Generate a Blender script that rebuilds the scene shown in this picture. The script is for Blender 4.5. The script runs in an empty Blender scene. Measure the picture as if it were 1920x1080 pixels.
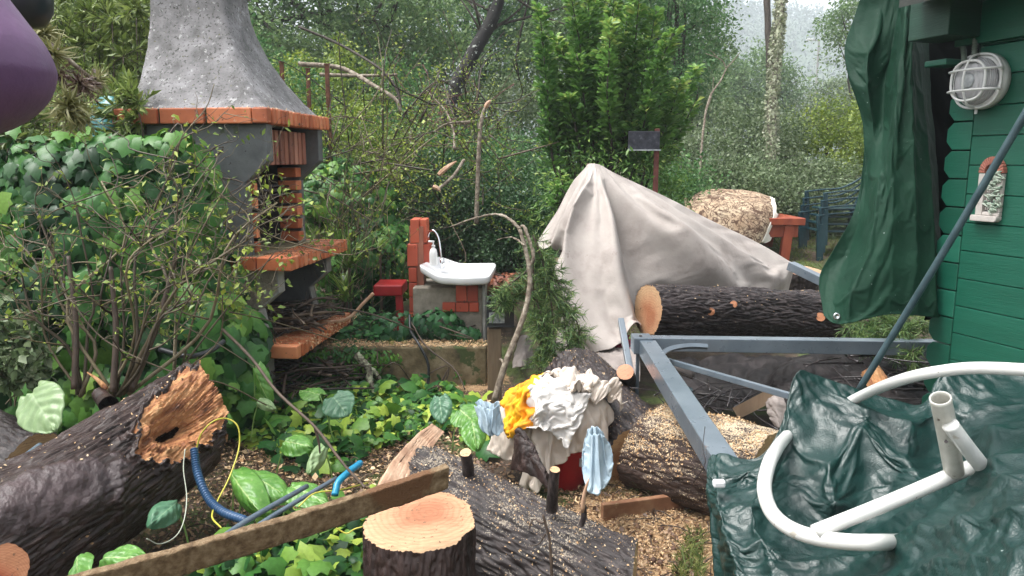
import bpy, math, random
import numpy as np
from mathutils import Vector, Matrix, Quaternion
R = math.radians
scene = bpy.context.scene
COL = scene.collection

# ------------------------------------------------------------------ camera
CAM_H = 1.6
PITCH = R(9.65)
FOC = 1400.0            # focal length in photograph pixels (1920 wide)
cam_d = bpy.data.cameras.new("camera")
cam = bpy.data.objects.new("camera", cam_d)
COL.objects.link(cam)
cam.location = (0, 0, CAM_H)
cam.rotation_euler = (math.pi / 2 - PITCH, 0, 0)
cam_d.sensor_width = 36
cam_d.lens = 36 * FOC / 1920
cam_d.clip_start = 0.05
cam_d.clip_end = 2000
scene.camera = cam

# ------------------------------------------------------------------ sky, sun, exposure
SUN_EL, SUN_AZ = R(66), R(262)      # azimuth clockwise from +Y (north)
world = bpy.data.worlds.new("World")
scene.world = world
world.use_nodes = True
wn = world.node_tree
wn.nodes.clear()
sky = wn.nodes.new("ShaderNodeTexSky")
sky.sky_type = 'NISHITA'
sky.sun_disc = False
sky.sun_elevation = SUN_EL
sky.sun_rotation = SUN_AZ
sky.air_density = 1.6
sky.dust_density = 6.0
sky.ozone_density = 1.0
hsv = wn.nodes.new("ShaderNodeHueSaturation")
hsv.inputs['Saturation'].default_value = 0.22
bg = wn.nodes.new("ShaderNodeBackground")
bg.inputs['Strength'].default_value = 0.135
wo = wn.nodes.new("ShaderNodeOutputWorld")
wn.links.new(sky.outputs[0], hsv.inputs['Color'])
wn.links.new(hsv.outputs[0], bg.inputs['Color'])
wn.links.new(bg.outputs[0], wo.inputs['Surface'])
sd = bpy.data.lights.new("sun", 'SUN')
sun = bpy.data.objects.new("sun", sd)
COL.objects.link(sun)
sd.energy = 1.4
sd.angle = R(22)
sd.color = (1.0, 0.985, 0.96)
sdir = Vector((math.sin(SUN_AZ) * math.cos(SUN_EL), math.cos(SUN_AZ) * math.cos(SUN_EL), math.sin(SUN_EL)))
sun.rotation_euler = sdir.to_track_quat('Z', 'Y').to_euler()
scene.view_settings.view_transform = 'Standard'
scene.view_settings.look = 'None'
scene.view_settings.exposure = 1.45
scene.view_settings.gamma = 1.0
scene.render.engine = 'CYCLES'
cy = scene.cycles
cy.max_bounces = 6
cy.diffuse_bounces = 3
cy.glossy_bounces = 3
cy.transmission_bounces = 4
cy.volume_bounces = 1
cy.transparent_max_bounces = 6
cy.use_denoising = True

# ------------------------------------------------------------------ mapping from photo pixels to space
CP, SP = math.cos(PITCH), math.sin(PITCH)
def P(px, py, d):
    """point at depth d (metres along the lens axis) seen at photo pixel px, py"""
    x = (px - 960) / FOC * d
    u = (540 - py) / FOC * d
    return np.array([x, d * CP + u * SP, CAM_H - d * SP + u * CP])

def pix(V):
    """photo pixels of world points"""
    V = np.asarray(V, float) - np.array([0, 0, CAM_H]); d = V[:, 1] * CP - V[:, 2] * SP; u = V[:, 1] * SP + V[:, 2] * CP
    return 960 + FOC * V[:, 0] / d, 540 - FOC * u / d
# ------------------------------------------------------------------ numpy noise
_pr = np.random.RandomState(7)
_perm = np.concatenate([_pr.permutation(256)] * 3)
_grad = _pr.normal(size=(256, 3)); _grad /= np.linalg.norm(_grad, axis=1)[:, None]
def perlin(p):
    p = np.asarray(p, float)
    i = np.floor(p).astype(int); f = p - i; i &= 255
    u = f * f * f * (f * (f * 6 - 15) + 10)
    out = np.zeros(len(p))
    for dx in (0, 1):
        wx = u[:, 0] if dx else 1 - u[:, 0]
        for dy in (0, 1):
            wy = u[:, 1] if dy else 1 - u[:, 1]
            for dz in (0, 1):
                wz = u[:, 2] if dz else 1 - u[:, 2]
                h = _perm[_perm[_perm[(i[:, 0] + dx) & 255] + ((i[:, 1] + dy) & 255)] + ((i[:, 2] + dz) & 255)]
                g = _grad[h]
                out += wx * wy * wz * (g[:, 0] * (f[:, 0] - dx) + g[:, 1] * (f[:, 1] - dy) + g[:, 2] * (f[:, 2] - dz))
    return out
def fbm(p, o=4):
    p = np.asarray(p, float); a = 1.0; s = 0
    for k in range(o):
        s = s + a * perlin(p * (2 ** k) + 17.3 * k); a *= 0.5
    return s
def worley(p):
    """distance to the nearest feature point in 2D: cones that meet in straight creases"""
    p = np.asarray(p, float)[:, :2]; i = np.floor(p).astype(int); best = np.full(len(p), 9.0)
    for dx in (-1, 0, 1):
        for dy in (-1, 0, 1):
            c = i + [dx, dy]; h = _perm[_perm[c[:, 0] & 255] + (c[:, 1] & 255)]
            fp = c + np.stack([(h * 73 % 256) / 256, (h * 151 % 256) / 256], -1)
            best = np.minimum(best, np.linalg.norm(p - fp, axis=1))
    return best
def nrm(v):
    v = np.asarray(v, float)
    return v / np.maximum(np.linalg.norm(v, axis=-1, keepdims=True), 1e-9)
def sstep(a, b, x):
    t = np.clip((x - a) / (b - a), 0, 1)
    return t * t * (3 - 2 * t)

# ------------------------------------------------------------------ objects
def thing(name, label, cat, loc=(0, 0, 0), rotz=0.0, group=None, kind=None, mat4=None):
    o = bpy.data.objects.new(name, None)
    COL.objects.link(o)
    if mat4 is not None:
        o.matrix_basis = mat4
    else:
        o.location = Vector([float(c) for c in loc]); o.rotation_euler = (0, 0, rotz)
    o.empty_display_size = 0.05
    o['label'] = label; o['category'] = cat
    if group: o['group'] = group
    if kind: o['kind'] = kind
    return o
def tag(o, label, cat, group=None, kind=None):
    o['label'] = label; o['category'] = cat
    if group: o['group'] = group
    if kind: o['kind'] = kind
    return o
def wmat(o):
    if o.parent is None: return o.matrix_basis.copy()
    return wmat(o.parent) @ o.matrix_parent_inverse @ o.matrix_basis
def mob(name, V, F, mat, parent=None, smooth=True, tint=None, local=False, mats=None, fmat=None, facetint=False):
    """one mesh object; V in world space unless local (then in the parent's space)"""
    me = bpy.data.meshes.new(name)
    V = np.asarray(V, dtype=np.float32)
    if isinstance(F, np.ndarray):
        nf, k = F.shape
        me.vertices.add(len(V)); me.vertices.foreach_set('co', V.ravel())
        me.loops.add(nf * k); me.loops.foreach_set('vertex_index', F.astype(np.int32).ravel())
        me.polygons.add(nf)
        me.polygons.foreach_set('loop_start', np.arange(0, nf * k, k, dtype=np.int32))
        me.polygons.foreach_set('loop_total', np.full(nf, k, dtype=np.int32))
        me.update(calc_edges=True)
    else:
        me.from_pydata([tuple(map(float, v)) for v in V], [], [tuple(map(int, f)) for f in F])
    if smooth:
        me.polygons.foreach_set('use_smooth', np.ones(len(me.polygons), dtype=bool))
    if tint is not None:
        at = me.attributes.new('tint', 'FLOAT', 'POINT')
        at.data.foreach_set('value', np.asarray(tint, dtype=np.float32))
    me.materials.append(mat)
    if mats:
        for m in mats: me.materials.append(m)
        me.polygons.foreach_set('material_index', np.asarray(fmat, dtype=np.int32))
    me.update()
    o = bpy.data.objects.new(name, me)
    COL.objects.link(o)
    if parent is not None:
        o.parent = parent
        if not local:
            o.matrix_parent_inverse = wmat(parent).inverted()
    return o
def copy_tree(o, parent=None):
    c = o.copy(); COL.objects.link(c)
    if parent is not None:
        mi = o.matrix_parent_inverse.copy(); c.parent = parent; c.matrix_parent_inverse = mi
    for ch in list(o.children): copy_tree(ch, c)
    return c

class MB:
    """collects shapes into one mesh"""
    def __init__(s): s.v = []; s.f = []; s.n = 0; s.t = []
    def add(s, V, F, tint=0.5):
        V = np.asarray(V, float).reshape(-1, 3)
        s.f += [tuple(int(i) + s.n for i in f) for f in F]
        s.v.append(V); s.n += len(V); s.t.append(np.full(len(V), tint))
    def build(s, name, mat, parent=None, smooth=False, bevel=0, local=False, segs=2):
        o = mob(name, np.concatenate(s.v), s.f, mat, parent, smooth, tint=np.concatenate(s.t), local=local)
        if bevel:
            m = o.modifiers.new('bevel', 'BEVEL'); m.width = bevel; m.segments = segs; m.limit_method = 'ANGLE'; m.angle_limit = R(35)
        return o
    def box(s, a, b, M=None, tint=0.5, taper=None):
        a = np.minimum(a, b) * 1.0 if False else np.array(a, float); b = np.array(b, float)
        V = np.array([[a[0], a[1], a[2]], [b[0], a[1], a[2]], [b[0], b[1], a[2]], [a[0], b[1], a[2]],
                      [a[0], a[1], b[2]], [b[0], a[1], b[2]], [b[0], b[1], b[2]], [a[0], b[1], b[2]]])
        if M is not None: V = tr(M, V)
        s.add(V, [(0, 3, 2, 1), (4, 5, 6, 7), (0, 1, 5, 4), (1, 2, 6, 5), (2, 3, 7, 6), (3, 0, 4, 7)], tint)
    def beam(s, p0, p1, w, h, up=(0, 0, 1), tint=0.5):
        p0 = np.array(p0, float); p1 = np.array(p1, float)
        d = nrm(p1 - p0); x = nrm(np.cross(d, up)); z = np.cross(x, d)
        V = [p + x * sx * w / 2 + z * sz * h / 2 for p in (p0, p1) for sx, sz in ((-1, -1), (1, -1), (1, 1), (-1, 1))]
        s.add(V, [(0, 1, 2, 3), (7, 6, 5, 4), (0, 4, 5, 1), (1, 5, 6, 2), (2, 6, 7, 3), (3, 7, 4, 0)], tint)
    def prism(s, poly, o, ax, ay, az, h, tint=0.5):
        """polygon (2D) in plane ax, ay at o, extruded h along az"""
        o = np.array(o, float); ax = np.array(ax, float); ay = np.array(ay, float); az = np.array(az, float)
        n = len(poly)
        V = [o + ax * x + ay * y for x, y in poly] + [o + ax * x + ay * y + az * h for x, y in poly]
        F = [tuple(range(n))[::-1], tuple(range(n, 2 * n))] + [(i, (i + 1) % n, n + (i + 1) % n, n + i) for i in range(n)]
        s.add(V, F, tint)
    def tube(s, pts, rad, sides=8, cap=True, tint=0.5):
        V, F = tube_vf(pts, rad, sides, cap); s.add(V, F, tint)
def tr(M, V):
    M = np.array(M); V = np.asarray(V, float)
    return V @ M[:3, :3].T + M[:3, 3]
def tube_vf(pts, rad, sides=8, cap=True):
    pts = np.asarray(pts, float); n = len(pts)
    rad = np.broadcast_to(np.asarray(rad, float), (n,)) if np.ndim(rad) == 0 else np.asarray(rad, float)
    T = np.gradient(pts, axis=0); T = nrm(T)
    a = np.array([0, 0, 1.0]) if abs(T[0][2]) < 0.9 else np.array([1.0, 0, 0])
    x = nrm(np.cross(T[0], a)); V = []
    th = np.linspace(0, 2 * math.pi, sides, endpoint=False)
    for i in range(n):
        x = nrm(x - T[i] * np.dot(x, T[i])); y = np.cross(T[i], x)
        V.append(pts[i] + rad[i] * (np.cos(th)[:, None] * x + np.sin(th)[:, None] * y))
    V = np.concatenate(V); F = []
    for i in range(n - 1):
        for k in range(sides):
            k2 = (k + 1) % sides
            F.append((i * sides + k, i * sides + k2, (i + 1) * sides + k2, (i + 1) * sides + k))
    if cap:
        F.append(tuple(range(sides))[::-1]); F.append(tuple(range((n - 1) * sides, n * sides)))
    return V, F
def spline(ctrl, n=24):
    c = np.asarray(ctrl, float)
    if len(c) == 2: return c[0] + (c[1] - c[0]) * np.linspace(0, 1, n)[:, None]
    c = np.vstack([2 * c[0] - c[1], c, 2 * c[-1] - c[-2]])
    m = len(c) - 3; t = np.linspace(0, m - 1e-6, n); i = t.astype(int); f = (t - i)[:, None]
    p0, p1, p2, p3 = c[i], c[i + 1], c[i + 2], c[i + 3]
    return 0.5 * (2 * p1 + (p2 - p0) * f + (2 * p0 - 5 * p1 + 4 * p2 - p3) * f ** 2 + (3 * p1 - p0 - 3 * p2 + p3) * f ** 3)
def grid_vf(nu, nv, wrap=False):
    i = np.arange(nv - 1)[:, None]; k = np.arange(nu if wrap else nu - 1)[None, :]
    k2 = (k + 1) % nu
    return np.stack([i * nu + k, i * nu + k2, (i + 1) * nu + k2, (i + 1) * nu + k], -1).reshape(-1, 4)

# ------------------------------------------------------------------ materials
def _new(name):
    m = bpy.data.materials.new(name); m.use_nodes = True
    nt = m.node_tree; nt.nodes.clear()
    out = nt.nodes.new('ShaderNodeOutputMaterial'); b = nt.nodes.new('ShaderNodeBsdfPrincipled')
    nt.links.new(b.outputs[0], out.inputs['Surface'])
    return m, nt, b, out
def _ramp(nt, stops, fac):
    r = nt.nodes.new('ShaderNodeValToRGB'); e = r.color_ramp.elements
    while len(e) < len(stops): e.new(0.5)
    for k, (p, c) in enumerate(stops):
        e[k].position = p; e[k].color = (*c, 1)
    nt.links.new(fac, r.inputs[0]); return r.outputs[0]
def _coord(nt, stretch=(1, 1, 1), space='Object'):
    tc = nt.nodes.new('ShaderNodeTexCoord'); mp = nt.nodes.new('ShaderNodeMapping')
    mp.inputs['Scale'].default_value = stretch
    nt.links.new(tc.outputs[space], mp.inputs[0]); return mp.outputs[0]
def _noise(nt, vec, scale, detail=5, rough=0.6, dist=0.0):
    n = nt.nodes.new('ShaderNodeTexNoise'); n.inputs['Scale'].default_value = scale
    n.inputs['Detail'].default_value = detail; n.inputs['Roughness'].default_value = rough
    n.inputs['Distortion'].default_value = dist
    nt.links.new(vec, n.inputs['Vector']); return n.outputs[0]
def _mix(nt, fac, a, b, blend='MIX'):
    m = nt.nodes.new('ShaderNodeMix'); m.data_type = 'RGBA'; m.blend_type = blend
    if isinstance(fac, float): m.inputs[0].default_value = fac
    else: nt.links.new(fac, m.inputs[0])
    for s, v in ((6, a), (7, b)):
        if isinstance(v, tuple): m.inputs[s].default_value = (*v, 1)
        else: nt.links.new(v, m.inputs[s])
    return m.outputs[2]
def _math(nt, op, a, b=None, c=None):
    m = nt.nodes.new('ShaderNodeMath'); m.operation = op
    for k, v in enumerate((a, b, c)):
        if v is None: continue
        if isinstance(v, (int, float)): m.inputs[k].default_value = v
        else: nt.links.new(v, m.inputs[k])
    return m.outputs[0]
def _bump(nt, b, h, strength, dist, prev=None):
    n = nt.nodes.new('ShaderNodeBump'); n.inputs['Strength'].default_value = strength
    n.inputs['Distance'].default_value = dist
    nt.links.new(h, n.inputs['Height'])
    if prev is not None: nt.links.new(prev, n.inputs['Normal'])
    nt.links.new(n.outputs[0], b.inputs['Normal']); return n.outputs[0]
def pm(name, stops, scale=8, rough=0.6, bump=0.3, bscale=60, bdist=0.004, stretch=(1, 1, 1), spec=0.5,
       metal=0.0, rvar=0.0, spots=None, dist=0.0, tint=False, coat=0.0):
    """noise-coloured principled material. spots = (colour, scale, threshold)"""
    m, nt, b, out = _new(name)
    v = _coord(nt, stretch)
    f = _noise(nt, v, scale, 6, 0.62, dist)
    if tint:
        at = nt.nodes.new('ShaderNodeAttribute'); at.attribute_name = 'tint'
        f = _math(nt, 'ADD', _math(nt, 'MULTIPLY', f, 0.5), _math(nt, 'MULTIPLY', at.outputs['Fac'], 0.5))
    c = _ramp(nt, stops, f)
    if spots:
        for sc_, s_, th in (spots if isinstance(spots, list) else [spots]):
            f2 = _noise(nt, v, s_, 5, 0.65)
            w = _ramp(nt, [(th, (0, 0, 0)), (th + 0.04, (1, 1, 1))], f2)
            c = _mix(nt, w, c, sc_)
    nt.links.new(c, b.inputs['Base Color'])
    if rvar:
        r = _math(nt, 'ADD', _math(nt, 'MULTIPLY', _noise(nt, v, scale * 2.3, 3), rvar), rough - rvar / 2)
        nt.links.new(r, b.inputs['Roughness'])
    else: b.inputs['Roughness'].default_value = rough
    b.inputs['Specular IOR Level'].default_value = spec
    b.inputs['Metallic'].default_value = metal
    b.inputs['Coat Weight'].default_value = coat
    b.inputs['Coat Roughness'].default_value = 0.15
    if bump: _bump(nt, b, _noise(nt, v, bscale, 6, 0.65), bump, bdist)
    return m
def leafmat(name, cols, rough=0.4, trans=0.25, scale=30, spec=0.5):
    """colour by a per-leaf random attribute"""
    m, nt, b, out = _new(name)
    at = nt.nodes.new('ShaderNodeAttribute'); at.attribute_name = 'tint'
    n = len(cols)
    c = _ramp(nt, [(k / max(n - 1, 1), c_) for k, c_ in enumerate(cols)], at.outputs['Fac'])
    v = _coord(nt)
    c = _mix(nt, 0.45, c, _ramp(nt, [(0.3, (0.45, 0.45, 0.42)), (0.7, (1, 1, 1))], _noise(nt, v, scale, 3)), 'MULTIPLY')
    nt.links.new(c, b.inputs['Base Color'])
    b.inputs['Roughness'].default_value = rough
    b.inputs['Specular IOR Level'].default_value = spec
    t = nt.nodes.new('ShaderNodeBsdfTranslucent'); nt.links.new(c, t.inputs[0])
    mx = nt.nodes.new('ShaderNodeMixShader'); mx.inputs[0].default_value = trans
    nt.links.new(b.outputs[0], mx.inputs[1]); nt.links.new(t.outputs[0], mx.inputs[2])
    nt.links.new(mx.outputs[0], out.inputs['Surface'])
    return m

M = {}
HAZE = 0.0016
def wood_cut(name, heart, mid, sap, rings=90, hscale=1.0):
    m, nt, b, out = _new(name)
    v = _coord(nt)
    w = nt.nodes.new('ShaderNodeVectorMath'); w.operation = 'MULTIPLY'; w.inputs[1].default_value = (1, 1, 0)
    nt.links.new(v, w.inputs[0])
    nz = nt.nodes.new('ShaderNodeTexNoise'); nz.inputs['Scale'].default_value = 6; nt.links.new(v, nz.inputs['Vector'])
    ad = nt.nodes.new('ShaderNodeVectorMath'); ad.operation = 'MULTIPLY_ADD'
    ad.inputs[1].default_value = (0.06, 0.06, 0); nt.links.new(nz.outputs['Color'], ad.inputs[0]); nt.links.new(w.outputs[0], ad.inputs[2])
    ln = nt.nodes.new('ShaderNodeVectorMath'); ln.operation = 'LENGTH'; nt.links.new(ad.outputs[0], ln.inputs[0])
    rad = _math(nt, 'MULTIPLY', ln.outputs['Value'], 5.0 * hscale)
    c = _ramp(nt, [(0.0, heart), (0.25, heart), (0.5, mid), (0.85, sap)], _math(nt, 'ADD', rad, _math(nt, 'MULTIPLY', _math(nt, 'SUBTRACT', _noise(nt, v, 9, 4), 0.5), 0.7)))
    sn = _math(nt, 'SINE', _math(nt, 'MULTIPLY', ln.outputs['Value'], rings * 6.28))
    rr = _ramp(nt, [(0.0, (0.8, 0.74, 0.68)), (0.6, (1, 1, 1))], _math(nt, 'MULTIPLY_ADD', sn, 0.5, 0.5))
    c = _mix(nt, 0.6, c, rr, 'MULTIPLY')
    sawm = _noise(nt, _coord(nt, (1, 9, 1)), 22, 4, 0.7)
    c = _mix(nt, 0.6, c, _ramp(nt, [(0.35, (0.62, 0.52, 0.45)), (0.6, (1, 1, 1))], sawm), 'MULTIPLY')
    dirt = _ramp(nt, [(0.635, (0, 0, 0)), (0.67, (1, 1, 1))], _noise(nt, v, 70, 3, 0.7))
    c = _mix(nt, dirt, c, (0.16, 0.08, 0.04))
    nt.links.new(c, b.inputs['Base Color']); b.inputs['Roughness'].default_value = 0.55
    _bump(nt, b, sawm, 0.4, 0.003)
    return m
def barkmat(name, dark, mid, light, dust=0.0, rough=0.5, along=0.22, dustcol=(0.5, 0.4, 0.27), sc=38):
    m, nt, b, out = _new(name)
    v = _coord(nt, (1, 1, along))
    f = _noise(nt, v, sc, 8, 0.7, 0.4)
    c = _ramp(nt, [(0.3, dark), (0.5, mid), (0.72, light)], f)
    c = _mix(nt, _ramp(nt, [(0.45, (0, 0, 0)), (0.7, (1, 1, 1))], _noise(nt, v, 5, 4)), c, tuple(x * 1.5 for x in mid))
    ft = _noise(nt, _coord(nt), 170, 3, 0.6)
    # pale flecks of sawdust lying on the bark
    geo = nt.nodes.new('ShaderNodeNewGeometry'); sx = nt.nodes.new('ShaderNodeSeparateXYZ'); nt.links.new(geo.outputs['Normal'], sx.inputs[0])
    th = 0.56 if dust < 0.9 else (0.82 if dust < 2 else 0.755)
    patch = _math(nt, 'ADD', _math(nt, 'MULTIPLY', _noise(nt, _coord(nt), 7, 3), 0.5 if dust >= .9 else 0.0), _math(nt, 'MULTIPLY', sx.outputs['Z'], 0.12 if dust >= .9 else 0.03))
    fl = _ramp(nt, [(th - 0.02, (0, 0, 0)), (th + 0.02, (1, 1, 1))], _math(nt, 'ADD', _math(nt, 'MULTIPLY', ft, 0.75), patch))
    c = _mix(nt, fl, c, dustcol)
    nt.links.new(c, b.inputs['Base Color'])
    b.inputs['Roughness'].default_value = rough; b.inputs['Specular IOR Level'].default_value = 0.32
    n1 = _bump(nt, b, f, 0.8, 0.008)
    _bump(nt, b, ft, 0.4, 0.003, n1)
    return m
# ------------------------------------------------------------------ the palette
M['cut'] = wood_cut('sawn_wood', (0.36, 0.15, 0.07), (0.46, 0.24, 0.125), (0.52, 0.35, 0.19))
M['cut_pale'] = wood_cut('pale_sawn_wood', (0.36, 0.15, 0.075), (0.46, 0.25, 0.14), (0.50, 0.33, 0.19), 60)
M['cut_red'] = wood_cut('red_sawn_wood', (0.36, 0.08, 0.03), (0.45, 0.15, 0.07), (0.5, 0.22, 0.11), 160, 3)
M['bark'] = barkmat('wet_bark', (0.005, 0.004, 0.004), (0.024, 0.018, 0.018), (0.13, 0.105, 0.10), 0.25, 0.38)
M['bark_dust'] = barkmat('bark_with_sawdust', (0.005, 0.004, 0.004), (0.020, 0.015, 0.015), (0.09, 0.072, 0.068), 1.0, 0.5, dustcol=(0.26, 0.22, 0.17))
M['bark_heavy'] = barkmat('bark_thick_sawdust', (0.010, 0.006, 0.005), (0.038, 0.024, 0.02), (0.13, 0.09, 0.075), 2.2, 0.6, along=0.16)
M['bark_purple'] = barkmat('dark_red_brown_bark', (0.006, 0.004, 0.003), (0.024, 0.014, 0.012), (0.08, 0.05, 0.044), 0.35, 0.3)
M['bark_far'] = barkmat('tree_bark', (0.012, 0.010, 0.008), (0.04, 0.032, 0.026), (0.12, 0.10, 0.08), 0.3, 0.7)
M['twig'] = pm('brown_twig', [(0.3, (0.022, 0.014, 0.010)), (0.6, (0.075, 0.048, 0.032)), (0.85, (0.2, 0.15, 0.10))], 14, 0.6, 0.5, 90, tint=True)
M['twig_green'] = pm('greenish_twig', [(0.3, (0.035, 0.025, 0.014)), (0.6, (0.10, 0.075, 0.04)), (0.85, (0.24, 0.20, 0.11))], 14, 0.6, 0.4, 90, tint=True)
M['lichen_bark'] = pm('lichen_covered_bark', [(0.35, (0.05, 0.04, 0.03)), (0.48, (0.15, 0.14, 0.10)), (0.55, (0.34, 0.36, 0.24)), (0.75, (0.48, 0.50, 0.38))], 18, 0.85, 0.9, 30, 0.02)
M['dead_bark'] = pm('dead_grey_bark', [(0.3, (0.07, 0.05, 0.035)), (0.5, (0.2, 0.16, 0.12)), (0.7, (0.4, 0.36, 0.29))], 30, 0.8, 0.7, 50, 0.01)
M['conc'] = pm('weathered_concrete', [(0.3, (0.09, 0.088, 0.088)), (0.5, (0.175, 0.17, 0.175)), (0.7, (0.27, 0.265, 0.275))], 7, 0.85, 0.6, 70, 0.006,
               spots=[((0.33, 0.33, 0.33), 26, 0.60), ((0.06, 0.06, 0.055), 60, 0.57), ((0.05, 0.05, 0.045), 22, 0.63), ((0.16, 0.15, 0.06), 30, 0.66)])
M['conc_dark'] = pm('dark_wet_concrete', [(0.3, (0.065, 0.071, 0.074)), (0.6, (0.125, 0.133, 0.138)), (0.8, (0.2, 0.205, 0.205))], 5, 0.6, 0.4, 60, spots=[((0.06, 0.075, 0.04), 7, 0.62), ((0.03, 0.03, 0.03), 40, 0.66)])
M['conc_edge'] = pm('pale_concrete_edge', [(0.3, (0.2, 0.2, 0.19)), (0.7, (0.36, 0.36, 0.34))], 9, 0.8, 0.4, 60)
M['conc_moss'] = pm('mossy_concrete', [(0.3, (0.05, 0.04, 0.022)), (0.5, (0.15, 0.115, 0.06)), (0.72, (0.27, 0.22, 0.14))], 9, 0.9, 0.7, 50, 0.01, spots=((0.05, 0.07, 0.02), 5, 0.55))
M['brick'] = pm('orange_firebrick', [(0.2, (0.30, 0.075, 0.028)), (0.5, (0.52, 0.15, 0.06)), (0.8, (0.64, 0.25, 0.12))], 9, 0.5, 0.25, 70, tint=True,
                spots=[((0.10, 0.04, 0.02), 14, 0.62), ((0.55, 0.34, 0.22), 20, 0.66), ((0.14, 0.10, 0.05), 60, 0.66)])
M['brick_dull'] = pm('sooty_firebrick', [(0.2, (0.16, 0.055, 0.035)), (0.5, (0.32, 0.12, 0.075)), (0.8, (0.42, 0.19, 0.13))], 8, 0.6, 0.25, 70, tint=True, spots=((0.03, 0.018, 0.014), 10, 0.62))
M['brick_red'] = pm('painted_red_brick', [(0.2, (0.26, 0.035, 0.018)), (0.5, (0.42, 0.07, 0.035)), (0.8, (0.52, 0.12, 0.06))], 7, 0.5, 0.3, 60, tint=True, spots=((0.10, 0.02, 0.015), 16, 0.66))
M['soot'] = pm('soot', [(0.3, (0.006, 0.005, 0.005)), (0.7, (0.025, 0.018, 0.016))], 8, 0.8, 0.3)
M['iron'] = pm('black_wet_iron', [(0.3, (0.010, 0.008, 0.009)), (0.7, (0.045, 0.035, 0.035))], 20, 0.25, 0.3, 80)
M['rust'] = pm('rusty_iron', [(0.3, (0.05, 0.02, 0.012)), (0.55, (0.15, 0.055, 0.03)), (0.8, (0.26, 0.12, 0.07))], 22, 0.8, 0.6, 60)
M['ceramic'] = pm('white_ceramic', [(0.3, (0.70, 0.71, 0.73)), (0.7, (0.78, 0.79, 0.80))], 4, 0.12, 0.0, spots=((0.35, 0.3, 0.25), 90, 0.74))
M['chrome'] = pm('chrome', [(0.3, (0.6, 0.62, 0.64)), (0.7, (0.75, 0.76, 0.78))], 5, 0.15, 0, metal=1.0)
M['white_plastic'] = pm('white_plastic', [(0.3, (0.75, 0.75, 0.74)), (0.7, (0.82, 0.82, 0.81))], 5, 0.3, 0)
M['red_plastic'] = pm('red_plastic', [(0.3, (0.36, 0.010, 0.016)), (0.7, (0.47, 0.018, 0.026))], 5, 0.3, 0.1, 40, coat=0.2)
M['red_paint'] = pm('red_paint', [(0.3, (0.24, 0.008, 0.012)), (0.7, (0.36, 0.015, 0.018))], 9, 0.35, 0.2, 50)
M['orange_wood'] = pm('red_stained_wood', [(0.3, (0.22, 0.04, 0.02)), (0.7, (0.36, 0.08, 0.035))], 12, 0.45, 0.3, 40, stretch=(1, 1, 0.3))
M['grey_label'] = pm('grey_label', [(0.3, (0.20, 0.22, 0.24)), (0.6, (0.4, 0.42, 0.43))], 40, 0.4, 0)
M['black_plastic'] = pm('black_plastic', [(0.3, (0.012, 0.014, 0.018)), (0.7, (0.03, 0.034, 0.04))], 12, 0.3, 0.1)
M['slate_metal'] = pm('slate_blue_painted_steel', [(0.3, (0.08, 0.105, 0.13)), (0.7, (0.135, 0.165, 0.195))], 5, 0.3, 0.15, 120, 0.002, rvar=0.2, coat=0.4,
                      spots=[((0.03, 0.035, 0.04), 60, 0.65), ((0.4, 0.42, 0.42), 120, 0.70), ((0.16, 0.09, 0.05), 12, 0.70)])
M['pole_metal'] = pm('dark_teal_pole', [(0.3, (0.025, 0.05, 0.06)), (0.7, (0.06, 0.10, 0.115))], 12, 0.35, 0.3, 200, 0.002, spots=((0.3, 0.34, 0.34), 160, 0.72))
M['white_metal'] = pm('white_enamelled_tube', [(0.25, (0.56, 0.56, 0.53)), (0.7, (0.68, 0.68, 0.66))], 5, 0.28, 0.1, 60, coat=0.3,
                      spots=[((0.13, 0.09, 0.06), 75, 0.67), ((0.45, 0.42, 0.36), 16, 0.64)])
M['grimy_metal'] = pm('grimy_white_tube', [(0.3, (0.36, 0.35, 0.30)), (0.7, (0.6, 0.59, 0.54))], 12, 0.4, 0.2, 60, spots=((0.08, 0.05, 0.03), 30, 0.64))
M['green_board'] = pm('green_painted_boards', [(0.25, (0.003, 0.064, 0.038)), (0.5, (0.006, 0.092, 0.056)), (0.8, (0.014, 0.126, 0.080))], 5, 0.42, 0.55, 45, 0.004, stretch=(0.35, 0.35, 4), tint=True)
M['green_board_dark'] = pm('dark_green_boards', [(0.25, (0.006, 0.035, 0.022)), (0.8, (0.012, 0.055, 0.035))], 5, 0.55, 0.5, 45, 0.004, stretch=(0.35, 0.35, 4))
M['raw_wood'] = pm('raw_pine', [(0.3, (0.38, 0.17, 0.07)), (0.7, (0.55, 0.3, 0.13))], 20, 0.7, 0.3)
M['old_wood'] = pm('weathered_post_wood', [(0.3, (0.075, 0.05, 0.03)), (0.6, (0.18, 0.125, 0.08)), (0.8, (0.27, 0.21, 0.14))], 12, 0.75, 0.6, 40, 0.006, stretch=(1, 1, 0.15))
M['roof'] = pm('roof_felt', [(0.3, (0.02, 0.025, 0.022)), (0.7, (0.05, 0.055, 0.05))], 8, 0.8, 0.5)
M['sheet'] = pm('pale_canvas', [(0.3, (0.26, 0.225, 0.205)), (0.45, (0.35, 0.31, 0.285)), (0.7, (0.41, 0.37, 0.34))], 4, 0.8, 0.35, 26, 0.008,
                spots=[((0.12, 0.10, 0.085), 60, 0.69), ((0.26, 0.22, 0.20), 9, 0.66)])
M['sheet_brown'] = pm('grey_brown_canvas', [(0.3, (0.16, 0.135, 0.125)), (0.7, (0.29, 0.25, 0.23))], 4, 0.7, 0.4, 20, 0.01)
M['liner'] = pm('dark_grey_liner', [(0.35, (0.004, 0.003, 0.003)), (0.5, (0.012, 0.010, 0.010)), (0.75, (0.045, 0.037, 0.037))], 4, 0.7, 0.4, 20, 0.01, spec=.2)
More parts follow.
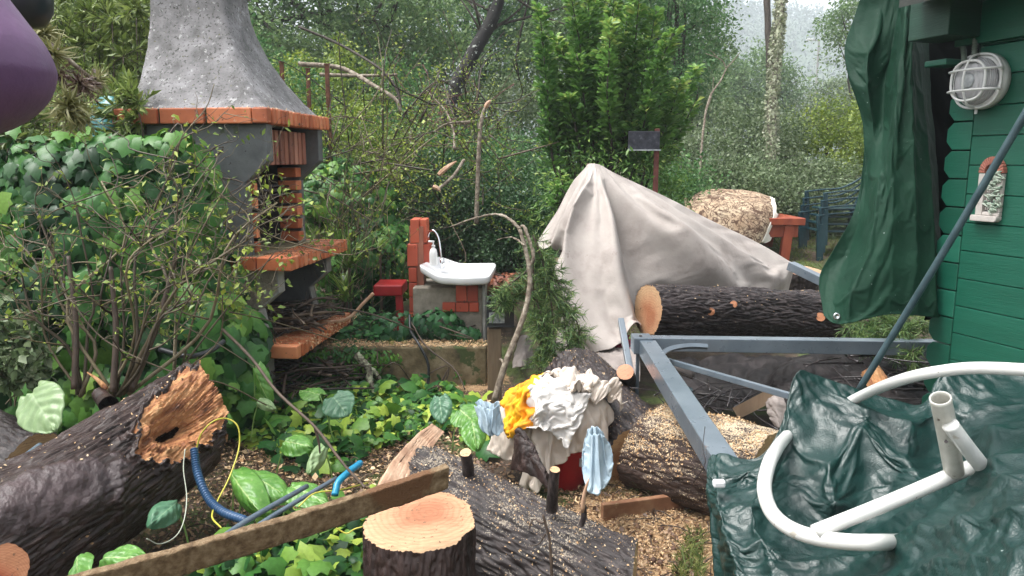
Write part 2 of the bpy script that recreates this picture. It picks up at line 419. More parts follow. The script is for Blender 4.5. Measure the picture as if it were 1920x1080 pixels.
M['cloth_cream'] = pm('cream_cloth', [(0.2, (0.46, 0.38, 0.31)), (0.5, (0.56, 0.48, 0.41)), (0.8, (0.61, 0.54, 0.47))], 5, 0.85, 0.4, 30, 0.006,
                      spots=[((0.45, 0.36, 0.25), 34, 0.7)])
M['cloth_yellow'] = pm('yellow_cloth', [(0.38, (0.80, 0.48, 0.01)), (0.52, (0.78, 0.32, 0.008)), (0.7, (0.72, 0.2, 0.01))], 9, 0.8, 0.4, 30, 0.006)
M['cloth_tan'] = pm('tan_cloth', [(0.3, (0.5, 0.3, 0.12)), (0.7, (0.62, 0.42, 0.2))], 9, 0.85, 0.4, 30, 0.006)
M['cloth_blue'] = pm('pale_blue_cloth', [(0.3, (0.24, 0.33, 0.40)), (0.5, (0.36, 0.46, 0.53)), (0.8, (0.46, 0.55, 0.60))], 14, 0.85, 0.4, 30, 0.006,
                     spots=[((0.2, 0.32, 0.36), 22, 0.66)])
M['purple'] = pm('purple_plastic', [(0.3, (0.11, 0.050, 0.125)), (0.7, (0.16, 0.078, 0.175))], 14, 0.5, 0.3, 60, 0.004, rvar=.25, spots=[((0.19, 0.11, 0.20), 70, 0.70), ((0.05, 0.03, 0.05), 18, 0.70)])
M['turquoise'] = pm('turquoise_sheet', [(0.3, (0.02, 0.13, 0.14)), (0.7, (0.06, 0.24, 0.25))], 6, 0.35, 0.3, 20, 0.01)
M['blue_hose'] = pm('blue_corrugated_plastic', [(0.3, (0.012, 0.05, 0.12)), (0.7, (0.03, 0.09, 0.19))], 9, 0.35, 0.1)
M['cyan_hose'] = pm('bright_blue_hose', [(0.3, (0.0, 0.16, 0.30)), (0.7, (0.01, 0.25, 0.40))], 9, 0.35, 0.4, 60)
M['grey_pipe'] = pm('slate_grey_pipe', [(0.3, (0.06, 0.085, 0.115)), (0.7, (0.12, 0.155, 0.19))], 9, 0.35, 0.1)
M['black_hose'] = pm('black_hose', [(0.3, (0.012, 0.013, 0.016)), (0.7, (0.035, 0.038, 0.042))], 9, 0.35, 0.1)
M['yellow_wire'] = pm('yellow_green_wire', [(0.3, (0.36, 0.34, 0.03)), (0.7, (0.5, 0.45, 0.06))], 9, 0.4, 0)
M['grey_wire'] = pm('pale_grey_wire', [(0.3, (0.3, 0.32, 0.25)), (0.7, (0.42, 0.45, 0.36))], 9, 0.5, 0)
M['conduit'] = pm('green_grey_conduit', [(0.3, (0.07, 0.10, 0.08)), (0.7, (0.14, 0.17, 0.14))], 20, 0.5, 0.3)
M['lamp_white'] = pm('lamp_plastic', [(0.3, (0.55, 0.56, 0.55)), (0.7, (0.66, 0.67, 0.66))], 6, 0.35, 0.1, 60, spots=((0.25, 0.24, 0.21), 40, 0.7))
M['plaster'] = pm('ornament_plaster', [(0.3, (0.40, 0.37, 0.34)), (0.7, (0.58, 0.53, 0.50))], 30, 0.8, 0.4, 90, spots=((0.1, 0.16, 0.12), 24, 0.68))
M['plaster_green'] = pm('ornament_greenery', [(0.3, (0.10, 0.20, 0.14)), (0.5, (0.33, 0.40, 0.32)), (0.7, (0.48, 0.50, 0.44))], 40, 0.8, 0.6, 90, 0.006)
M['terracotta'] = pm('ornament_brick_arch', [(0.3, (0.3, 0.10, 0.07)), (0.7, (0.46, 0.18, 0.13))], 30, 0.7, 0.3)
M['ornament_grey'] = pm('ornament_grey', [(0.3, (0.12, 0.12, 0.12)), (0.7, (0.22, 0.22, 0.22))], 30, 0.6, 0.3)
M['slab'] = pm('rough_sawn_plank', [(0.25, (0.06, 0.032, 0.012)), (0.45, (0.17, 0.105, 0.05)), (0.6, (0.26, 0.18, 0.10)), (0.8, (0.36, 0.27, 0.17))], 45, 0.8, 1.0, 150, 0.008, stretch=(1, 1, 1), spots=((0.15, 0.07, 0.028), 3, 0.58))
M['splinter'] = pm('split_orange_wood', [(0.3, (0.07, 0.024, 0.010)), (0.42, (0.30, 0.11, 0.04)), (0.56, (0.52, 0.25, 0.10)), (0.75, (0.62, 0.38, 0.19))], 11, 0.5, 1.0, 34, 0.02, stretch=(2.2, 2.2, 0.5))
M['pink_bark'] = pm('stripped_pink_wood', [(0.3, (0.30, 0.15, 0.09)), (0.5, (0.50, 0.31, 0.20)), (0.7, (0.62, 0.43, 0.30))], 12, 0.6, 0.7, 40, 0.008, stretch=(1, 1, 0.5), spots=((0.2, 0.1, 0.06), 40, 0.68))
M['smooth_bark'] = pm('smooth_purple_bark', [(0.3, (0.022, 0.013, 0.013)), (0.5, (0.055, 0.035, 0.036)), (0.75, (0.11, 0.077, 0.078))], 7, 0.3, 0.8, 45, 0.01)
M['sawdust'] = pm('sawdust_chip', [(0.3, (0.42, 0.25, 0.12)), (0.6, (0.60, 0.42, 0.24)), (0.85, (0.74, 0.60, 0.40))], 60, 0.85, 0.0, tint=True)
M['litter'] = pm('dead_leaf', [(0.25, (0.055, 0.028, 0.015)), (0.5, (0.16, 0.085, 0.045)), (0.75, (0.33, 0.22, 0.12))], 30, 0.6, 0.0, tint=True)
M['cone'] = pm('cypress_cone', [(0.3, (0.045, 0.02, 0.012)), (0.7, (0.12, 0.06, 0.035))], 30, 0.7, 0.6, 60, 0.006)
M['pink'] = pm('pink_flowers', [(0.3, (0.35, 0.02, 0.05)), (0.7, (0.6, 0.06, 0.12))], 60, 0.7, 0)
M['chair_green'] = pm('dark_green_resin', [(0.3, (0.008, 0.03, 0.04)), (0.7, (0.022, 0.06, 0.075))], 6, 0.25, 0.05)

# foliage
M['ivy'] = leafmat('ivy_leaf', [(0.009, 0.045, 0.013), (0.027, 0.112, 0.025), (0.062, 0.196, 0.034), (0.146, 0.302, 0.045), (0.470, 0.582, 0.090)], 0.42, 0.22, 60, 0.3)
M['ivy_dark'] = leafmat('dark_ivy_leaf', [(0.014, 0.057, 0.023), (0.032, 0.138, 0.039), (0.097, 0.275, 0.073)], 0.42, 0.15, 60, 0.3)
M['oak'] = leafmat('grey_green_leaf', [(0.071, 0.142, 0.058), (0.142, 0.244, 0.091), (0.283, 0.399, 0.155)], 0.55, 0.4)
M['oak_dark'] = leafmat('dark_green_leaf', [(0.043, 0.122, 0.036), (0.086, 0.216, 0.064), (0.201, 0.374, 0.115)], 0.5, 0.35)
M['olive'] = leafmat('yellow_green_leaf', [(0.109, 0.187, 0.031), (0.203, 0.296, 0.047), (0.437, 0.515, 0.078)], 0.45, 0.3)
M['silver'] = leafmat('silvery_leaf', [(0.075, 0.13, 0.05), (0.16, 0.23, 0.10), (0.34, 0.40, 0.25)], 0.5, 0.3)
M['bright'] = leafmat('bright_green_leaf', [(0.07, 0.18, 0.045), (0.13, 0.28, 0.06), (0.22, 0.40, 0.09), (0.48, 0.58, 0.16)], 0.42, 0.45)
M['dark'] = leafmat('deep_green_leaf', [(0.025, 0.079, 0.032), (0.057, 0.143, 0.052), (0.143, 0.257, 0.100)], 0.38, 0.2)
M['cypress'] = leafmat('cypress_spray', [(0.051, 0.127, 0.043), (0.118, 0.220, 0.068), (0.254, 0.355, 0.101)], 0.5, 0.25)
M['dryscrub'] = leafmat('dry_scrub_leaf', [(0.09, 0.06, 0.03), (0.15, 0.12, 0.05), (0.22, 0.22, 0.08)], 0.6, 0.3)
M['grass'] = leafmat('grass_blade', [(0.052, 0.130, 0.026), (0.117, 0.234, 0.039), (0.286, 0.390, 0.078)], 0.4, 0.3)
M['moss'] = leafmat('moss', [(0.05, 0.085, 0.015), (0.12, 0.16, 0.03), (0.22, 0.24, 0.06)], 0.7, 0.3)
M['airplant'] = leafmat('air_plant_leaf', [(0.14, 0.15, 0.05), (0.26, 0.26, 0.10), (0.42, 0.40, 0.20)], 0.5, 0.2)
M['airplant_dark'] = leafmat('dark_air_plant_leaf', [(0.08, 0.04, 0.04), (0.2, 0.13, 0.10), (0.34, 0.27, 0.19)], 0.5, 0.2)
M['needle'] = leafmat('yellow_green_needle', [(0.078, 0.130, 0.026), (0.182, 0.260, 0.058), (0.338, 0.416, 0.117)], 0.45, 0.25)
M['farwood'] = leafmat('far_forest', [(0.03, 0.06, 0.04), (0.06, 0.10, 0.06)], 0.8, 0.1)
def veined(name, c1, c2, vein):
    m, nt, b, out = _new(name)
    v = _coord(nt, (1, 1, 1), 'UV')
    at = nt.nodes.new('ShaderNodeAttribute'); at.attribute_name = 'tint'   # 0 on the blade, 1 on a rib
    c = _ramp(nt, [(0.3, c1), (0.7, c2)], _noise(nt, _coord(nt), 22, 5))
    c = _mix(nt, at.outputs['Fac'], c, vein)
    nt.links.new(c, b.inputs['Base Color']); b.inputs['Roughness'].default_value = 0.38
    t = nt.nodes.new('ShaderNodeBsdfTranslucent'); nt.links.new(c, t.inputs[0])
    mx = nt.nodes.new('ShaderNodeMixShader'); mx.inputs[0].default_value = 0.25
    nt.links.new(b.outputs[0], mx.inputs[1]); nt.links.new(t.outputs[0], mx.inputs[2])
    nt.links.new(mx.outputs[0], out.inputs['Surface'])
    _bump(nt, b, _noise(nt, _coord(nt), 60, 4), 0.3, 0.004)
    return m
M['bigleaf'] = veined('broad_green_leaf', (0.06, 0.19, 0.03), (0.15, 0.33, 0.06), (0.38, 0.50, 0.20))
M['bigleaf_pale'] = veined('pale_leaf_underside', (0.18, 0.29, 0.12), (0.29, 0.40, 0.20), (0.33, 0.44, 0.24))
M['bigleaf_dark'] = veined('blue_green_leaf', (0.05, 0.15, 0.08), (0.11, 0.24, 0.14), (0.2, 0.34, 0.2))

def tarpmat(name, c1, c2, rough, weave=0.9, spec=0.6):
    m, nt, b, out = _new(name)
    v = _coord(nt)
    c = _ramp(nt, [(0.3, c1), (0.7, c2)], _noise(nt, v, 4, 4))
    sp = _ramp(nt, [(0.74, (0, 0, 0)), (0.77, (1, 1, 1))], _noise(nt, v, 70, 2))
    c = _mix(nt, sp, c, (0.25, 0.3, 0.28))
    nt.links.new(c, b.inputs['Base Color'])
    b.inputs['Specular IOR Level'].default_value = spec
    r = _math(nt, 'ADD', _math(nt, 'MULTIPLY', _noise(nt, v, 8, 3), 0.25), rough - 0.12)
    nt.links.new(r, b.inputs['Roughness'])
    big = _noise(nt, v, 9, 5, 0.55, 1.2)
    n1 = _bump(nt, b, big, 0.12, 0.012)
    cr = nt.nodes.new('ShaderNodeTexVoronoi'); cr.feature = 'DISTANCE_TO_EDGE'; cr.inputs['Scale'].default_value = 26
    nv_ = nt.nodes.new('ShaderNodeTexNoise'); nv_.inputs['Scale'].default_value = 6; nt.links.new(v, nv_.inputs['Vector'])
    ad = nt.nodes.new('ShaderNodeVectorMath'); ad.operation = 'MULTIPLY_ADD'; ad.inputs[1].default_value = (0.12, 0.12, 0.12)
    nt.links.new(nv_.outputs['Color'], ad.inputs[0]); nt.links.new(v, ad.inputs[2]); nt.links.new(ad.outputs[0], cr.inputs['Vector'])
    n2 = _bump(nt, b, _ramp(nt, [(0.0, (0, 0, 0)), (0.12, (1, 1, 1))], cr.outputs['Distance']), 0.10, 0.003, n1)
    _bump(nt, b, _noise(nt, v, 230, 2, 0.5), weave, 0.0016, n2)
    return m
M['tarp'] = tarpmat('green_woven_tarpaulin', (0.002, 0.018, 0.016), (0.004, 0.030, 0.026), 0.36)
M['tarp_hang'] = tarpmat('hanging_green_tarpaulin', (0.003, 0.026, 0.014), (0.007, 0.042, 0.023), 0.66, 0.6, 0.22)

M['hollow'] = pm('hollow_shade_black', [(0.3, (0.005, 0.003, 0.002)), (0.7, (0.016, 0.008, 0.005))], 20, .95, .8, 50, .01, spec=.1)  # near black in place of deep shade inside the torn log
M['gap_shade'] = pm('black_gap_shade', [(0.3, (0.002, 0.003, 0.003)), (0.7, (0.004, 0.006, 0.006))], 5, .9, .3, spec=.1)  # near-black colour standing in for shade in the gap beside the hut
M['mortar'] = pm('dark_mortar', [(0.3, (0.02, 0.010, 0.008)), (0.7, (0.05, 0.022, 0.015))], 20, .9, .5)
M['cloth_white'] = pm('white_cloth', [(0.2, (0.52, 0.49, 0.46)), (0.6, (0.62, 0.59, 0.56))], 5, 0.85, 0.3, 40, 0.004, spots=[((0.62, 0.5, 0.2), 16, 0.66), ((0.5, 0.25, 0.3), 40, 0.72)])
M['block'] = pm('rough_block_render', [(0.3, (0.16, 0.14, 0.11)), (0.7, (0.32, 0.29, 0.24))], 14, 0.9, 0.8, 60, 0.008)
# ------------------------------------------------------------------ leaves
T_OVAL = (np.array([[0, 0, 0], [0.27, 0.45, 0.07], [0, 1, -0.06], [-0.27, 0.45, 0.07]]), [(0, 1, 2), (0, 2, 3)])
T_NARROW = (np.array([[0, 0, 0], [0.13, 0.5, 0.04], [0, 1, -0.08], [-0.13, 0.5, 0.04]]), [(0, 1, 2), (0, 2, 3)])
T_OBOV = (np.array([[0, 0, 0], [0.25, 0.62, 0.09], [0, 1, -0.05], [-0.25, 0.62, 0.09]]), [(0, 1, 2), (0, 2, 3)])
T_BLADE = (np.array([[-0.035, 0, 0], [0.035, 0, 0], [0.03, 0.5, 0.06], [-0.03, 0.5, 0.06], [0, 1, -0.06]]), [(0, 1, 2), (0, 2, 3), (3, 2, 4)])
T_STRAP = (np.array([[-0.05, 0, 0], [0.05, 0, 0], [0.045, 0.4, 0.12], [-0.045, 0.4, 0.12], [0.025, 0.75, 0.08], [-0.025, 0.75, 0.08], [0, 1, -0.1]]),
           [(0, 1, 2), (0, 2, 3), (3, 2, 4), (3, 4, 5), (5, 4, 6)])
_iv = [(0, 0.04, 0), (0.20, -0.10, -0.03), (0.50, 0.12, -0.10), (0.36, 0.40, 0.0), (0.38, 0.64, -0.06), (0.22, 0.72, 0.02), (0, 1.0, -0.12),
       (-0.22, 0.72, 0.02), (-0.38, 0.64, -0.06), (-0.36, 0.40, 0.0), (-0.50, 0.12, -0.10), (-0.20, -0.10, -0.03), (0, 0.42, 0.09)]
T_IVY = (np.array(_iv, float), [(12, i, (i + 1) % 12) for i in range(12)])
T_HEART = (np.array([(0, 0.06, 0), (0.3, -0.05, -.04), (0.46, 0.25, -0.06), (0.34, 0.62, -0.02), (0, 1, -0.1), (-0.34, 0.62, -0.02), (-0.46, 0.25, -0.06), (-0.3, -0.05, -.04), (0, 0.4, 0.05)], float),
           [(8, i, (i + 1) % 8) for i in range(8)])

def leaf_vf(C, size, D, N, tmpl, rs, bend=0.0):
    """C centres, D tip directions, N normals"""
    T, F = tmpl; K = len(T)
    n = len(C); D = nrm(D); X = nrm(np.cross(D, N)); Z = np.cross(X, D)
    s = np.asarray(size, float)[:, None, None]
    wv = 1 + (rs.rand(n) - 0.5)[:, None] * 0.7
    tx = T[None, :, 0] * wv; ty = np.repeat(T[None, :, 1], n, 0)
    tz = T[None, :, 2] * (0.4 + 1.6 * rs.rand(n))[:, None]
    V = C[:, None, :] + s * (tx[..., None] * X[:, None, :] + ty[..., None] * D[:, None, :] + tz[..., None] * Z[:, None, :])
    F = np.array(F)[None] + (np.arange(n) * K)[:, None, None]
    return V.reshape(-1, 3), F.reshape(-1, F.shape[-1])
def leaves(name, C, size, D, N, tmpl, mat, parent, rs, tint=None, clump_t=None):
    V, F = leaf_vf(C, size, D, N, tmpl, rs)
    t = rs.rand(len(C)) if tint is None else tint
    return mob(name, V, F, mat, parent, False, tint=np.repeat(np.clip(t, 0, 1), len(tmpl[0])))
def rnd(rs, n): return nrm(rs.normal(size=(n, 3)))

def clump_leaves(rs, centres, radii, per, size, flat=0.75, up=0.55):
    """leaf positions, directions and normals gathered round clump centres"""
    k = len(centres); n = k * per
    idx = np.repeat(np.arange(k), per)
    o = rnd(rs, n) * (rs.rand(n) ** 0.5)[:, None]
    o[:, 2] *= flat
    C = centres[idx] + o * np.asarray(radii)[idx][:, None]
    D = nrm(o + rnd(rs, n) * 0.9 + np.array([0, 0, -0.15]))
    N = nrm(rnd(rs, n) * 0.7 + np.array([0, 0, up]) + o * 0.5)
    s = size * (0.6 + 0.8 * rs.rand(n))
    return C, s, D, N, idx
def plant(name, label, cat, base, centre, rad, nclump, per, leaf, tmpl, mat, seed, trunk_r=0.05, limbs=10, clump_r=0.35, group=None,
          shell=0.45, tint_var=0.6, bark='bark_far', trunk_pts=None, up=0.55, flat=0.75, crown_name='crown', kind=None, trunk_mat=None, twigs=0, lower=-1.0):
    """trunk, limbs and a crown of separate leaves"""
    rs = np.random.RandomState(seed)
    base = np.array(base, float); centre = np.array(centre, float); rad = np.array(rad, float)
    t = thing(name, label, cat, base, 0, group, kind)
    u = rnd(rs, nclump * 3); u = u[u[:, 2] > lower][:nclump]
    rr = (shell + (1 - shell) * rs.rand(len(u)) ** 0.7)
    lump = 1 + 0.35 * fbm(u * 1.6 + seed, 3)
    cc = centre + u * rad * (rr * lump)[:, None]
    g = cc[:, 2] > base[2] - 0.02
    cc = cc[g]
    cr = clump_r * (0.6 + 0.8 * rs.rand(len(cc)))
    C, s, D, N, idx = clump_leaves(rs, cc, cr, per, leaf, flat, up)
    ct = rs.rand(len(cc))
    leaves(crown_name, C, s, D, N, tmpl, mat, t, rs, tint=(1 - tint_var) * ct[idx] + tint_var * rs.rand(len(C)))
    mb = MB()
    if trunk_pts is None:
        mid = (base + centre) / 2 + rs.normal(size=3) * 0.08 * np.linalg.norm(centre - base)
        trunk_pts = [base - np.array([0, 0, 0.05]), mid, centre + np.array([0, 0, rad[2] * 0.5])]
    sp = spline(trunk_pts, 18)
    mb.tube(sp, np.linspace(trunk_r, trunk_r * 0.35, 18), 9)
    pick = rs.permutation(len(cc))[:limbs]
    for k in pick:
        a = sp[rs.randint(5, 15)]; b = cc[k]
        m = (a + b) / 2 + rs.normal(size=3) * 0.12 * np.linalg.norm(b - a) + np.array([0, 0, -0.05])
        l = spline([a, m, b], 9)
        mb.tube(l, np.linspace(trunk_r * 0.42, trunk_r * 0.1, 9), 5, tint=rs.rand())
        for q in range(twigs):
            e = b + rs.normal(size=3) * clump_r * 0.9
            mb.tube(spline([l[5], (l[6] + e) / 2 + rs.normal(size=3) * 0.05, e], 6), np.linspace(trunk_r * 0.14, trunk_r * 0.05, 6), 4, tint=rs.rand())
    mb.build('trunk', trunk_mat or M[bark], t, smooth=True)
    return t

# ------------------------------------------------------------------ the ground
def ground_h(x, y):
    x = np.asarray(x, float); y = np.asarray(y, float)
    h = 0.05 * fbm(np.stack([x * 0.6, y * 0.6, np.zeros_like(x)], -1).reshape(-1, 3), 3).reshape(x.shape)
    h = h + 0.55 * sstep(5.9, 9.6, y) + 0.012 * np.clip(y - 9.6, 0, 60)
    inside = sstep(-1.75, -1.55, x) * (1 - sstep(0.02, 0.10, x)) * sstep(5.28, 5.34, y) * (1 - sstep(6.4, 7.6, y))
    h = h * (1 - inside) + 0.26 * inside
    h = h + 0.25 * sstep(4.4, 6.5, y) * (1 - sstep(-3.2, -2.2, x))
    return h
def gz(x, y): return float(ground_h(np.array([x]), np.array([y]))[0])
def gp(px, py, lift=0.0):
    """the ground point seen at a pixel (marching along the sight line)"""
    for d in np.arange(1.2, 16, 0.02):
        p = P(px, py, d)
        if p[2] <= gz(p[0], p[1]): return np.array([p[0], p[1], gz(p[0], p[1]) + lift])
    return P(px, py, 16)

# ------------------------------------------------------------------ cloth laid out from a control net
def net(ctrl, nu, nv):
    """ctrl [rows][cols] of 3D points -> nv x nu points by Catmull-Rom"""
    A = np.array(ctrl, float)
    B = np.stack([spline(A[r], nu) if A.shape[1] > 2 else spline(A[r], nu) for r in range(A.shape[0])])
    return np.stack([spline(B[:, k], nv) for k in range(nu)], 1)
def wrinkle(G, amp, freq, seed=0, ridge=True, stretch=(1, 1), oct_=4):
    """push a grid along its normals with creased noise in its own (u, v) metres"""
    nv, nu, _ = G.shape
    du = np.gradient(G, axis=1); dv = np.gradient(G, axis=0)
    N = nrm(np.cross(du, dv))
    su = np.cumsum(np.linalg.norm(du, axis=2), axis=1); sv = np.cumsum(np.linalg.norm(dv, axis=2), axis=0)
    q = np.stack([su * freq * stretch[0], sv * freq * stretch[1], np.full_like(su, seed * 3.7)], -1).reshape(-1, 3)
    w = np.stack([fbm(q * 0.5 + 9, 2), fbm(q * 0.5 + 31, 2), np.zeros(len(q))], -1)
    q = q + w * 0.9
    if ridge:
        h = 0; a = 1.0
        for k in range(oct_):
            h = h + a * (1 - 2.4 * np.abs(perlin(q * 1.9 ** k + k * 11))); a *= 0.5
        h = h - 1.2
    else: h = fbm(q, oct_)
    return G + N * (amp * h.reshape(nv, nu))[..., None]
def crumple(G, layers, seed=0):
    """straight creases like crushed plastic: layers of (amplitude, creases per metre, stretch u, stretch v)"""
    nv, nu, _ = G.shape
    du = np.gradient(G, axis=1); dv = np.gradient(G, axis=0); N = nrm(np.cross(du, dv))
    su = np.cumsum(np.linalg.norm(du, axis=2), axis=1); sv = np.cumsum(np.linalg.norm(dv, axis=2), axis=0)
    su = su.mean(0)[None] + 0 * su; sv = sv.mean(1)[:, None] + 0 * sv
    H = 0
    for k, (a, f, s1, s2) in enumerate(layers):
        an = seed * 1.3 + k * 0.9; c_, s_ = math.cos(an), math.sin(an)
        x = (su * c_ - sv * s_) * f * s1 + seed * 7.1; y = (su * s_ + sv * c_) * f * s2 + k * 5.3
        q = np.stack([x, y, x * 0], -1).reshape(-1, 3)
        wx = fbm(q * .7 + 3, 2); wy = fbm(q * .7 + 13, 2)
        q[:, 0] += wx * .5; q[:, 1] += wy * .5
        H = H + a * (worley(q).reshape(nv, nu) - .45) * 2 * (0.55 + .9 * np.clip(fbm(q * .5 + 50, 2).reshape(nv, nu) + .5, 0, 1))
    return G + N * H[..., None]
def cloth(name, G, mat, parent=None, thick=0.003, mats=None, fm=None, mask=None):
    nv, nu, _ = G.shape
    F = grid_vf(nu, nv)
    if mask is not None: F = F[mask[:-1, :-1].ravel()]
    o = mob(name, G.reshape(-1, 3), F, mat, parent, True, mats=mats, fmat=fm)
    m = o.modifiers.new('thickness', 'SOLIDIFY'); m.thickness = thick; m.offset = 0
    return o

# ------------------------------------------------------------------ logs
def log(name, label, p0, p1, r0, r1, bark, cut, seed=0, amp=0.012, a0=(0, 0), a1=(0, 0), nu=200, nv=150, freq=55, along=0.2, squash=1.0,
        bend=0.0, cap0=True, cap1=True, group=None, cat='log', shape=None, roll=0.0, bark_name='bark', low=0.06, mask=None, mask_mats=None, jag=0.0018):
    p0 = np.array(p0, float); p1 = np.array(p1, float); L = np.linalg.norm(p1 - p0)
    z = Vector((p1 - p0) / L)
    q = z.to_track_quat('Z', 'Y')
    mat4 = Matrix.Translation(Vector(p0)) @ q.to_matrix().to_4x4() @ Matrix.Rotation(roll, 4, 'Z')
    t = thing(name, label, cat, mat4=mat4, group=group)
    th = np.linspace(0, 2 * np.pi, nu, endpoint=False); tt = np.linspace(0, 1, nv)
    TT, TH = np.meshgrid(tt, th, indexing='ij')
    c, s = np.cos(TH), np.sin(TH)
    rr = r0 + (r1 - r0) * TT
    q0 = np.stack([c * 1.3, s * 1.3, TT * L * 2.2 + seed], -1).reshape(-1, 3)
    rr = rr * (1 + low * fbm(q0, 3).reshape(TT.shape) * 2)
    q1 = np.stack([c * r0 * freq, s * r0 * freq, TT * L * freq * along + seed * 5], -1).reshape(-1, 3)
    wv = perlin(q1 * 0.35 + 40)
    q1[:, 0] += wv * 1.4; q1[:, 1] += wv * 1.4
    n = np.abs(perlin(q1)); n2 = np.abs(perlin(q1 * 2.1 + 9))
    h = np.minimum(n * 4.5, 1) * 0.7 + np.minimum(n2 * 4, 1) * 0.3 - 1 + 0.25 * fbm(q1 * 2.6, 2)
    mk = None
    if mask is not None:
        M4 = np.array(mat4)
        Vw = tr(M4, np.stack([rr * c, rr * s * squash, L * TT], -1).reshape(-1, 3))
        facing = np.sum(nrm(np.stack([c, s, c * 0], -1).reshape(-1, 3)) @ M4[:3, :3].T * nrm(np.array([0, 0, CAM_H]) - Vw), 1)
        px_, py_ = pix(Vw); smooth_m, dig, mk = mask(px_, py_, facing)
        h = h * (1 - smooth_m); rr = rr - dig.reshape(TT.shape); mk = mk.reshape(TT.shape)
    rr = rr + amp * h.reshape(TT.shape)
    if shape is not None: rr = shape(TH, TT * L, rr)
    x, y = rr * c, rr * s * squash
    z0 = a0[0] * x + a0[1] * y; z1 = L + a1[0] * x + a1[1] * y
    zz = z0 + (z1 - z0) * TT
    x = x + bend * np.sin(TT * np.pi)
    V = np.stack([x, y, zz], -1).reshape(-1, 3)
    FF = grid_vf(nu, nv, True)
    if mk is None: mob(bark_name, V, FF, bark, t, True, local=True)
    else:
        fk = mk.reshape(-1)[FF[:, 0]]
        for code, nm_, mt_ in [(0, bark_name, bark)] + mask_mats:
            sel = FF[fk == code]
            if not len(sel): continue
            used, inv = np.unique(sel, return_inverse=True); mob(nm_, V[used], inv.reshape(sel.shape), mt_, t, True, local=True)
    def cap(row, inset, sgn):
        ring = V.reshape(nv, nu, 3)[row]
        cen = ring.mean(0); K = 9
        ks = np.linspace(1, 0, K)[:, None, None]
        pts = cen + (ring - cen)[None] * ks * np.where(ks == 1, 1.0, 1.0)
        jit = jag * fbm(pts.reshape(-1, 3) * np.array([60, 12, 0]) + seed, 3).reshape(K, nu)
        pts[..., 2] += jit - sgn * 0.001
        return pts.reshape(-1, 3), grid_vf(nu, K, True)
    if cap0:
        Vc, Fc = cap(0, 0, -1); mob('cut_face', Vc, Fc[:, ::-1], cut, t, True, local=True)
    if cap1:
        Vc, Fc = cap(-1, 0, 1); mob('cut_face', Vc, Fc, cut, t, True, local=True)
    return t
def stub(parent, p0, p1, r0, r1, cut, seed=0, name='branch_stub', bark='bark', a1=(0, 0)):
    """a sawn-off branch (with its cut face) as a part of a log"""
    p0 = np.array(p0, float); p1 = np.array(p1, float)
    rs = np.random.RandomState(seed)
    pts = spline([p0, (p0 + p1) / 2 + rs.normal(size=3) * 0.004, p1], 10)
    V, F = tube_vf(pts, np.linspace(r0, r1, 10), 20, False)
    V = V + 0.0035 * np.abs(perlin(V * 70))[:, None] * rs.normal(size=3)
    o = mob(name, V, F, M[bark], parent, True)
    ring = V[-20:]; c = ring.mean(0); d = nrm(p1 - p0)
    Vc = np.vstack([ring + d * 0.0005, c + d * 0.001]); Vc = Vc - p1
    o2 = mob('cut_face', Vc + p1, [(k, (k + 1) % 20, 20) for k in range(20)], cut, o, False)
    return o
# ------------------------------------------------------------------ cloth that settles by itself (Blender's cloth solver, run once)
_simcol = []
def collider(V, F, thick=.004):
    me = bpy.data.meshes.new('c'); me.from_pydata([tuple(map(float, v)) for v in V], [], [tuple(map(int, f)) for f in F]); o = bpy.data.objects.new('c', me); COL.objects.link(o)
    m = o.modifiers.new('c', 'COLLISION'); o.collision.thickness_outer = thick; o.collision.cloth_friction = 30; o.collision.damping = .6; _simcol.append(o); return o
def clear_colliders():
    for o in _simcol: bpy.data.objects.remove(o, do_unlink=True)
    _simcol.clear()
def settle(V, F, frames=30, pin=None, grow=0.0, gravity=1.0, bend=.4, tension=12, self_col=False, dist=.006, quality=4, mass=.25, pinstiff=1.0, air=1.0):
    me = bpy.data.meshes.new('s'); me.from_pydata([tuple(map(float, v)) for v in V], [], [tuple(map(int, f)) for f in F]); o = bpy.data.objects.new('s', me); COL.objects.link(o)
    m = o.modifiers.new('c', 'CLOTH'); s = m.settings; s.quality = quality; s.mass = mass; s.tension_stiffness = tension; s.compression_stiffness = tension; s.shear_stiffness = tension * .4; s.bending_stiffness = bend
    s.bending_damping = .5; s.tension_damping = 5; s.compression_damping = 5; s.air_damping = air; s.effector_weights.gravity = gravity; s.shrink_min = -grow; s.shrink_max = -grow
    m.collision_settings.use_self_collision = self_col; m.collision_settings.self_distance_min = dist; m.collision_settings.distance_min = dist; m.collision_settings.collision_quality = 2
    if pin is not None:
        vg = o.vertex_groups.new(name='pin')
        for w in np.unique(np.round(pin, 2)):
            if w > 0: vg.add([int(i) for i in np.where(np.round(pin, 2) == w)[0]], float(w), 'REPLACE')
        s.vertex_group_mass = 'pin'; s.pin_stiffness = pinstiff
    m.point_cache.frame_start = 1; m.point_cache.frame_end = frames + 1
    scene.frame_start = 1; scene.frame_end = frames + 1
    for f in range(1, frames + 2): scene.frame_set(f)
    dg = bpy.context.evaluated_depsgraph_get(); ev = o.evaluated_get(dg); em = ev.to_mesh(); co = np.zeros(len(em.vertices) * 3, np.float32); em.vertices.foreach_get('co', co); ev.to_mesh_clear()
    bpy.data.objects.remove(o, do_unlink=True); scene.frame_set(1)
    return co.reshape(-1, 3).astype(float)

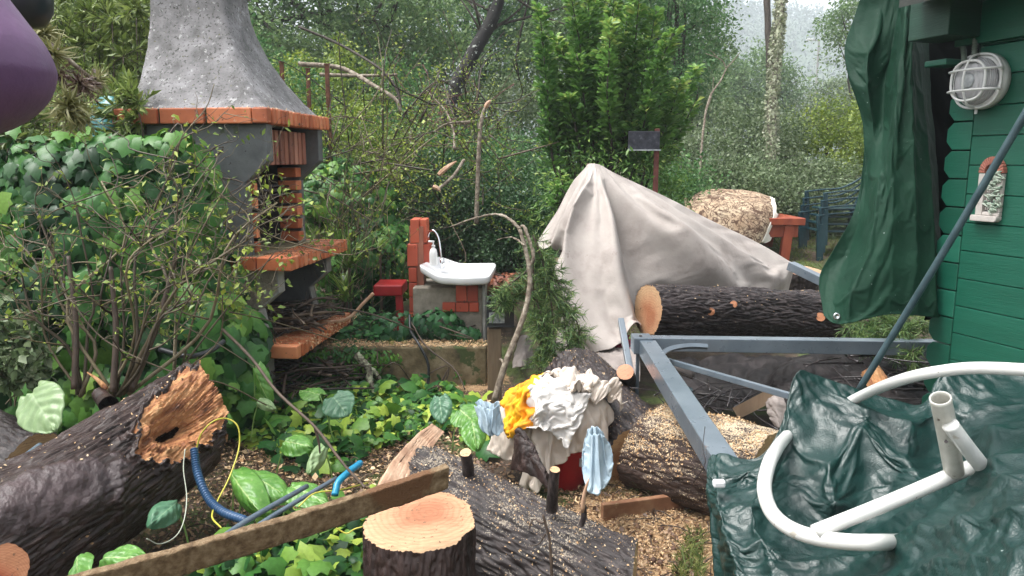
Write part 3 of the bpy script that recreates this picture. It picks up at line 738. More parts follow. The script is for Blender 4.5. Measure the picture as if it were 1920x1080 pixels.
def settled_net(rows, NU, NV, grow, gravity=.3, bend=.05, frames=22, every=(1, 1), edges=(1, 1, 1, 1), tension=15):
    """a control net held at its own control points while the cloth between them buckles and sags"""
    G = net(rows, NU, NV); pin = np.zeros((NV, NU))
    for e_, sl in zip(edges, ((0, slice(None)), (-1, slice(None)), (slice(None), 0), (slice(None), -1))):
        if e_: pin[sl] = 1
    rr = np.linspace(0, NV - 1, len(rows)).astype(int)[::every[1]]; cc = np.linspace(0, NU - 1, len(rows[0])).astype(int)[::every[0]]
    for r in rr:
        for c in cc: pin[r, c] = 1
    V = settle(G.reshape(-1, 3), grid_vf(NU, NV), frames, pin.ravel(), grow=grow, gravity=gravity, bend=bend, tension=tension)
    if not np.isfinite(V).all() or np.abs(V - G.reshape(-1, 3)).max() > .6: return G
    return V.reshape(NV, NU, 3)
def cloth2(name, G, mat, parent, thick=.003):
    o = cloth(name, G, mat, parent, thick); o.modifiers.clear()
    m = o.modifiers.new('smooth', 'SUBSURF'); m.levels = 1; m.render_levels = 1
    m = o.modifiers.new('thickness', 'SOLIDIFY'); m.thickness = thick; m.offset = 0; return o
# ================================================================== GROUND
def axis_coords(lo, a, b, hi, fine, grow=1.18):
    mid = list(np.arange(a, b, fine)); s = fine; v = b
    while v < hi: mid.append(v); s *= grow; v += s
    mid.append(hi); left = []; s = fine; v = a - fine
    while v > lo: left.append(v); s *= grow; v -= s
    left.append(lo); return np.array(left[::-1] + mid)
gx = axis_coords(-500, -3.6, 3.4, 500, 0.035); gy = axis_coords(-40, 1.6, 7.2, 900, 0.035)
GX, GY = np.meshgrid(gx, gy)
GH = ground_h(GX, GY)
near = (np.abs(GX) < 4) & (GY > 1) & (GY < 8)
GH = GH + np.where(near, 0.012 * fbm(np.stack([GX * 9, GY * 9, GX * 0], -1).reshape(-1, 3), 3).reshape(GX.shape), 0)
m, nt, b, out = _new('earth_and_litter')
v = _coord(nt)
earth = _ramp(nt, [(0.25, (0.022, 0.014, 0.009)), (0.5, (0.065, 0.042, 0.026)), (0.75, (0.15, 0.105, 0.065))], _noise(nt, v, 16, 7, 0.7))
moss = _ramp(nt, [(0.3, (0.035, 0.06, 0.012)), (0.7, (0.11, 0.15, 0.03))], _noise(nt, v, 40, 5))
dust = _ramp(nt, [(0.3, (0.22, 0.115, 0.055)), (0.48, (0.42, 0.255, 0.13)), (0.62, (0.56, 0.39, 0.22)), (0.8, (0.66, 0.5, 0.3))], _noise(nt, v, 70, 5, 0.7))
at = nt.nodes.new('ShaderNodeAttribute'); at.attribute_name = 'tint'
mossw = _ramp(nt, [(0.5, (0, 0, 0)), (0.6, (1, 1, 1))], _noise(nt, v, 2.3, 4))
c = _mix(nt, mossw, earth, moss)
edge = _math(nt, 'ADD', at.outputs['Fac'], _math(nt, 'MULTIPLY', _math(nt, 'SUBTRACT', _noise(nt, v, 11, 5, 0.7), 0.5), 1.3))
dw = _ramp(nt, [(0.5, (0, 0, 0)), (0.62, (1, 1, 1))], edge)
c = _mix(nt, dw, c, dust)
nt.links.new(c, b.inputs['Base Color']); b.inputs['Roughness'].default_value = 0.75
n1 = _bump(nt, b, _noise(nt, v, 14, 8, 0.75), 0.8, 0.05)
_bump(nt, b, _noise(nt, v, 110, 4, 0.7), 0.7, 0.008, n1)
# where sawdust has been thrown: around the saw work
def blob(px, py, r):
    p = gp(px, py); return np.exp(-((GX - p[0]) ** 2 + (GY - p[1]) ** 2) / r ** 2)
DUST = [(1230, 1010, 0.34), (1200, 940, 0.28), (1280, 1060, 0.3), (860, 715, 0.22), (780, 730, 0.25), (880, 760, 0.2), (720, 810, 0.16), (640, 870, 0.15), (560, 940, 0.13), (1330, 1000, 0.3)]
dw_ = sum(blob(*q) for q in DUST)
p = P(780, 645, 5.4)
dw_ = dw_ + np.exp(-((GX - p[0]) ** 2 / 0.5 + (GY - p[1]) ** 2 / 0.02))
g = mob('ground', np.stack([GX, GY, GH], -1).reshape(-1, 3), grid_vf(len(gx), len(gy)), m, smooth=True, tint=np.clip(dw_, 0, 1).ravel())
g['kind'] = 'structure'

# far hill across the valley
hx = np.linspace(-420, 420, 150); hy = np.linspace(170, 640, 60)
HX, HY = np.meshgrid(hx, hy)
hh = 92 * sstep(170, 520, HY) * (1 + 0.10 * np.sin(HX * 0.011 + 1.0)) - 3
hh = hh + 2.5 * fbm(np.stack([HX * 0.05, HY * 0.05, HX * 0], -1).reshape(-1, 3), 4).reshape(HX.shape)
def hill_z(x, y):
    return 92 * sstep(170, 520, y) * (1 + 0.10 * np.sin(x * 0.011 + 1.0)) - 3
hm = pm('hillside', [(0.3, (0.03, 0.055, 0.035)), (0.7, (0.08, 0.11, 0.06))], 0.06, 0.95, 0.5, 0.5, 0.4)
h = mob('hill', np.stack([HX, HY, hh], -1).reshape(-1, 3), grid_vf(150, 60), hm); h['kind'] = 'structure'
rs = np.random.RandomState(3)
n = 2200
fx = rs.uniform(-60, 260, n); fy = rs.uniform(175, 530, n)
fc = np.stack([fx, fy, hill_z(fx, fy) + 4], -1)
C, s, D, N, idx = clump_leaves(rs, fc, 2.5 + 3.0 * rs.rand(n), 22, 1.8, 1.3)
w = leaves('far_forest', C, s, D, N, T_OVAL, M['farwood'], None, rs)
tag(w, 'misty forest covering the far hillside', 'forest', kind='stuff')

# ================================================================== BACKGROUND TREES AND SHRUBS
def at(px, Y):                    # ground point on the sight column px at distance Y
    x = (px - 960) / FOC * (Y * 1.0) / CP * 1.0
    return np.array([x, Y, gz(x, Y)])
def zat(py, Y):                   # height seen at row py at distance Y
    a = math.atan((540 - py) / FOC) - PITCH
    return CAM_H + Y * math.tan(a)
def shrub(px, Y, ptop, pw, n, per, leaf, tmpl, mat, label, seed, name='shrub', cat='shrub', group=None, cr=0.3, depth=1.0, low=None, bark='bark_far', **kw):
    b = at(px, Y); zt = zat(ptop, Y); z0 = b[2] if low is None else zat(low, Y)
    rx = pw / 2 / FOC * Y
    return plant(name, label, cat, b, (b[0], b[1], (zt + z0) / 2), (rx, depth, (zt - z0) / 2), n, per, leaf, tmpl, M[mat], seed,
                 trunk_r=kw.pop('tr', 0.04), clump_r=cr, group=group, bark=bark, **kw)

G_BACK = 'trees of the misty wood behind'
# deep row
deep = [(-60, 17, -160, 520, 'oak_dark', 'grey green tree in the wood behind, leftmost above the ivy'),
        (330, 19, -200, 520, 'oak', 'grey green tree in the wood behind the chimney hood'),
        (640, 18, -220, 480, 'oak', 'pale grey green oak in the wood right of the chimney hood'),
        (880, 22, -240, 480, 'oak_dark', 'dark misty oak in the wood behind the leaning trunk'),
        (1150, 20, -220, 420, 'oak', 'grey oak crown behind the tall bright green shrub')]
for k, (px, Y, top, w_, mt, lb) in enumerate(deep):
    shrub(px, Y, top, w_, 200, 260, 0.10, T_OVAL, mt, lb, 100 + k, 'oak_tree', 'tree', G_BACK, 0.75, 2.2, low=330, tr=0.17, limbs=14, shell=0.3)
shrub(1585, 26, -60, 150, 60, 130, 0.11, T_OVAL, 'oak', 'thin leaved tree in mist beside the top of the hanging tarpaulin', 121, 'oak_tree', 'tree', G_BACK, 0.6, 1.4, low=150, tr=0.12, limbs=16)
shrub(1250, 15, -120, 170, 80, 130, 0.075, T_OVAL, 'oak_dark', 'dark leafy boughs hanging into the top of the view left of the hill', 122, 'oak_tree', 'tree', G_BACK, 0.5, 1.2, low=210, tr=0.10, limbs=18)
shrub(1375, 42, 100, 200, 130, 150, 0.17, T_OVAL, 'oak', 'round misty tree in front of the far hill', 123, 'round_tree', 'tree', G_BACK, 1.1, 3, low=240, tr=0.2)
shrub(1560, 46, 160, 260, 110, 150, 0.18, T_OVAL, 'silver', 'low misty tree line at the foot of the hill', 124, 'round_tree', 'tree', G_BACK, 1.1, 3, low=260, tr=0.2)
shrub(1285, 34, 125, 110, 90, 130, 0.15, T_OVAL, 'oak', 'grey misty tree just right of the tall bright green shrub', 125, 'round_tree', 'tree', G_BACK, 0.9, 2, low=250, tr=0.2)

G_MID = 'shrubs of the thicket behind the garden'
mid = [ # px, Y, top, width, nclump, per, leaf, tmpl, mat, label
    (40, 9.5, 30, 340, 90, 150, 0.06, T_OVAL, 'oak_dark', 'dark green shrub behind the purple ornament'),
    (215, 8.5, 60, 250, 80, 150, 0.055, T_OVAL, 'olive', 'olive green bush left of the chimney hood'),
    (480, 12, 40, 230, 70, 150, 0.06, T_OVAL, 'oak_dark', 'dark green bush just right of the chimney hood'),
    (620, 11, 90, 260, 80, 160, 0.055, T_OVAL, 'olive', 'yellow green thicket behind the rusty fence posts'),
    (760, 11.5, 120, 260, 80, 160, 0.055, T_OVAL, 'oak_dark', 'green bush left of the leaning trunk'),
    (930, 12, 100, 260, 80, 160, 0.055, T_OVAL, 'silver', 'silvery grey bush right of the leaning trunk'),
    (1010, 10, 250, 240, 70, 160, 0.05, T_OVAL, 'dark', 'deep green bush at the foot of the tall bright shrub'),
    (1300, 11, 225, 230, 90, 160, 0.05, T_OVAL, 'silver', 'silvery leaved bush behind the dark panel on its post'),
    (1400, 12, 185, 230, 100, 170, 0.052, T_OVAL, 'silver', 'grey green bush left of the lichened trunk'),
    (1530, 12.5, 170, 230, 90, 160, 0.052, T_OVAL, 'olive', 'yellow green bush right of the lichened trunk'),
    (1620, 11.5, 150, 160, 70, 160, 0.05, T_OVAL, 'olive', 'yellow green bush behind the hanging tarpaulin'),
    (1390, 10.2, 290, 260, 90, 160, 0.045, T_OVAL, 'silver', 'silvery hedge shrub behind the patterned blanket'),
    (1550, 10.6, 300, 230, 80, 160, 0.045, T_OVAL, 'silver', 'grey hedge shrub behind the stacked chairs'),
    (1240, 9.6, 300, 160, 60, 150, 0.045, T_OVAL, 'oak_dark', 'leafy green bush right behind the pale canvas sheet')]
for k, (px, Y, top, w_, nc, per, lf, tm, mt, lb) in enumerate(mid):
    shrub(px, Y, top, w_, nc, per, lf, tm, mt, lb, 140 + k, 'thicket_shrub', 'shrub', G_MID, 0.33, 0.9, tr=0.04, limbs=9, shell=0.35, twigs=1, low=None)
# dark evergreen hedge bushes between the sink and the sheet
hed = [(840, 8.4, 290, 260, 'dark_evergreen', 'dark small leaved evergreen bush behind the washbasin'),
       (980, 8.0, 330, 220, 'x', 'dark small leaved evergreen bush left of the pale canvas sheet'),
       (700, 8.6, 330, 200, 'x', 'dark evergreen bush behind the palm fronds beside the barbecue')]
for k, (px, Y, top, w_, _, lb) in enumerate(hed):
    shrub(px, Y, top, w_, 90, 210, 0.036, T_OVAL, 'dark', lb, 170 + k, 'evergreen_bush', 'bush', 'dark evergreen bushes', 0.28, 0.7, tr=0.04, limbs=10, shell=0.4)

# tall bright green shrub: upright shoots with whorls of narrow leaves
def shoots(name, label, px, Y, specs, mat, seed, leaf=0.075, per=300):
    rs = np.random.RandomState(seed); b = at(px, Y); t = thing(name, label, 'shrub', b)
    Cs, Ss, Ds, Ns, Ts = [], [], [], [], []; mb = MB()
    for (tx, ty, bx, by, dy) in specs:
        top = np.array([(tx - 960) / FOC * (Y + dy) / CP, Y + dy, zat(ty, Y + dy)])
        bot = np.array([(bx - 960) / FOC * (Y + dy * .5) / CP, Y + dy * 0.5, zat(by, Y)])
        pts = spline([b + np.array([0, 0, .05]), bot, (bot + top) / 2 + rs.normal(size=3) * 0.05, top], 30)
        mb.tube(pts, np.linspace(0.018, 0.004, 30), 5)
        L = np.linalg.norm(top - bot); n = int(per * L)
        tpar = 0.36 + 0.64 * rs.rand(n); q = tpar * 29; i = np.minimum(q.astype(int), 28); f = (q - i)[:, None]
        c = pts[i] * (1 - f) + pts[i + 1] * f
        a = rs.rand(n) * 6.283; outv = np.stack([np.cos(a), np.sin(a), np.zeros(n)], -1)
        wid = (0.04 + 0.12 * (1 - tpar))[:, None]
        Cs.append(c + outv * wid * rs.rand(n)[:, None]); Ss.append(leaf * (0.7 + 0.6 * rs.rand(n)))
        Ds.append(outv + np.array([0, 0, 0.45]) + rs.normal(size=(n, 3)) * 0.25); Ns.append(np.array([0, 0, 1.0]) - outv * 0.4 + rs.normal(size=(n, 3)) * 0.45)
        Ts.append(0.05 + 0.5 * rs.rand(n) + 0.55 * (tpar > 0.88) * rs.rand(n) + .25 * (rs.rand() - .5))
    mb.build('stem', M['bark_far'], t, smooth=True)
    leaves('foliage', np.concatenate(Cs), np.concatenate(Ss), np.concatenate(Ds), np.concatenate(Ns), T_OBOV, M[mat], t, rs, tint=np.concatenate(Ts))
    return t
sp = []
rs = np.random.RandomState(5)
for tx, ty in [(1008, 10), (1035, 70), (1062, -20), (1090, 20), (1112, -40), (1140, -10), (1165, 10), (1185, -30), (1120, 90), (1075, 100), (1045, 150), (1150, 80), (1195, 70),
               (1225, 110), (1248, 55), (1262, 150), (1290, 125), (1060, 180), (1100, 170), (1130, 170), (1165, 160), (1205, 190), (1240, 210), (1180, 230), (1030, 210), (1010, 160), (1290, 190),
               (1215, 20), (1095, -30), (1135, 40), (1175, 100), (1015, 90)]:
    sp.append((tx, ty, 1120 + (tx - 1130) * 0.55 + rs.uniform(-20, 20), 300 + rs.uniform(-30, 40), rs.uniform(-0.35, 0.45)))
shoots('tall_shrub', 'tall bright green shrub with upright leafy shoots behind the canvas sheet', 1130, 7.4, sp, 'bright', 9, 0.075, 430)
shrub(1130, 7.5, 210, 300, 70, 150, 0.06, T_NARROW, 'bright', 'leafy green undergrowth at the base of the tall bright shrub', 180, 'undergrowth', 'shrub', None, 0.26, 0.5, tr=0.03)
shoots('young_shoot', 'small bright green leafy shoot just left of the top of the canvas sheet', 1048, 6.9, [(1045, 318, 1048, 400, 0), (1056, 338, 1050, 400, .05), (1036, 345, 1046, 400, -.05)], 'bright', 10, 0.06, 320)

# leaning trunk with lichen
base = at(840, 9.7)
t = thing('leaning_tree', 'dark leaning trunk with white lichen patches in the thicket', 'tree', base)
pts = spline([base, P(846, 205, 9.7), P(882, 110, 9.75), P(925, 30, 9.8), P(960, -90, 10), P(990, -260, 10.3)], 50)
V, F = tube_vf(pts, np.interp(np.linspace(0, 1, 50), [0, .3, 1], [.11, .10, .06]), 16); V = V + 0.02 * fbm(V * 9, 3)[:, None]
mob('trunk', V, F, pm('dark_trunk_white_lichen', [(0.3, (0.004, 0.0035, 0.0035)), (0.7, (0.015, 0.013, 0.012))], 14, 0.8, 0.7, 40, 0.01, spots=((0.42, 0.44, 0.40), 12, 0.6)), t)
rs = np.random.RandomState(31)
cc = P(960, -140, 10.6) + rs.normal(size=(70, 3)) * np.array([1.6, 1.0, 0.9])
C, s, D, N, idx = clump_leaves(rs, cc, 0.3 + 0.4 * rs.rand(70), 150, 0.07)
leaves('crown', C, s, D, N, T_OVAL, M['oak'], t, rs)
mb = MB()
for k in range(20):
    a = pts[rs.randint(25, 48)]; mb.tube(spline([a, (a + cc[k]) / 2 + rs.normal(size=3) * .15, cc[k]], 8), np.linspace(.02, .005, 8), 5)
mb.build('branch', M['bark_far'], t, smooth=True)

# lichened trunk and dark trunk on the right
def trunk_thing(name, label, ctrl, r0, r1, mat, seed, leafmat_=None, nleaf=0, lsz=0.03):
    base = ctrl[0]; t = thing(name, label, 'tree', base)
    pts = spline(ctrl, 40); V, F = tube_vf(pts, np.linspace(r0, r1, 40), 18); V = V + 0.018 * fbm(V * 11 + seed, 3)[:, None]
    mob('trunk', V, F, mat, t); rs = np.random.RandomState(seed)
    if nleaf:
        i = rs.randint(0, 39, nleaf); f = rs.rand(nleaf)[:, None]; c = pts[i] * (1 - f) + pts[i + 1] * f
        o = rnd(rs, nleaf); o[:, 2] *= .2; o = nrm(o)
        rr = np.interp(i, [0, 39], [r0, r1])[:, None]
        leaves('lichen', c + o * rr * (0.9 + 0.5 * rs.rand(nleaf)[:, None]), lsz * (0.6 + rs.rand(nleaf)), rnd(rs, nleaf) + o, o + rnd(rs, nleaf) * .5, T_HEART, leafmat_, t, rs)
    cc = pts[-1] + rs.normal(size=(40, 3)) * np.array([1.3, 1.0, 0.5]) + np.array([0, 0, 1.2])
    C, s, D, N, idx = clump_leaves(rs, cc, 0.3 + 0.3 * rs.rand(40), 90, 0.07)
    leaves('crown', C, s, D, N, T_OVAL, M['oak_dark'], t, rs)
    return t
lich = leafmat('pale_lichen', [(0.20, 0.24, 0.13), (0.36, 0.39, 0.26), (0.52, 0.54, 0.42)], 0.85, 0.1)
trunk_thing('lichened_tree', 'slim trunk thickly covered in pale green lichen', [at(1440, 10.4), P(1446, 260, 10.6), P(1452, 120, 10.8), P(1464, 0, 11), P(1470, -220, 11.4)], 0.075, 0.06, M['lichen_bark'], 41, lich, 2600, 0.035)
trunk_thing('dark_tree', 'slim dark bare trunk just behind the lichened trunk', [at(1446, 11.6), P(1444, 230, 11.8), P(1443, 120, 12), P(1438, 0, 12.2), P(1434, -220, 12.5)], 0.06, 0.05, M['bark_far'], 42)
# bare snag with forked twigs
t = thing('bare_sapling', 'leafless forked sapling in front of the misty trees', 'sapling', at(1345, 9.6))
mb = MB()
for pl, r in (([at(1300, 9.6), P(1322, 215, 9.8), P(1352, 150, 9.9), P(1362, 128, 9.9)], .018), ([P(1362, 128, 9.9), P(1352, 112, 9.9), P(1323, 100, 9.9)], .009),
              ([P(1362, 128, 9.9), P(1378, 110, 9.9), P(1388, 98, 9.9)], .009), ([P(1350, 112, 9.9), P(1336, 98, 9.9), P(1330, 92, 9.9)], .006), ([P(1322, 215, 9.8), P(1334, 180, 9.8), P(1338, 145, 9.8)], .007)):
    mb.tube(spline(pl, 12), np.linspace(r, r * .5, 12), 6)
mb.build('branch', M['dead_bark'], t, smooth=True)
# distant street lamp
b_ = np.array([(1513 - 960) / FOC * 95, 95, 0.5]); t = thing('street_lamp', 'thin pale street lamp far off in the mist', 'street lamp', b_)
mb = MB(); zt = zat(75, 95); mb.tube([b_ * [1, 1, 0], (b_[0], 95, zt)], 0.14, 8); mb.build('pole', M['conc_edge'], t)
mb = MB(); mb.tube([(b_[0], 95, zt - .1), (b_[0] - .9, 95, zt + .05)], 0.08, 6); mb.build('arm', M['conc_edge'], t)
mb = MB(); mb.box((b_[0] - 1.6, 94.8, zt - .02), (b_[0] - .8, 95.2, zt + .16)); mb.build('lamp_head', M['ceramic'], t, bevel=.05)

# knotty small tree left of the hood
t = thing('knotted_tree', 'small tree with dark twisting branches left of the chimney hood', 'tree', at(205, 6.2))
mb = MB()
for pl, r in (([at(205, 6.2), P(208, 200, 6.3), P(205, 140, 6.3), P(196, 108, 6.3)], .045), ([P(196, 108, 6.3), P(182, 85, 6.3), P(181, 60, 6.3), P(160, 48, 6.2)], .018),
              ([P(198, 108, 6.3), P(212, 90, 6.3), P(212, 62, 6.3), P(232, 40, 6.3)], .018), ([P(181, 66, 6.3), P(198, 52, 6.3), P(205, 30, 6.4)], .011),
              ([P(196, 108, 6.3), P(180, 100, 6.2), P(172, 92, 6.2)], .011), ([P(212, 62, 6.3), P(228, 55, 6.3), P(262, 62, 6.4)], .008), ([P(150, 10, 6.2), P(180, 32, 6.2), P(215, 36, 6.3)], .008)):
    mb.tube(spline(pl, 14), np.linspace(r, r * .5, 14), 8)
mb.build('trunk', M['dead_bark'], t, smooth=True)
rs = np.random.RandomState(61)
cc = np.concatenate([P(235, 110, 6.3) + rs.normal(size=(28, 3)) * .22, P(120, 60, 6.1) + rs.normal(size=(26, 3)) * .25, P(190, 10, 6.4) + rs.normal(size=(26, 3)) * .25])
C, s, D, N, idx = clump_leaves(rs, cc, np.full(len(cc), .17), 130, 0.05)
leaves('crown', C, s, D, N, T_NARROW, M['needle'], t, rs)

# scrub of dry brambles and broken branches behind the sink
def tangle(name, label, cat, region, n, Y0, Y1, mat, seed, r=(.003, .009), ln=(0.3, 1.0), curve=.25, up=.5, kind=None, group=None, part='stem', lean=(0, 0, 0), leafm=None, nleaf=0, lsz=.03, tmpl=T_OVAL):
    rs = np.random.RandomState(seed); x0, x1, y0, y1 = region
    t = thing(name, label, cat, at((x0 + x1) / 2, (Y0 + Y1) / 2), group=group, kind=kind); mb = MB(); ends = []
    for k in range(n):
        px, py = rs.uniform(x0, x1), rs.uniform(y0, y1); d = rs.uniform(Y0, Y1); a = P(px, py, d)
        v_ = nrm(rs.normal(size=3) + np.array([0, 0, up]) + np.array(lean)) * rs.uniform(*ln)
        b = a + v_; c_ = (a + b) / 2 + rs.normal(size=3) * curve * np.linalg.norm(v_)
        b[2] = max(b[2], gz(b[0], b[1]) + .01)
        s_ = spline([a, c_, b], 9); rr = rs.uniform(*r); mb.tube(s_, np.linspace(rr, rr * .4, 9), 4, tint=rs.rand()); ends.append(s_)
    mb.build(part, mat, t, smooth=True)
    if nleaf:
        E = np.concatenate(ends); i = rs.randint(0, len(E), nleaf)
        leaves('foliage', E[i] + rs.normal(size=(nleaf, 3)) * .03, lsz * (.6 + .8 * rs.rand(nleaf)), rnd(rs, nleaf), rnd(rs, nleaf) * .8 + [0, 0, .6], tmpl, leafm, t, rs)
    return t
tangle('dry_scrub', 'tangle of brown dry brambles behind the washbasin', 'scrub', (620, 940, 170, 420), 190, 7.0, 8.4, M['twig'], 71, nleaf=7000, leafm=M['olive'], lsz=.03)
tangle('dry_scrub', 'brown leafless bramble stems rising right of the barbecue', 'scrub', (590, 760, 250, 560), 120, 6.2, 7.2, M['twig_green'], 72, nleaf=2500, leafm=M['olive'], lsz=.035, ln=(.4, 1.2))
tangle('red_scrub', 'reddish thin stems at the foot of the leaning trunk', 'scrub', (790, 860, 190, 270), 60, 9.2, 9.8, pm('reddish_twig', [(0.3, (0.12, 0.03, 0.04)), (0.7, (0.26, 0.09, 0.09))], 12, 0.6, 0.2), 73, r=(.003, .006))
# greenery filling the gap between the barbecue and the tall shrub
for k, (px, Y, top, w_, mt, lb) in enumerate(((680, 8.8, 215, 230, 'olive', 'yellow green bush behind the rusty fence wires'), (770, 9.4, 190, 230, 'oak_dark', 'green bush behind the broken boughs'), (905, 9.2, 235, 230, 'oak_dark', 'green bush in front of the leaning trunk foot'), (570, 9.2, 150, 180, 'oak_dark', 'green bush close behind the hood'))):
    shrub(px, Y, top, w_, 90, 190, .045, T_OVAL, mt, lb, 190 + k, 'thicket_shrub', 'shrub', G_MID, .3, .7, tr=.03, limbs=8, shell=.35)
# broken limbs lying over the brambles
def limb(name, label, lines, mat, base=None, cat='branch', part='stem', extra=None, rough=.004):
    t = thing(name, label, cat, lines[0][0][0] if base is None else base); mb = MB()
    for pl, r0, r1 in lines:
        n = 8 + 6 * len(pl); V, F = tube_vf(spline(pl, n), np.linspace(r0, r1, n), 9)
        V = V + rough * fbm(V * 60, 2)[:, None]; mb.add(V, F, .5)
    mb.build(part, mat, t, smooth=True); return t
limb('broken_branch', 'pale curved bough arching over the brambles right of the hood', [([P(560, 120, 7.6), P(640, 128, 7.6), P(700, 160, 7.4), P(740, 185, 7.3), P(752, 210, 7.3)], .026, .016)], M['dead_bark'])
limb('broken_branch', 'straight pale level bough just below the curved one', [([P(600, 140, 7.5), P(680, 142, 7.5), P(745, 140, 7.5)], .02, .012)], M['dead_bark'])
limb('broken_branch', 'long thin dark bough sloping over the wood behind', [([P(560, 50, 7.9), P(640, 85, 7.8), P(720, 135, 7.5), P(748, 180, 7.4), P(750, 215, 7.4)], .014, .012)], M['bark_far'])
limb('broken_branch', 'bare bent twig branch over the leaning trunk foot', [([P(810, 250, 7.2), P(840, 232, 7.1), P(890, 228, 7.1)], .010, .012), ([P(852, 280, 7), P(850, 245, 7.1), P(835, 208, 7.3), P(800, 170, 7.4)], .014, .006)], M['dead_bark'])
t = limb('snapped_branch', 'snapped branch with pale torn wood standing in the scrub', [([P(893, 420, 7.1), P(896, 330, 7.05), P(900, 250, 7), P(905, 215, 7), P(912, 200, 7)], .022, .018), ([P(870, 300, 6.9), P(850, 330, 6.8), P(820, 356, 6.7)], .016, .014)], M['dead_bark'])
for k, (a, b) in enumerate(((P(910, 202, 6.97), P(920, 188, 6.95)), (P(822, 328, 6.7), P(856, 302, 6.75)), (P(812, 350, 6.65), P(826, 358, 6.65)))):
    mb = MB(); mb.tube(spline([a, (a + b) / 2 + [0, 0, .008], b], 6), [.018, .024, .022, .02, .014, .004], 6); mb.build('torn_wood', M['pink_bark'], t)

# rusty fence posts with wire
G_F = 'rusty posts of the wire fence'
for k, (px, pt_, pb, lb) in enumerate(((625, 122, 330, 'tall rusty iron fence post right of the chimney hood'), (543, 118, 250, 'short rusty iron fence post close to the chimney hood'), (590, 130, 300, 'rusty iron fence post between the other two'))):
    Y = 7.2 + .3 * k; x = (px - 960) / FOC * Y; t = thing('fence_post', lb, 'fence post', (x, Y, gz(x, Y)), group=G_F)
    mb = MB(); mb.box((x - .018, Y - .018, gz(x, Y) - .05), (x + .018, Y + .018, zat(pt_, Y))); mb.build('post', M['rust'], t, bevel=.003)
    mb = MB(); zt = zat(pt_, Y); mb.box((x - .024, Y - .024, zt), (x + .024, Y + .024, zt + .012)); mb.build('cap', M['rust'], t)
t = thing('wire_fence', 'rusty wire mesh strung between the fence posts', 'fence', at(580, 7.4)); mb = MB()
for k in range(12):
    z = gz(-2, 7.4) + .1 + k * .15; mb.tube([((535 - 960) / FOC * 7.6, 7.6, z), ((640 - 960) / FOC * 7.3, 7.3, z)], .0022, 4)
for k in range(10):
    f = k / 9; x = (535 + 105 * f - 960) / FOC * (7.6 - .3 * f); mb.tube([(x, 7.6 - .3 * f, gz(-2, 7.4)), (x, 7.6 - .3 * f, gz(-2, 7.4) + 1.75)], .0018, 4)
mb.build('mesh', M['rust'], t)

# ivy bank and low plants right of the barbecue
def ivy_mass(name, label, cat, boxes, n, leaf, mat, seed, tmpl=T_IVY, group=None, kind=None, face=(0, -1, 0.3), rad_noise=.15, tint=None, parent=None):
    """leaves over the lumpy surface of ellipsoids: (centre, radii)"""
    rs = np.random.RandomState(seed); Cs, Ns, T_ = [], [], []
    w = np.array([b[1][0] * b[1][2] for b in boxes]); w = (w / w.sum() * n).astype(int)
    for (c, r), k in zip(boxes, w):
        u = rnd(rs, k * 3); f = np.array(face); u = u[(u @ nrm(f)) > -0.45][:k]
        lump = 1 + rad_noise * 2 * fbm(u * 2.6 + seed, 4) - 0.28 * rs.rand(len(u)) ** 2
        Cs.append(np.array(c) + u * np.array(r) * lump[:, None]); Ns.append(nrm(u / np.array(r)))
        T_.append(0.35 + 0.9 * fbm(Cs[-1] * 2.2 + seed, 3) + 0.35 * (rs.rand(len(u)) - .5) + .12 * u[:, 2])
    C = np.concatenate(Cs); N = np.concatenate(Ns); n = len(C)
    hang = np.array([0, 0, -1.0]); D = nrm(hang + rnd(rs, n) * .75); D = D - N * (np.sum(D * N, 1) * .7)[:, None]
    N2 = nrm(N * .8 + np.array(face) * .35 + rnd(rs, n) * .45 + [0, 0, .35])
    s = leaf * (.45 + .85 * rs.rand(n) ** 1.2)
    tt = np.concatenate(T_) if tint is None else rs.rand(n) * tint
    tt = np.where(tt > .82, np.where(rs.rand(n) < .3, tt, .6), tt)
    if parent is not None: return leaves(name, C, s, D, N2, tmpl, mat, parent, rs, tint=tt)
    c0 = boxes[0][0]; t = thing(name, label, cat, (c0[0], c0[1], gz(c0[0], c0[1])), group=group, kind=kind)
    leaves('foliage', C, s, D, N2, tmpl, mat, t, rs, tint=tt)
    mb = MB()
    for q in range(max(3, min(60, n // 60))):
        c, r = boxes[rs.randint(len(boxes))]
        u = rnd(rs, 2); a = np.array(c) + u[0] * np.array(r) * .85; b = np.array(c) + u[1] * np.array(r) * .95
        mb.tube(spline([a, (a + b) / 2 + rs.normal(size=3) * .12, b], 9), np.linspace(.006, .003, 9), 4)
    mb.build('vine', M['twig'], t, smooth=True)
    return t
ivy_mass('ivy_bank', 'bank of small leaved ivy right of the barbecue', 'ivy', [(P(640, 420, 7.0), (.6, .5, .55)), (P(600, 380, 7.2), (.5, .4, .5)), (P(690, 500, 6.6), (.5, .4, .4))], 4200, .075, M['ivy'], 81)
def palm(label, px, py, d, n, L, seed, mat='grass', cat='plant'):
    rs = np.random.RandomState(seed); p = P(px, py, d); b = np.array([p[0], p[1], gz(p[0], p[1])])
    t = thing('spiky_plant', label, cat, b, group=None); a = rs.rand(n) * 6.283; el = rs.uniform(.25, 1.3, n)
    D = np.stack([np.cos(a) * np.cos(el), np.sin(a) * np.cos(el), np.sin(el)], -1)
    leaves('blade', np.repeat(p[None], n, 0) + rs.normal(size=(n, 3)) * .015, L * (.6 + .6 * rs.rand(n)), D, D * 0 + [0, 0, 1.] + rnd(rs, n) * .3, T_BLADE, M[mat], t, rs)
    mb = MB(); mb.tube([b - [0, 0, .03], p], .012, 6); mb.build('stem', M['twig'], t); return t
palm('spiky green grass clump right of the barbecue shelf, front one', 655, 500, 5.9, 34, .34, 82)
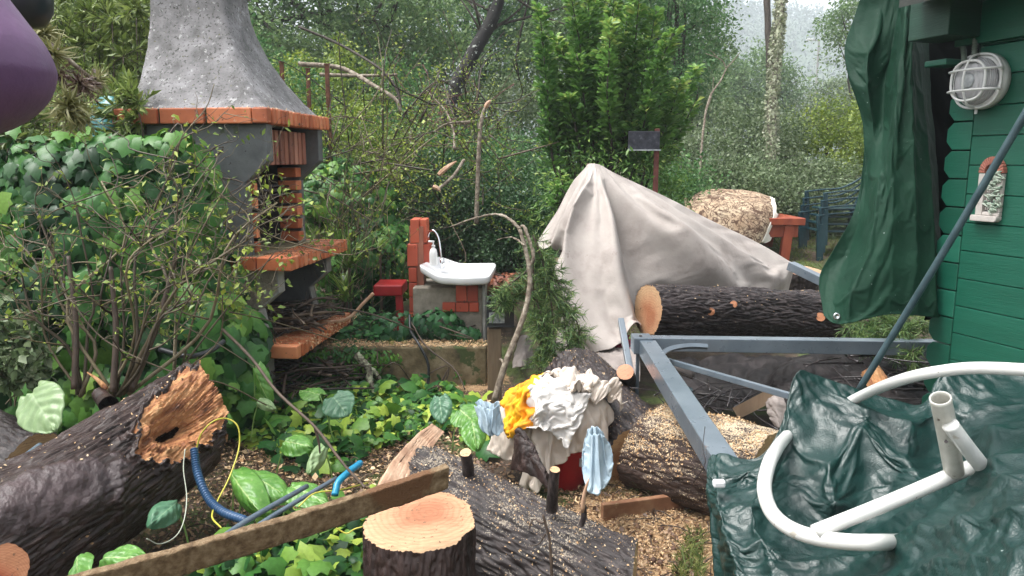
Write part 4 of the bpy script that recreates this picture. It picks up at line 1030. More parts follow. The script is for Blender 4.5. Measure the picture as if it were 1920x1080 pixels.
palm('spiky green clump behind the barbecue shelf end', 640, 470, 6.3, 34, .3, 83)
palm('small fan of green blades left of the red brick pillar', 712, 462, 6.2, 30, .18, 84)
palm('grass clump below the barbecue work shelf', 650, 560, 5.9, 40, .3, 85)
tangle('tall_grass', 'tall thin green stalks between barbecue and washbasin', 'grass', (600, 700, 430, 600), 90, 5.8, 6.4, M['twig_green'], 86, r=(.0015, .003), ln=(.4, 1.0), up=2.5, curve=.05, kind='stuff')

# yellow green needle foliage between the purple ornament and the hood
def needles(label, pts_, d, n, seed, mat='needle', leaf=.07):
    rs = np.random.RandomState(seed); t = thing('needle_bush', label, 'bush', at(pts_[0][0], d)); mb = MB(); C, D = [], []
    for (px, py) in pts_:
        c = P(px, py, d + rs.uniform(-.3, .3)); root = at(px, d) + [0, 0, .4]; mb.tube(spline([root, (root + c) / 2 + rs.normal(size=3) * .08, c], 8), np.linspace(.010, .003, 8), 5)
        for q in range(7):
            e = c + rs.normal(size=3) * .10; mb.tube([c, e], .0022, 4); f = rs.rand(n)[:, None]; C.append(c + (e - c) * f * 1.2); D.append(rnd(rs, n) * .8 + nrm(e - c)[None] * .9)
    mb.build('stem', M['twig'], t, smooth=True); C = np.concatenate(C); leaves('foliage', C, leaf * (.6 + .8 * rs.rand(len(C))), np.concatenate(D), rnd(rs, len(C)) + [0, 0, .6], T_NARROW, M[mat], t, rs)
rs = np.random.RandomState(88)
needles('yellow green needle leaved bush between the purple ornament and the hood', [(rs.uniform(60, 270), rs.uniform(10, 150)) for _ in range(26)], 5.4, 26, 89)
needles('lower needle leaved sprigs hanging over the ivy top', [(rs.uniform(20, 160), rs.uniform(225, 275)) for _ in range(9)] + [(rs.uniform(225, 275), rs.uniform(190, 235)) for _ in range(5)] + [(150, 172), (222, 172)], 4.6, 26, 90)
# ================================================================== BARBECUE
BA = -R(5.7)
bo = P(497, 230, 4.5)
BX, BY = bo[0], bo[1]
BM = Matrix.Translation((BX, BY, 0)) @ Matrix.Rotation(BA, 4, 'Z')      # local x = out of the front (to the right), y = along the front (away)
bbq = thing('barbecue', 'masonry garden barbecue with grey hood and orange brick edged shelves', 'barbecue', mat4=BM)
W = 1.10
def bl(mb, a, b, tint=.5): mb.box(a, b, BM, tint)
Z_SLAB = 1.825
# concrete side walls with bracket profile (two)
def side(y0, name, mat, edge):
    prof = [(-.80, 0.02), (-.24, 0.02), (-.24, 0.40), (-.80, 0.40)]
    mb = MB()
    up = [(-.90, 1.0), (-.18, 1.0), (-.18, 1.46), (-.02, 1.60), (-.02, Z_SLAB), (-.90, Z_SLAB)]
    low = [(-.78, .02), (-.10, .02), (-.10, .36), (-.10, .47), (-.14, .66), (.0, .78), (.0, .925), (-.78, .925)]
    ox = BM @ Vector((0, y0, 0)); X = np.array((BM.to_3x3() @ Vector((1, 0, 0)))); Y_ = np.array((BM.to_3x3() @ Vector((0, 1, 0))))
    mb.prism(up, ox, X, (0, 0, 1), Y_, .09); mb.build(name, mat, bbq, bevel=.006)
    mb = MB(); mb.prism(low, ox, X, (0, 0, 1), Y_, .09); return mb.build('base_wall', M['block'] if y0 < .5 else M['conc_dark'], bbq, bevel=.006)
side(.06, 'side_wall', M['conc_dark'], 0); side(W - .15, 'side_wall', M['conc_dark'], 0)
# pale front edges of the lower walls
for y0 in (.055, W - .155):
    mb = MB(); X = np.array((BM.to_3x3() @ Vector((1, 0, 0)))); Y_ = np.array((BM.to_3x3() @ Vector((0, 1, 0)))); ox = BM @ Vector((0, y0, 0))
    mb.prism([(-.001, .775), (.006, .775), (.006, .918), (-.001, .918)], ox, X, (0, 0, 1), Y_, .10)
    mb.prism([(-.105, .05), (-.094, .05), (-.094, .47), (-.134, .66), (.0055, .775), (-.0025, .785), (-.143, .66), (-.105, .47)], ox, X, (0, 0, 1), Y_, .10)
    mb.build('wall_edge', M['conc_edge'], bbq)
mb = MB(); bl(mb, (-.80, .15, .05), (-.74, W - .15, 1.82)); mb.build('back_wall', M['soot'], bbq)
# the upper slab: concrete core, tiles on the front, long bricks on the side
def tiles(z, x1, y0, y1, th, depth, n, name, side_x0, parent=bbq, bricks=2, mat='brick', gapx=None):
    core = MB(); bl(core, (side_x0 + .03, y0 + .03, z + .004), (x1 - depth, y1 - .03, z + th - .004)); core.build(name, M['conc_moss'], parent)
    rs = np.random.RandomState(int(z * 100)); w = (y1 - y0) / n
    mb = MB()
    for k in range(n):
        dz = rs.uniform(-.002, .002)
        bl(mb, (x1 - depth, y0 + k * w + (.0090 if k else -.003), z + dz), (x1 + rs.uniform(-.003, .004), y0 + (k + 1) * w - .0090, z + th + dz), rs.rand())
    mb.build('edge_tiles', M[mat], parent, bevel=.009)
    mo = MB(); bl(mo, (x1 - depth + .002, y0 + .006, z + .006), (x1 - .024, y1 - .006, z + th - .010)); mo.build('mortar', M['mortar'], parent)
    xs = np.linspace(side_x0, x1 - depth - .004, bricks + 1)
    for k in range(bricks):
        g = .012 if k else 0
        mb = MB(); bl(mb, (xs[k] + g + .003, y0 - .002 + rs.uniform(-.003, .003), z - .001), (xs[k + 1] - .003, y0 + .028, z + th + .001 * k), rs.rand()); mb.build('edge_brick', M[mat], parent, bevel=.007)
        mb = MB(); bl(mb, (xs[k] + g + .003, y1 - .028, z), (xs[k + 1] - .003, y1 + .002, z + th), rs.rand()); mb.build('edge_brick', M[mat], parent, bevel=.007)
tiles(Z_SLAB, .02, 0, W, .092, .10, 16, 'mantel_slab', -.98, bricks=3)
tiles(.925, .125, -.02, W, .085, .22, 15, 'work_shelf', -.80, bricks=2)
tiles(.365, .14, -.02, W - .03, .085, .24, 15, 'lower_shelf', -.55, bricks=1)
# vertical brick slats under the mantel
mb = MB(); rs = np.random.RandomState(4); n = 9; w = (W - .36) / n
for k in range(n): bl(mb, (-.17, .18 + k * w + .013, 1.575), (-.095 + rs.uniform(-.003, .003), .18 + (k + 1) * w - .013, 1.80), rs.rand())
mb.build('brick_slats', M['brick_dull'], bbq, bevel=.006)
mb = MB(); bl(mb, (-.30, .152, 1.60), (-.175, W - .152, 1.82)); mb.build('lintel', M['soot'], bbq)
# firebox: brick cheeks of stacked firebricks, grate slots
for y0, y1 in ((.152, .20), (W - .25, W - .152)):
    for k in range(6):
        mb = MB(); bl(mb, (-.30, y0, 1.02 + k * .093), (-.16, y1, 1.02 + k * .093 + .068), rs.rand()); mb.build('firebrick', M['brick'], bbq, bevel=.006)
    mb = MB(); bl(mb, (-.70, y0 + .004, 1.012), (-.305, y1 - .004, 1.58)); mb.build('sooty_cheek', M['soot'], bbq)
mb = MB()
for k in range(4): bl(mb, (-.735, .21 + .17 * k, 1.02), (-.70, .37 + .17 * k, 1.55), rs.rand())
mb.build('firebox_back', M['brick_dull'], bbq, bevel=.004)
mb = MB()
for k in range(13):
    mb.tube(tr(BM, [(-.68, .21 + k * .052, 1.36), (-.20, .21 + k * .052, 1.37)]), .006, 5)
for x in (-.66, -.42, -.21): mb.tube(tr(BM, [(x, .19, 1.355), (x, W - .24, 1.365)]), .008, 5)
mb.build('grate', M['iron'], bbq, smooth=True)
# hood: lofted square sections flaring downwards
secs = []
for k, f in enumerate(np.linspace(0, 1, 26)):
    e = f ** 1.9
    z = 1.918 + .78 * (1 - f) if f < 1 else 1.918
    x1 = -.41 + (.38) * e; x0 = -.915 + .01 * e
    y0 = .40 - .36 * e; y1 = .78 + (.28) * e
    secs.append((x0, x1, y0, y1, z))
secs = [(secs[0][0], secs[0][1], secs[0][2], secs[0][3], 3.2)] + secs
V = []; NP_ = 48
for (x0, x1, y0, y1, z) in secs:
    for k in range(NP_):
        f = k / NP_ * 4; s_ = int(f); q = f - s_
        c_ = [(x0, y0), (x1, y0), (x1, y1), (x0, y1)]; a_, b_ = np.array(c_[s_]), np.array(c_[(s_ + 1) % 4])
        p_ = a_ + (b_ - a_) * q; cen = np.array([(x0 + x1) / 2, (y0 + y1) / 2]); v_ = p_ - cen
        cor = min(q, 1 - q); p_ = cen + v_ * (1 - .035 * max(0, 1 - cor * 10))
        V.append((p_[0], p_[1], z))
V = tr(BM, V); V = V + .006 * fbm(V * 14, 4)[:, None] * np.array([1, 1, .3])
F = [tuple(f) for f in grid_vf(NP_, len(secs), True)[:, ::-1]] + [tuple(range(len(V) - NP_, len(V)))]
hood = mob('hood', V, F, M['conc'], bbq, True)
mb = MB(); bl(mb, (-.93, .385, 2.69), (-.395, .795, 3.25)); mb.build('flue_block', pm('flue_block_concrete', [(0.3, (0.22, 0.20, 0.19)), (0.7, (0.33, 0.31, 0.3))], 8, 0.9, 0.7, 60, 0.008), bbq, bevel=.01)
mb = MB(); bl(mb, (-.96, .02, 0), (-.90, W - .02, 1.8)); mb.build('rear_panel', M['conc_dark'], bbq)

# charred sticks on the grate, branches on the lower shelf
def pile(name, label, cat, cx, n, L, r, mat, seed, spread, kind=None, zstack=.04, axis=None, group=None):
    rs = np.random.RandomState(seed); t = thing(name, label, cat, cx, kind=kind, group=group); mb = MB()
    for k in range(n):
        a = rs.uniform(0, math.pi) if axis is None else rs.normal(axis, .35)
        c_ = np.array(cx) + rs.uniform(-1, 1, 3) * np.array(spread); c_[2] = cx[2] + .01 + rs.rand() * zstack
        v_ = np.array([math.cos(a), math.sin(a), rs.normal() * .12]) * rs.uniform(.5, 1) * L / 2
        rr = rs.uniform(*r); mb.tube(spline([c_ - v_, c_ + rs.normal(size=3) * .015, c_ + v_], 7), np.linspace(rr, rr * .6, 7), 6, tint=rs.rand())
    mb.build('stick', mat, t, smooth=True); return t
pile('charred_sticks', 'charred black sticks lying on the barbecue grate', 'sticks', tuple(tr(BM, [(-.36, .55, 1.385)])[0]), 16, .5, (.006, .014), M['iron'], 1, (.10, .2, 0), axis=math.pi / 2 - .3)
pile('branch_pile', 'heap of dead branches lying on the lower brick shelf', 'branches', tuple(tr(BM, [(-.15, .5, .455)])[0]), 90, .5, (.003, .013), M['twig'], 2, (.26, .36, 0), zstack=.15, kind='stuff')
pile('brushwood', 'dark brushwood heaped on the ground under the lower shelf', 'branches', (BX + .05, BY + .5, .03), 160, .5, (.003, .012), M['twig'], 3, (.35, .5, 0), zstack=.2, kind='stuff')
# ================================================================== WASHBASIN CORNER
YS = 5.5
def X(px, Y): return (px - 960) / FOC * Y * 1.0
def W3(px, py, Y):   # world point at pixel with world distance Y
    z = zat(py, Y); d = Y * CP + (CAM_H - z) * SP
    return np.array([(px - 960) / FOC * d, Y, z])
# concrete retaining step
t = thing('retaining_step', 'low mossy concrete step below the washbasin, sawdust on its top', 'retaining wall', (-.8, 5.2, 0))
mb = MB(); x0, x1 = W3(585, 660, 5.2)[0], W3(912, 660, 5.2)[0]; mb.box((x0, 5.2, -.1), (x1, 5.36, .285))
o = mb.build('wall', M['conc_moss'], t, bevel=.012)
# brick stand
t = thing('basin_stand', 'block and red brick pedestal carrying the white washbasin', 'basin stand', (W3(850, 600, 5.55)[0], 5.6, .26))
xa, xb = W3(775, 600, 5.5)[0], W3(905, 600, 5.5)[0]; zt = zat(532, 5.5)
mb = MB(); mb.box((xa, 5.5, .2), (xb - .001, 5.95, zt - .03)); mb.build('block_wall', M['block'], t, bevel=.01)
mb = MB(); xr = W3(855, 560, 5.49)[0]; rs = np.random.RandomState(2)
zb = zat(584, 5.49); zm = zat(566, 5.49)
x_ = xr
for w_ in (.085, .085): mb.box((x_, 5.478, zm + .004), (x_ + w_ - .005, 5.515, zt - .012), tint=rs.rand()); x_ += w_
x_ = W3(830, 575, 5.49)[0]
for w_ in (.10, .10, .075): mb.box((x_, 5.474, zb), (min(x_ + w_ - .005, xb - .003), 5.515, zm - .003), tint=rs.rand()); x_ += w_
mb.build('red_bricks', M['brick_red'], t, bevel=.004)
mb = MB(); mb.box((xb, 5.47, .22), (xb + .022, 5.99, zt - .01)); mb.build('edge_slab', M['conc_edge'], t, bevel=.004)
# brick pillar: two leaves of bricks
t = thing('brick_pillar', 'red brick pillar standing behind the left end of the washbasin', 'pillar', (W3(790, 600, 5.62)[0], 5.7, .26))
mb = MB(); rs = np.random.RandomState(5)
def brick_col(pxa, pxb, pya, pyb, Y0, dep, n):
    a = W3(pxa, pya, Y0); b = W3(pxb, pyb, Y0); zs = np.linspace(b[2], a[2], n + 1)
    for k in range(n): mb.box((a[0], Y0 + rs.uniform(-.002, .002), zs[k] + .003), (b[0], Y0 + dep, zs[k + 1] - .003), tint=rs.rand())
brick_col(769, 786, 411, 456, 5.62, .22, 1); brick_col(787, 800, 411, 456, 5.66, .2, 1)
brick_col(763, 783, 458, 500, 5.6, .22, 1); brick_col(784, 806, 458, 500, 5.64, .2, 1)
brick_col(766, 784, 502, 640, 5.6, .22, 5)
mb.build('bricks', M['brick_red'], t, bevel=.004)
mb = MB(); a = W3(766, 456, 5.63); b = W3(799, 640, 5.63); mb.box((a[0] + .008, 5.625, b[2]), (b[0] - .008, 5.80, zat(425, 5.63))); mb.build('mortar', M['brick_dull'], t)
# basin: wedge-shaped white ceramic
bt = thing('washbasin', 'white ceramic washbasin on the red brick stand', 'washbasin', W3(850, 530, 5.6))
def ring(pts): return [tuple(p) for p in pts]
top = [W3(785, 497, 5.42), W3(792, 494, 5.6), W3(822, 480, 5.85), W3(862, 494, 5.86), W3(929, 493, 5.84), W3(931, 497, 5.7), W3(918, 519, 5.38), W3(870, 521, 5.34), W3(820, 518, 5.36)]
cz = np.mean(top, 0)
N_ = 60; tl = np.array(top + [top[0]]); sl = np.concatenate([[0], np.cumsum(np.linalg.norm(np.diff(tl, axis=0), axis=1))]); ss = np.linspace(0, sl[-1], N_, endpoint=False)
tp = np.stack([np.interp(ss, sl, tl[:, k]) for k in range(3)], -1); tp = (np.roll(tp, 1, 0) + 2 * tp + np.roll(tp, -1, 0)) / 4
cen = tp.mean(0)
zlev = cen[2]
rings = []
out_b = tp.copy(); out_b[:, 2] -= .055; out_b[:, :2] = cen[:2] + (out_b[:, :2] - cen[:2]) * .985
out_c = tp.copy(); out_c[:, 2] -= .068; out_c[:, :2] = cen[:2] + (out_c[:, :2] - cen[:2]) * .94
rings = [out_c, out_b, tp - [0, 0, .006], cen + (tp - cen) * [.985, .985, 1] + [0, 0, .002], cen + (tp - cen) * [.93, .93, 1]]
for s_, dz in ((.86, -.006), (.78, -.03), (.62, -.06), (.4, -.075), (.15, -.08), (.03, -.08)): rings.append(cen + (tp - cen) * [s_, s_, .6] + [.015, 0, dz])
V = np.concatenate(rings); F = [tuple(f) for f in grid_vf(N_, len(rings), True)] + [tuple(range(N_))[::-1], tuple(range(len(V) - N_, len(V)))]
o = mob('bowl', V, F, M['ceramic'], bt); mm = o.modifiers.new('s', 'SUBSURF'); mm.levels = 1; mm.render_levels = 1
# swan-neck tap
mb = MB(); p = W3(829, 498, 5.62); q = W3(806, 434, 5.72)
mb.tube(spline([p - [0, 0, .01], W3(826, 470, 5.64), W3(822, 446, 5.68), W3(814, 433, 5.7), q, W3(802, 445, 5.74)], 30), .008, 8)
mb.tube([p - [0, 0, .02], p + [0, 0, .055]], .018, 10); mb.tube([p + [.005, 0, .03], p + [.06, -.01, .028]], .006, 6)
mb.build('tap', M['chrome'], bt, smooth=True)
# soap dispenser
p = W3(813, 497, 5.5); t = thing('soap_dispenser', 'white pump bottle standing on the washbasin', 'soap dispenser', p)
def lathe(prof, c, n=24, axis=None):
    th = np.linspace(0, 2 * np.pi, n, endpoint=False); V = []
    for r_, z in prof: V.append(np.stack([r_ * np.cos(th), r_ * np.sin(th), np.full(n, z)], -1))
    V = np.concatenate(V)
    if axis is not None:
        q = Vector(axis).to_track_quat('Z', 'Y').to_matrix(); V = V @ np.array(q).T
    return V + np.array(c), [tuple(f) for f in grid_vf(n, len(prof), True)] + [tuple(range(n))[::-1], tuple(range((len(prof) - 1) * n, len(prof) * n))]
V, F = lathe([(.026, 0), (.03, .01), (.03, .09), (.024, .115), (.011, .13), (.011, .14)], p); mob('bottle', V, F, M['white_plastic'], t)
mb = MB(); mb.tube([p + [0, 0, .14], p + [0, 0, .175]], .005, 8); mb.tube([p + [.008, 0, .175], p + [-.035, -.01, .178]], .007, 8); mb.tube([p + [0, 0, .138], p + [0, 0, .15]], .014, 10); mb.build('pump', M['white_plastic'], t, smooth=True)
# red trough table
t = thing('red_stool', 'small red stool half hidden by stems left of the washbasin', 'stool', (W3(730, 600, 5.75)[0], 5.75, .2))
a = W3(700, 527, 5.7); b = W3(755, 550, 5.7)
mb = MB(); mb.box((a[0], 5.68, b[2] - .02), (b[0], 5.98, a[2] - .03)); mb.build('seat', M['red_paint'], t, bevel=.012)
for px in (748,):
    for dy in (.03, .25):
        mb = MB(); mb.beam(W3(px, 550, 5.69 + dy), [W3(px + 3, 550, 5.69 + dy)[0], 5.69 + dy, .2], .055, .03, (0, 1, 0)); mb.build('leg', M['red_paint'], t, bevel=.004)
# black tray on a post
t = thing('post', 'square weathered wooden post at the right end of the concrete step', 'post', (W3(927, 750, 4.85)[0], 4.85, 0))
a = W3(914, 615, 4.82); b = W3(940, 615, 4.82); mb = MB(); mb.box((a[0], 4.8, -.05), (b[0], 4.89, a[2])); mb.build('timber', M['old_wood'], t, bevel=.006)
t = thing('tray', 'dark plastic crate with a pale worn label on the wooden post', 'crate', W3(938, 612, 4.86))
a = W3(912, 566, 4.78); b = W3(964, 612, 4.78); mb = MB(); z0 = b[2]
mb.box((a[0], 4.78, z0), (b[0], 4.79, a[2])); mb.box((a[0], 5.0, z0), (b[0], 5.01, a[2])); mb.box((a[0] - .0005, 4.791, z0 + .0005), (a[0] + .01, 4.999, a[2])); mb.box((b[0] - .01, 4.791, z0), (b[0], 4.999, a[2])); mb.box((a[0] + .011, 4.791, z0), (b[0] - .011, 4.999, z0 + .01))
mb.box((a[0] - .004, 4.774, z0 - .006), (b[0] + .004, 4.7795, z0 + .004))
mb.build('shell', M['black_plastic'], t, bevel=.002)
mb = MB(); a2 = W3(917, 586, 4.775); b2 = W3(946, 606, 4.775); mb.box((a2[0], 4.7765, b2[2]), (b2[0], 4.7795, a2[2])); mb.build('label', pm('worn_label', [(0.35, (0.06, 0.07, 0.09)), (0.5, (0.2, 0.21, 0.23)), (0.7, (0.5, 0.5, 0.5))], 26, 0.5, 0), t)
# brown rubble pile right of the basin
ivy_mass('dead_leaf_heap', 'heap of red brown dead leaves right of the washbasin', 'leaf heap', [(W3(955, 535, 6.0), (.2, .2, .10))], 900, .06, pm('red_dead_leaf', [(0.3, (0.16, 0.04, 0.015)), (0.6, (0.36, 0.12, 0.04)), (0.8, (0.5, 0.3, 0.16))], 30, 0.6, 0, tint=True), 91, T_OVAL)
# ivy climbing the stand
ivy_mass('climbing_ivy', 'dark green ivy growing up the front of the basin stand', 'ivy', [(W3(815, 612, 5.42), (.22, .06, .13)), (W3(870, 625, 5.42), (.12, .05, .06)), (W3(740, 620, 5.5), (.2, .15, .14))], 420, .06, M['ivy_dark'], 92)
ivy_mass('step_moss', 'short moss and creeper hanging over the concrete step', 'creeper', [(W3(640, 690, 5.14), (.3, .07, .17)), (W3(700, 670, 5.16), (.2, .04, .06)), (W3(760, 735, 5.1), (.4, .08, .05))], 1500, .035, M['ivy'], 93, T_OVAL, kind='stuff')
# black hose and vine root by the step
limb('hose', 'black hose curving down over the concrete step', [([W3(768, 590, 5.4), W3(770, 620, 5.3), W3(785, 645, 5.15), W3(802, 680, 5.12), W3(803, 715, 5.1), W3(798, 735, 5.05)], .010, .010)], M['black_hose'], cat='hose', rough=0)
limb('vine', 'thin brown vine stem arching over the step top', [([W3(768, 600, 5.38), W3(800, 650, 5.15), W3(850, 690, 5.05), W3(872, 730, 4.95)], .006, .005)], M['twig'], cat='vine')
limb('vine_root', 'thick pale gnarled ivy root left of the concrete step', [([W3(668, 665, 5.1), W3(690, 690, 5.05), W3(694, 715, 5.0), W3(708, 745, 4.9)], .028, .02), ([W3(690, 690, 5.05), W3(706, 700, 5.05), W3(722, 735, 4.95)], .016, .01)], M['lichen_bark'], cat='root', rough=.012)
# dead lichened branch leaning by the post
limb('leaning_branch', 'crooked pale lichened branch leaning beside the wooden post', [
    ([W3(928, 750, 4.4), W3(945, 690, 4.45), W3(972, 620, 4.5), W3(990, 560, 4.55), W3(992, 500, 4.6), W3(975, 430, 4.65)], .022, .013),
    ([W3(992, 500, 4.6), W3(1000, 480, 4.6), W3(985, 430, 4.65), W3(978, 424, 4.7)], .012, .009),
    ([W3(976, 430, 4.65), W3(950, 408, 4.7), W3(925, 402, 4.75), W3(880, 412, 4.8), W3(845, 425, 4.9)], .010, .003),
    ([W3(984, 460, 4.6), W3(960, 445, 4.7), W3(930, 450, 4.8)], .006, .002), ([W3(950, 690, 4.45), W3(938, 672, 4.5)], .01, .006)], M['dead_bark'], cat='branch', rough=.007)
# fallen cypress bough
rs = np.random.RandomState(95)
def sprays(name, label, cat, lines, n, leaf, mat, seed, wid=.1, droop=-.6, stem=True, leaf2=T_BLADE):
    rs = np.random.RandomState(seed); p0 = lines[0][0]; t = thing(name, label, cat, (p0[0], p0[1], gz(p0[0], p0[1]))); mb = MB(); Cs, Ds = [], []
    for L_ in lines:
        s_ = spline(L_, 16); mb.tube(s_, np.linspace(.009, .002, 16), 5)
        for k in range(n):
            i = rs.randint(1, 15); o_ = rnd(rs, 1)[0] * wid; o_[2] = o_[2] * .6 + droop * wid * rs.rand()
            b = s_[i] + o_; tw = spline([s_[i], s_[i] + o_ * .5 + [0, 0, .01], b], 5); mb.tube(tw, [.0022, .0018, .0014, .001, .0008], 3)
            m = 26; f = rs.rand(m)[:, None]; c_ = s_[i] + o_ * f; Cs.append(c_); Ds.append(nrm(o_)[None] * .9 + rs.normal(size=(m, 3)) * .55 + [0, 0, -.1])
    mb.build('stem', M['twig'], t, smooth=True); C = np.concatenate(Cs); D = np.concatenate(Ds)
    leaves('foliage', C, leaf * (.6 + .8 * rs.rand(len(C))), D, rnd(rs, len(C)) + [0, 0, .5], leaf2, M[mat], t, rs); return t
sprays('cypress_bough', 'drooping feathery cypress bough hanging left of the canvas sheet', 'branch',
       [[W3(1000, 440, 4.75), W3(1020, 500, 4.7), W3(1035, 580, 4.65), W3(1040, 660, 4.6)], [W3(1010, 470, 4.75), W3(1050, 540, 4.7), W3(1060, 620, 4.62), W3(1075, 690, 4.55)],
        [W3(1000, 480, 4.75), W3(1000, 560, 4.7), W3(1015, 640, 4.6), W3(1010, 700, 4.5)], [W3(1020, 520, 4.7), W3(1080, 600, 4.65), W3(1085, 660, 4.6)], [W3(1005, 560, 4.7), W3(1030, 640, 4.6), W3(1045, 720, 4.5)]], 60, .055, 'cypress', 96, .10)
sprays('cypress_sprig', 'yellow green cypress sprig lying over the dark crate', 'branch', [[W3(1000, 500, 4.8), W3(960, 530, 4.72), W3(930, 560, 4.7)], [W3(980, 540, 4.76), W3(950, 560, 4.72), W3(925, 580, 4.68)], [W3(985, 450, 4.9), W3(1010, 480, 4.8), W3(1020, 520, 4.8)]], 40, .05, 'cypress', 97, .08)

# ================================================================== CANVAS SHEET AND WHAT IT COVERS
A = lambda px, py, d: P(px, py, d)
sheet_t = thing('canvas_sheet', 'pale grey canvas sheet draped to a peak over garden furniture', 'sheet', (.35, 5.4, .3))
rows = [
    [A(1100, 312, 5.75), A(1103, 308, 5.72), A(1112, 307, 5.7), A(1122, 309, 5.72), A(1130, 312, 5.76), A(1140, 318, 5.8), A(1150, 324, 5.9)],
    [A(1072, 345, 5.95), A(1086, 345, 5.62), A(1104, 345, 5.55), A(1130, 345, 5.52), A(1160, 345, 5.62), A(1200, 350, 5.78), A(1245, 368, 6.1)],
    [A(1045, 395, 6.05), A(1064, 402, 5.55), A(1084, 405, 5.46), A(1150, 405, 5.36), A(1210, 400, 5.5), A(1275, 400, 5.72), A(1330, 412, 6.3)],
    [A(1016, 440, 6.0), A(1050, 440, 5.55), A(1078, 470, 5.36), A(1160, 470, 5.22), A(1250, 455, 5.44), A(1330, 440, 5.8), A(1410, 450, 6.5)],
    [A(1008, 456, 5.9), A(1048, 456, 5.60), A(1080, 535, 5.24), A(1170, 530, 5.15), A(1275, 515, 5.42), A(1380, 480, 5.9), A(1475, 487, 6.6)],
    [A(1014, 465, 5.8), A(1060, 452, 5.65), A(1112, 610, 5.1), A(1185, 590, 5.1), A(1290, 545, 5.45), A(1400, 520, 5.95), A(1488, 500, 6.6)],
    [A(1022, 467, 5.7), A(1070, 450, 5.7), A(1138, 652, 5.0), A(1196, 606, 5.06), A(1300, 600, 5.45), A(1410, 575, 6.0), A(1478, 545, 6.6)]]
G = net(rows, 120, 100)
# pleats running down from the peak: sharp ridges that widen downwards
nv, nu, _ = G.shape
U, V_ = np.meshgrid(np.linspace(0, 1, nu), np.linspace(0, 1, nv))
Nn = nrm(np.cross(np.gradient(G, axis=1), np.gradient(G, axis=0)))
if Nn[45, 60, 1] > 0: Nn = -Nn
def ridge(u0, u1, w, a_, v0=.04, v1=.35, p_=1.0):
    c_ = u0 + (u1 - u0) * V_; ww = w * (.5 + .7 * V_); return a_ * np.clip(1 - np.abs(U - c_) / ww, 0, 1) ** p_ * sstep(v0, v1, V_)
H = ridge(.36, .30, .10, .17) + ridge(.20, .12, .05, .06) + ridge(.30, .20, .035, -.05) - ridge(.56, .63, .12, .30, .08, .4) + ridge(.50, .50, .05, .035) + ridge(.72, .76, .07, .11, .1, .5) - ridge(.82, .84, .05, .04) + ridge(.92, .90, .05, .04) + ridge(.43, .40, .02, .02) - ridge(.45, .43, .02, .02)
for _k in range(2):
    H[1:-1, 1:-1] = (H[1:-1, 1:-1] * 2 + H[:-2, 1:-1] + H[2:, 1:-1] + H[1:-1, :-2] + H[1:-1, 2:]) / 6
G = G + Nn * H[..., None]
pin = np.zeros(G.shape[:2]); pin[0] = 1; pin[:, 0] = 1; pin[:, -1] = 1; pin[-1] = 1; pin[::11, ::13] = .6
Sg = settle(G.reshape(-1, 3), grid_vf(120, 100), 20, pin.ravel(), grow=.002, gravity=.25, bend=6, tension=15)
if np.isfinite(Sg).all(): G = Sg.reshape(100, 120, 3)
G = crumple(G, [(.0025, 4, 1.2, .5), (.0012, 13, 1, .7)], 4); cloth2('sheet', G, M['sheet'], sheet_t, .004)
# what is below: stacked loungers as brown panel and hanging grey-brown cover
t = thing('covered_table', 'brown wicker garden table hidden under the canvas sheet', 'table', (.45, 5.9, .0))
mb = MB(); mb.box((.36, 5.75, .74), (1.2, 6.3, .79)); mb.build('table_top', M['old_wood'], t, bevel=.006)
for x in (.39, 1.13):
    for y in (5.78, 6.23): mb = MB(); mb.box((x, y, .0), (x + .05, y + .05, .739)); mb.build('leg', M['old_wood'], t, bevel=.004)
mb = MB(); mb.box((.42, 5.8, .50), (1.1, 5.83, .739)); mb.build('apron', pm('wicker_brown', [(0.3, (0.10, 0.05, 0.035)), (0.7, (0.25, 0.14, 0.10))], 30, 0.7, .5), t)
rs = np.random.RandomState(12); mb = MB()
for k in range(50):
    a = rs.uniform(0, 6.28); c_ = W3(1090, 480, 5.74) + rs.normal(size=3) * [.06, .01, .07]; v_ = np.array([math.cos(a), 0, math.sin(a)]) * .07
    mb.tube([c_ - v_, c_ + v_], .003, 4, tint=rs.rand())
mb.build('wicker', M['twig'], t)
mb = MB(); mb.tube([(.62, 6.0, .79), (.60, 5.9, 1.58)], .02, 8); mb.build('parasol_pole', M['old_wood'], t)
t = thing('grey_cover', 'shaded grey brown cover hanging under the left side of the canvas sheet', 'cover', (.4, 5.3, 0))
rows = [[A(1048, 460, 5.75), A(1075, 455, 5.72), A(1100, 470, 5.7), A(1125, 520, 5.66)],
        [A(1056, 520, 5.6), A(1082, 530, 5.5), A(1112, 550, 5.5), A(1140, 580, 5.5)],
        [A(1055, 590, 5.4), A(1085, 600, 5.25), A(1118, 620, 5.35), A(1150, 640, 5.35)],
        [A(1035, 660, 5.1), A(1075, 665, 5.0), A(1115, 660, 5.1), A(1165, 660, 5.15)],
        [A(1030, 712, 4.9), A(1075, 715, 4.75), A(1120, 700, 4.85), A(1180, 690, 4.95)]]
G = net(rows, 70, 90); G = wrinkle(G, .022, 3.4, 5); cloth('cover', G, M['sheet_brown'], t, .003)
t = thing('grey_cover', 'crumpled grey brown cover on the ground between the clothes and the slate frame', 'cover', (.7, 4.6, .2))
rows = [[A(1095, 640, 5.1), A(1125, 640, 5.1), A(1150, 650, 5.0), A(1195, 660, 4.9)], [A(1085, 672, 4.9), A(1120, 668, 4.85), A(1160, 672, 4.8), A(1200, 680, 4.75)],
        [A(1080, 700, 4.65), A(1110, 702, 4.6), A(1150, 705, 4.6), A(1200, 715, 4.6)]]
G = net(rows, 70, 50); G = wrinkle(G, .03, 4.5, 8); cloth('cover', G, M['sheet_brown'], t, .003)
